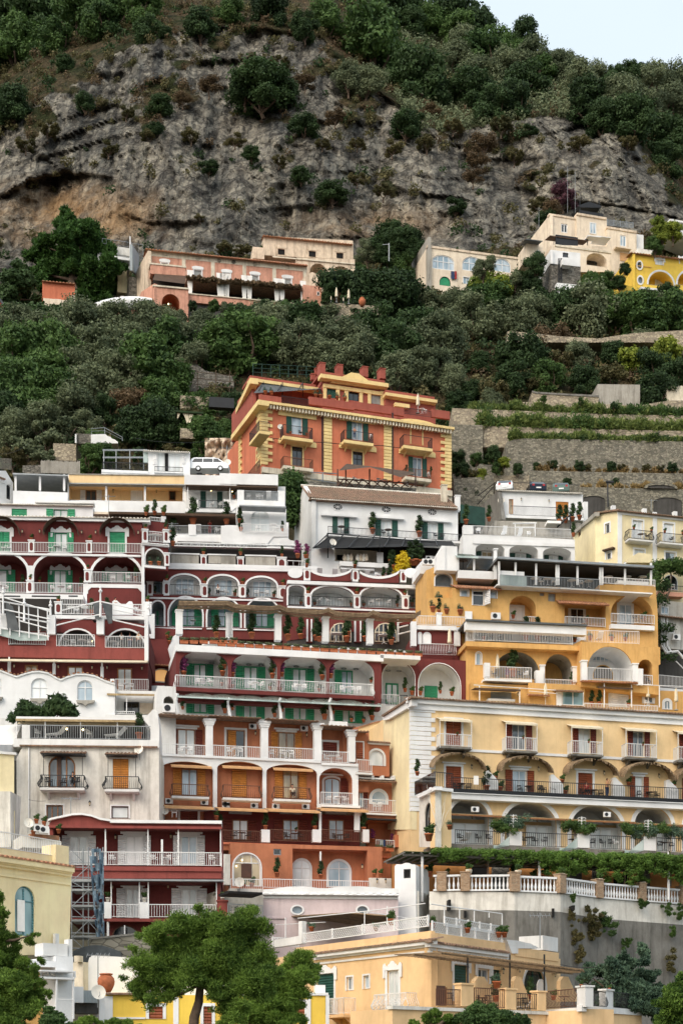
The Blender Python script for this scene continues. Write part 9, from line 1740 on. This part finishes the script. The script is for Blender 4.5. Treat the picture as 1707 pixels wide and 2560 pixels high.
# ================= stone walls and terraces =================
def swall(pts,yb,Y0,Y1,label,mat='stone_wall',th=6,name='stone_wall',cop=None):
 (xa,ya),(xb,yb2)=pts[0],pts[-1];f=F(sx(xa),Y0,sx(xb),Y1);c=thing(name,label,'wall',f.at(xa,ya));m=MB(f);q=[f.uz(x,y)for x,y in pts];z0=f.uz(xa,yb)[1];m.plate(q+[(q[-1][0],z0),(q[0][0],z0)],[],-th,0);m.build('masonry',mat,c)
 if cop:m=MB(f);m.plate(q+[(u,z-.25)for u,z in reversed(q)],[],-th-.1,.12);m.build('coping',cop,c)
 return f
T('V3')
F1=swall([(60,445),(500,462),(1000,482),(1900,502)],620,213,214,'pale stone terrace wall below the white parapet, uppermost of the long terraces','stone_light')
F2=swall([(255,560),(700,575),(1900,602)],700,208,209,'second long stone terrace wall, topped by tall grass','stone_light')
swall([(58,552),(258,555)],760,207.5,207.5,'square stone wall block just right of the orange villa')
F3=swall([(415,665),(470,650),(520,643),(1000,652),(1900,670)],900,203,204,'tallest stone retaining wall, curved at its left end')
F4=swall([(560,852),(1000,862),(1900,878)],1000,199,200,'lower stone terrace wall with shrubs growing on its ledge')
F5=swall([(890,960),(1300,970),(1900,980)],1200,195,196,'lowest stone wall with dark garage arches')
swall([(335,885),(562,885)],1000,197.5,197.5,'short low stone wall left of the parked cars','stone_light');swall([(75,812),(345,815)],900,200,200,'short stone wall among shrubs right of the orange villa');swall([(70,905),(330,890)],1100,196,196.5,'weathered stone wall left of the car ramp');swall([(80,727),(260,727)],830,203,203,'narrow stone ledge beside the orange villa corner')
swall([(580,332),(610,340),(800,352),(1015,362)],420,222,222.5,'low concrete parapet above the terraces','stone_light',cop='concrete');swall([(1008,288),(1285,292)],430,223,223.5,'tall pale concrete wall left of the round tree above the terraces',GreyP);swall([(520,405),(700,410),(1285,425),(1480,395),(1900,395)],500,218,219,'low whitewashed wall above the uppermost terrace','stone_light');swall([(1460,298),(1900,305)],400,224,224,'pale concrete wall at the right edge above the terraces',Traver)
swall([(1030,905-0),(1040,880),(1240,868),(1300,850)],960,240,240,'x')if 0 else None
for x0,x1,y0,y1 in((-15,1055-910+0,0,0),):
 pass
for x0,x1,y0,y1,ff_ in((905,1058,1020,1200,F5),(1370,1560,1030,1200,F5),(1330,1510,948,970,F5)):
 c=thing('garage_arch','dark garage arch','garage',ff_.at((x0+x1)/2,y1 if y1<1100 else 1100,.1),0,'dark arches in the lowest stone wall',where='in the lowest stone wall');r_=Bld.rect(type('q',(),{'F':ff_})(),x0,y0,x1,y1,.2);m=MB(ff_);m.plate(arch(*r_,.18),[],.05,.2);m.build('opening','dark_wall',c);m=MB(ff_);e_=.35;m.plate(arch(r_[0]-e_,r_[1]+e_,r_[2],r_[3]+e_,.2),[arch(r_[0],r_[1],r_[2]+.01,r_[3],.18)],.0,.3);m.build('arch_ring','stone_wall',c)
o=thing('street_lamp','thin dark street lamp between the two garage arches','street lamp',F5.at(1075,1060,2));m=MB();m.tube([F5.at(1075,1090,2),F5.at(1073,925,2)],.1,6);m.tube([F5.at(1073,928,2),F5.at(1098,925,2)],.08,5);m.build('pole','iron',o);m=MB(F5);u,z=F5.uz(1085,925,2);m.box(u-.4,u+.5,z-.15,z+.05,1.8,2.2);m.build('lamp_head','iron',o)
T('U2');swall([(655,668),(800,675),(1050,695)],900,246,246,'rough stone wall right of the pink palazzo','stone_light');swall([(660,535),(850,532)],600,252,252,'pale broken stone wall under the green hedge beside the palazzo','peeling')
T('U3');swall([(420,858),(560,866),(760,890),(1010,905),(1240,870),(1900,830)],930,238,238,'rough low stone wall crossing the slope below the cream villa','stone_light');swall([(1440,925),(1900,935)],1010,236,236,'pale stone wall at the right edge below the yellow villa','stone_light')
T('V1');swall([(350,675),(500,680)],790,205,205,'crumbling pale stone wall above the plank fence','stone_light');swall([(150,820),(270,815)],880,199,199,'low stone wall behind the upper left rooftops','stone_grey')
T('U2')
for k,(x,y)in enumerate(((760,672),(840,682),(725,668),(806,675))):put('parasol',PW(sx(x),sy(y),244.5),0,where='on the stone terrace beside the pink palazzo',scale=1.25 if k<2 else.5)
m_=thing('terracotta_vase','big terracotta vase on the stone terrace near the closed white parasols','vase',PW(sx(928),sy(695),244));m=MB();m.lathe(m_.location,[(.001,0),(.3,0),(.55,.6),(.5,1.0),(.3,1.2),(.35,1.3)],14);m.build('vase_body','pot',m_,True)
c=thing('hedge','long green mesh covered hedge right of the pink palazzo','hedge',PW(sx(900),sy(560),250));me=crown_mesh('foliage','leaf_dark',[tuple(PW(sx(x),sy(y),250+random.uniform(-1,1))-c.location)+(1.7,)for x in range(680,1240,16)for y in((520,)if x<850 else(525,565,600,640))],22000,.33,3,sq=.8);k=bpy.data.objects.new('foliage',me);COL.objects.link(k);k.parent=c
m=MB();f=F(805,249,1020,249.5);m.F=f;m.box(f.uz(665,500)[0],f.uz(1230,500)[0],f.uz(665,530)[1],f.uz(665,502)[1],0,.1);c=thing('green_mesh_fence','dark green mesh fence right of the peeling vaults','fence',f.at(900,520));m.build('mesh','net_green',c)
c=thing('lamp_mast','thin pale metal mast among the trees left of the arch window house','mast',PW(sx(1103),sy(400),268));m=MB();m.tube([PW(sx(1103),sy(400),268),PW(sx(1103),sy(282),268)],.1,6);m.tube([PW(sx(1103),sy(290),268),PW(sx(1060),sy(292),268)],.06,5);m.build('mast',GreyM,c)
def grass(name,mat,ff,x0,x1,yfun,n,h,seed,d=(-1.8,-.15)):
 rs=np.random.RandomState(seed);bl=[]
 for k in range(n):x=rs.uniform(x0,x1);p=ff.at(x,yfun(x),rs.uniform(*d));hh=h*rs.uniform(.5,1.2)*(.6+.6*abs(noise.noise(Vector((x*.02,seed,0))))*2);bl.append((p.x,p.y,p.z+hh*.3,hh*.5))
 me=crown_mesh(name,mat,bl,n*60,.13,seed,asp=4,needle=True,sq=1.2);o=bpy.data.objects.new(name,me);COL.objects.link(o);o['kind']='stuff'
T('V3')
grass('terrace_grass','leaf_grass',F1,180,1700,lambda x:450+(x-60)*.032,420,1.3,1);grass('terrace_grass','leaf_green',F1,1100,1700,lambda x:450+(x-60)*.032,160,1.5,2)
grass('terrace_grass','leaf_grass',F2,240,1700,lambda x:560+(x-255)*.026,520,1.8,3);grass('terrace_grass','leaf_green',F2,240,1100,lambda x:560+(x-255)*.026,200,1.8,4)
grass('terrace_grass','leaf_grass',F3,440,1700,lambda x:648+(x-520)*.018,420,1.0,5);grass('terrace_grass','leaf_dark',F3,560,1700,lambda x:648+(x-520)*.018,120,1.0,6)
grass('terrace_grass','leaf_dry',F4,600,1700,lambda x:855+(x-560)*.019,80,.7,7);grass('terrace_grass','leaf_dry',F5,900,1700,lambda x:962+(x-890)*.014,70,.7,8)
trees('D 610 828 24;S 690 822 30;D 725 815 26;D 888 825 36;S 950 830 28;D 1098 832 32;S 1165 830 28;S 1330 835 30;D 1495 838 34;S 1420 835 26','on the ledge of the lower terrace wall',Y=200,dY=0)
trees('D 110 770 42;D 330 745 45;G 215 780 40;V 395 800 40;D 490 845 36;D 130 850 48;S 190 880 40;V 250 890 44;D 60 760 36;G 350 840 34;D 150 1010 40;D 60 840 30;D 810 925 28;D 1130 930 26;D 200 1000 36;D 1270 1100 30;D 1370 1095 34','beside the orange villa and the car ramp',Y=199,dY=-2)
trees('G 655 385 20;G 895 400 20;D 1115 430 24;S 500 490 22','planted on the upper terrace',Y=214,dY=-1)
T('U1');trees('D 1110 760 30;O 1180 770 45;O 1330 760 50;G 950 730 50;O 1050 790 55;D 1260 690 30;B 1100 740 30;G 1400 700 36;O 1480 720 40;D 960 770 40','just below the pink palazzo arcade',Y=246,dY=0)
T('U2');trees('D 60 720 40;D 300 700 40;G 430 710 45;D 590 740 60;O 150 740 55;D 720 590 45;D 700 640 40','just below the pink palazzo arcade',Y=246,dY=0);trees('G 900 460 50;D 1170 260 90;D 1190 330 80;G 1190 440 70;D 1050 330 80;O 960 340 70;D 1080 440 60;D 1230 250 60;S 1030 460 50;D 1160 480 50;D 300 340 40','between the peeling house and the arch window house',Y=274,dY=0)
T('U3');trees('D 600 430 70;D 560 540 55;D 610 560 45;V 385 560 70;O 260 460 60;O 470 520 55;D 630 620 40;O 310 410 40','between the arch window house and the tower',Y=258,dY=-3);trees('G 960 530 55;G 1060 535 55;D 1150 540 45;G 1000 545 50;D 1185 450 34;V 1430 235 55;V 1400 160 50;V 1500 210 60;G 1380 300 50;D 1450 590 50;D 1520 610 40','around the cream and yellow villas',Y=256,dY=-2)
# ================= antennas and cables =================
def antenna(tile,x,y,Y,h,label):
 T(tile);p=PW(sx(x),sy(y),Y);o=thing('tv_antenna',label,'antenna',p,0,'rooftop antennas');m=MB();m.tube([p,p+Vector((0,0,h))],.03,5);m.build('mast',GreyM,o);m=MB();t=p+Vector((0,0,h*.92));m.tube([t-Vector((.6,0,0)),t+Vector((.6,.1,0))],.02,4)
 for k in range(6):q=t+Vector((-.55+.22*k,0,0));m.tube([q-Vector((0,.3,.14)),q+Vector((0,.3,.14))],.012,4)
 m.build('aerial',GreyM,o)
for a in(('A1',712,340,148,1.6,'thin antenna on the cream house left of the potted plants'),('C1',465,490,99,1.1,'short antenna on the dark red house hump'),('A3',1358,335,160,1.2,'antenna between two chimneys of the pale yellow house'),('V2',20,800,166,3.0,'antenna mast left of the orange villa corner'),('D3',632,550,90,2.0,'thin antenna before the white chimney block of the apricot house'),('U3',812,88,272,8,'tall antenna on the cream villa roof'),('U3',862,84,273,7,'second tall antenna beside the black gazebo'),('U3',625,200,272,4,'short antenna left of the cream villa'),('D1',642,760,82,1.4,'thin rod antenna above the rusty dish'),('A1',1125,500,147,1.3,'small antenna beside the dark louvred recess')):antenna(*a)
def cable(pts,label,sag=.4,r=.018):
 o=thing('cable',label,'cable',pts[0],0,'cables');m=MB()
 for a,c in zip(pts,pts[1:]):m.tube([a.lerp(c,t)-Vector((0,0,sag*4*t*(1-t)))for t in(0,.2,.4,.6,.8,1)],r,4)
 m.build('wire','iron',o)
T('V2');cable([PW(sx(x),sy(y),Y)for x,y,Y in((300,560,182.6),(640,590,184.8),(1040,612,187),(1430,650,189.6))],'thin dark cable strung across the orange villa facade',.1,.04)
T('V1');cable([PW(sx(0),sy(745),190),PW(sx(200),sy(670),195)],'sagging cable above the left fence');cable([PW(sx(870),sy(638),190),PW(sx(1500),sy(640),185)],'dark cable crossing behind the white rooftop room',.6)
T('C1');cable([PW(sx(190),sy(390),105),PW(sx(300),sy(398),105)],'thin wire on the weathered white house',.05,.012)
T('D3');cable([PW(sx(765),sy(655),88),PW(sx(1000),sy(672),84)],'cable from the apricot house to the cedar',.1)
ORD=['first','second','third','fourth','fifth','sixth','seventh','eighth','ninth','tenth','eleventh','twelfth','thirteenth','fourteenth','fifteenth','sixteenth','seventeenth','eighteenth','nineteenth','twentieth']
def ordn(k):return ORD[k]if k<20 else('twenty-'+ORD[k-20]if k<29 else('thirtieth' if k==29 else 'thirty-'+ORD[(k-30)%10]))
for(base,where),os_ in REG.items():
 os_.sort(key=lambda o:o.location.x/o.location.y)
 for k,o in enumerate(os_):
  t=(base+' '+where).strip()
  if len(os_)>1:t+=', leftmost' if k==0 else(', rightmost' if k==len(os_)-1 else ', %s from left'%ordn(k))
  if len(t.split())>16:t=' '.join(w for w in t.split()if w not in('the','a'))
  o['label']=t
for o in bpy.data.objects:
 if 'label' in o:
  for drop in(('the','a'),('small',),('tall',),('long',),('roof',),('upper',),('green',),('spiky',)):
   if len(o['label'].split())>16:o['label']=' '.join(w for w in o['label'].split()if w not in drop)
for p in PR.values():
 if not p['_used']:
  for c in list(p.children):bpy.data.objects.remove(c)
  bpy.data.objects.remove(p)
for o in bpy.data.objects:
 for k in('_used','base','grp'):
  if k in o:del o[k]
scn.cycles.use_denoising=True if hasattr(scn,'cycles')else None
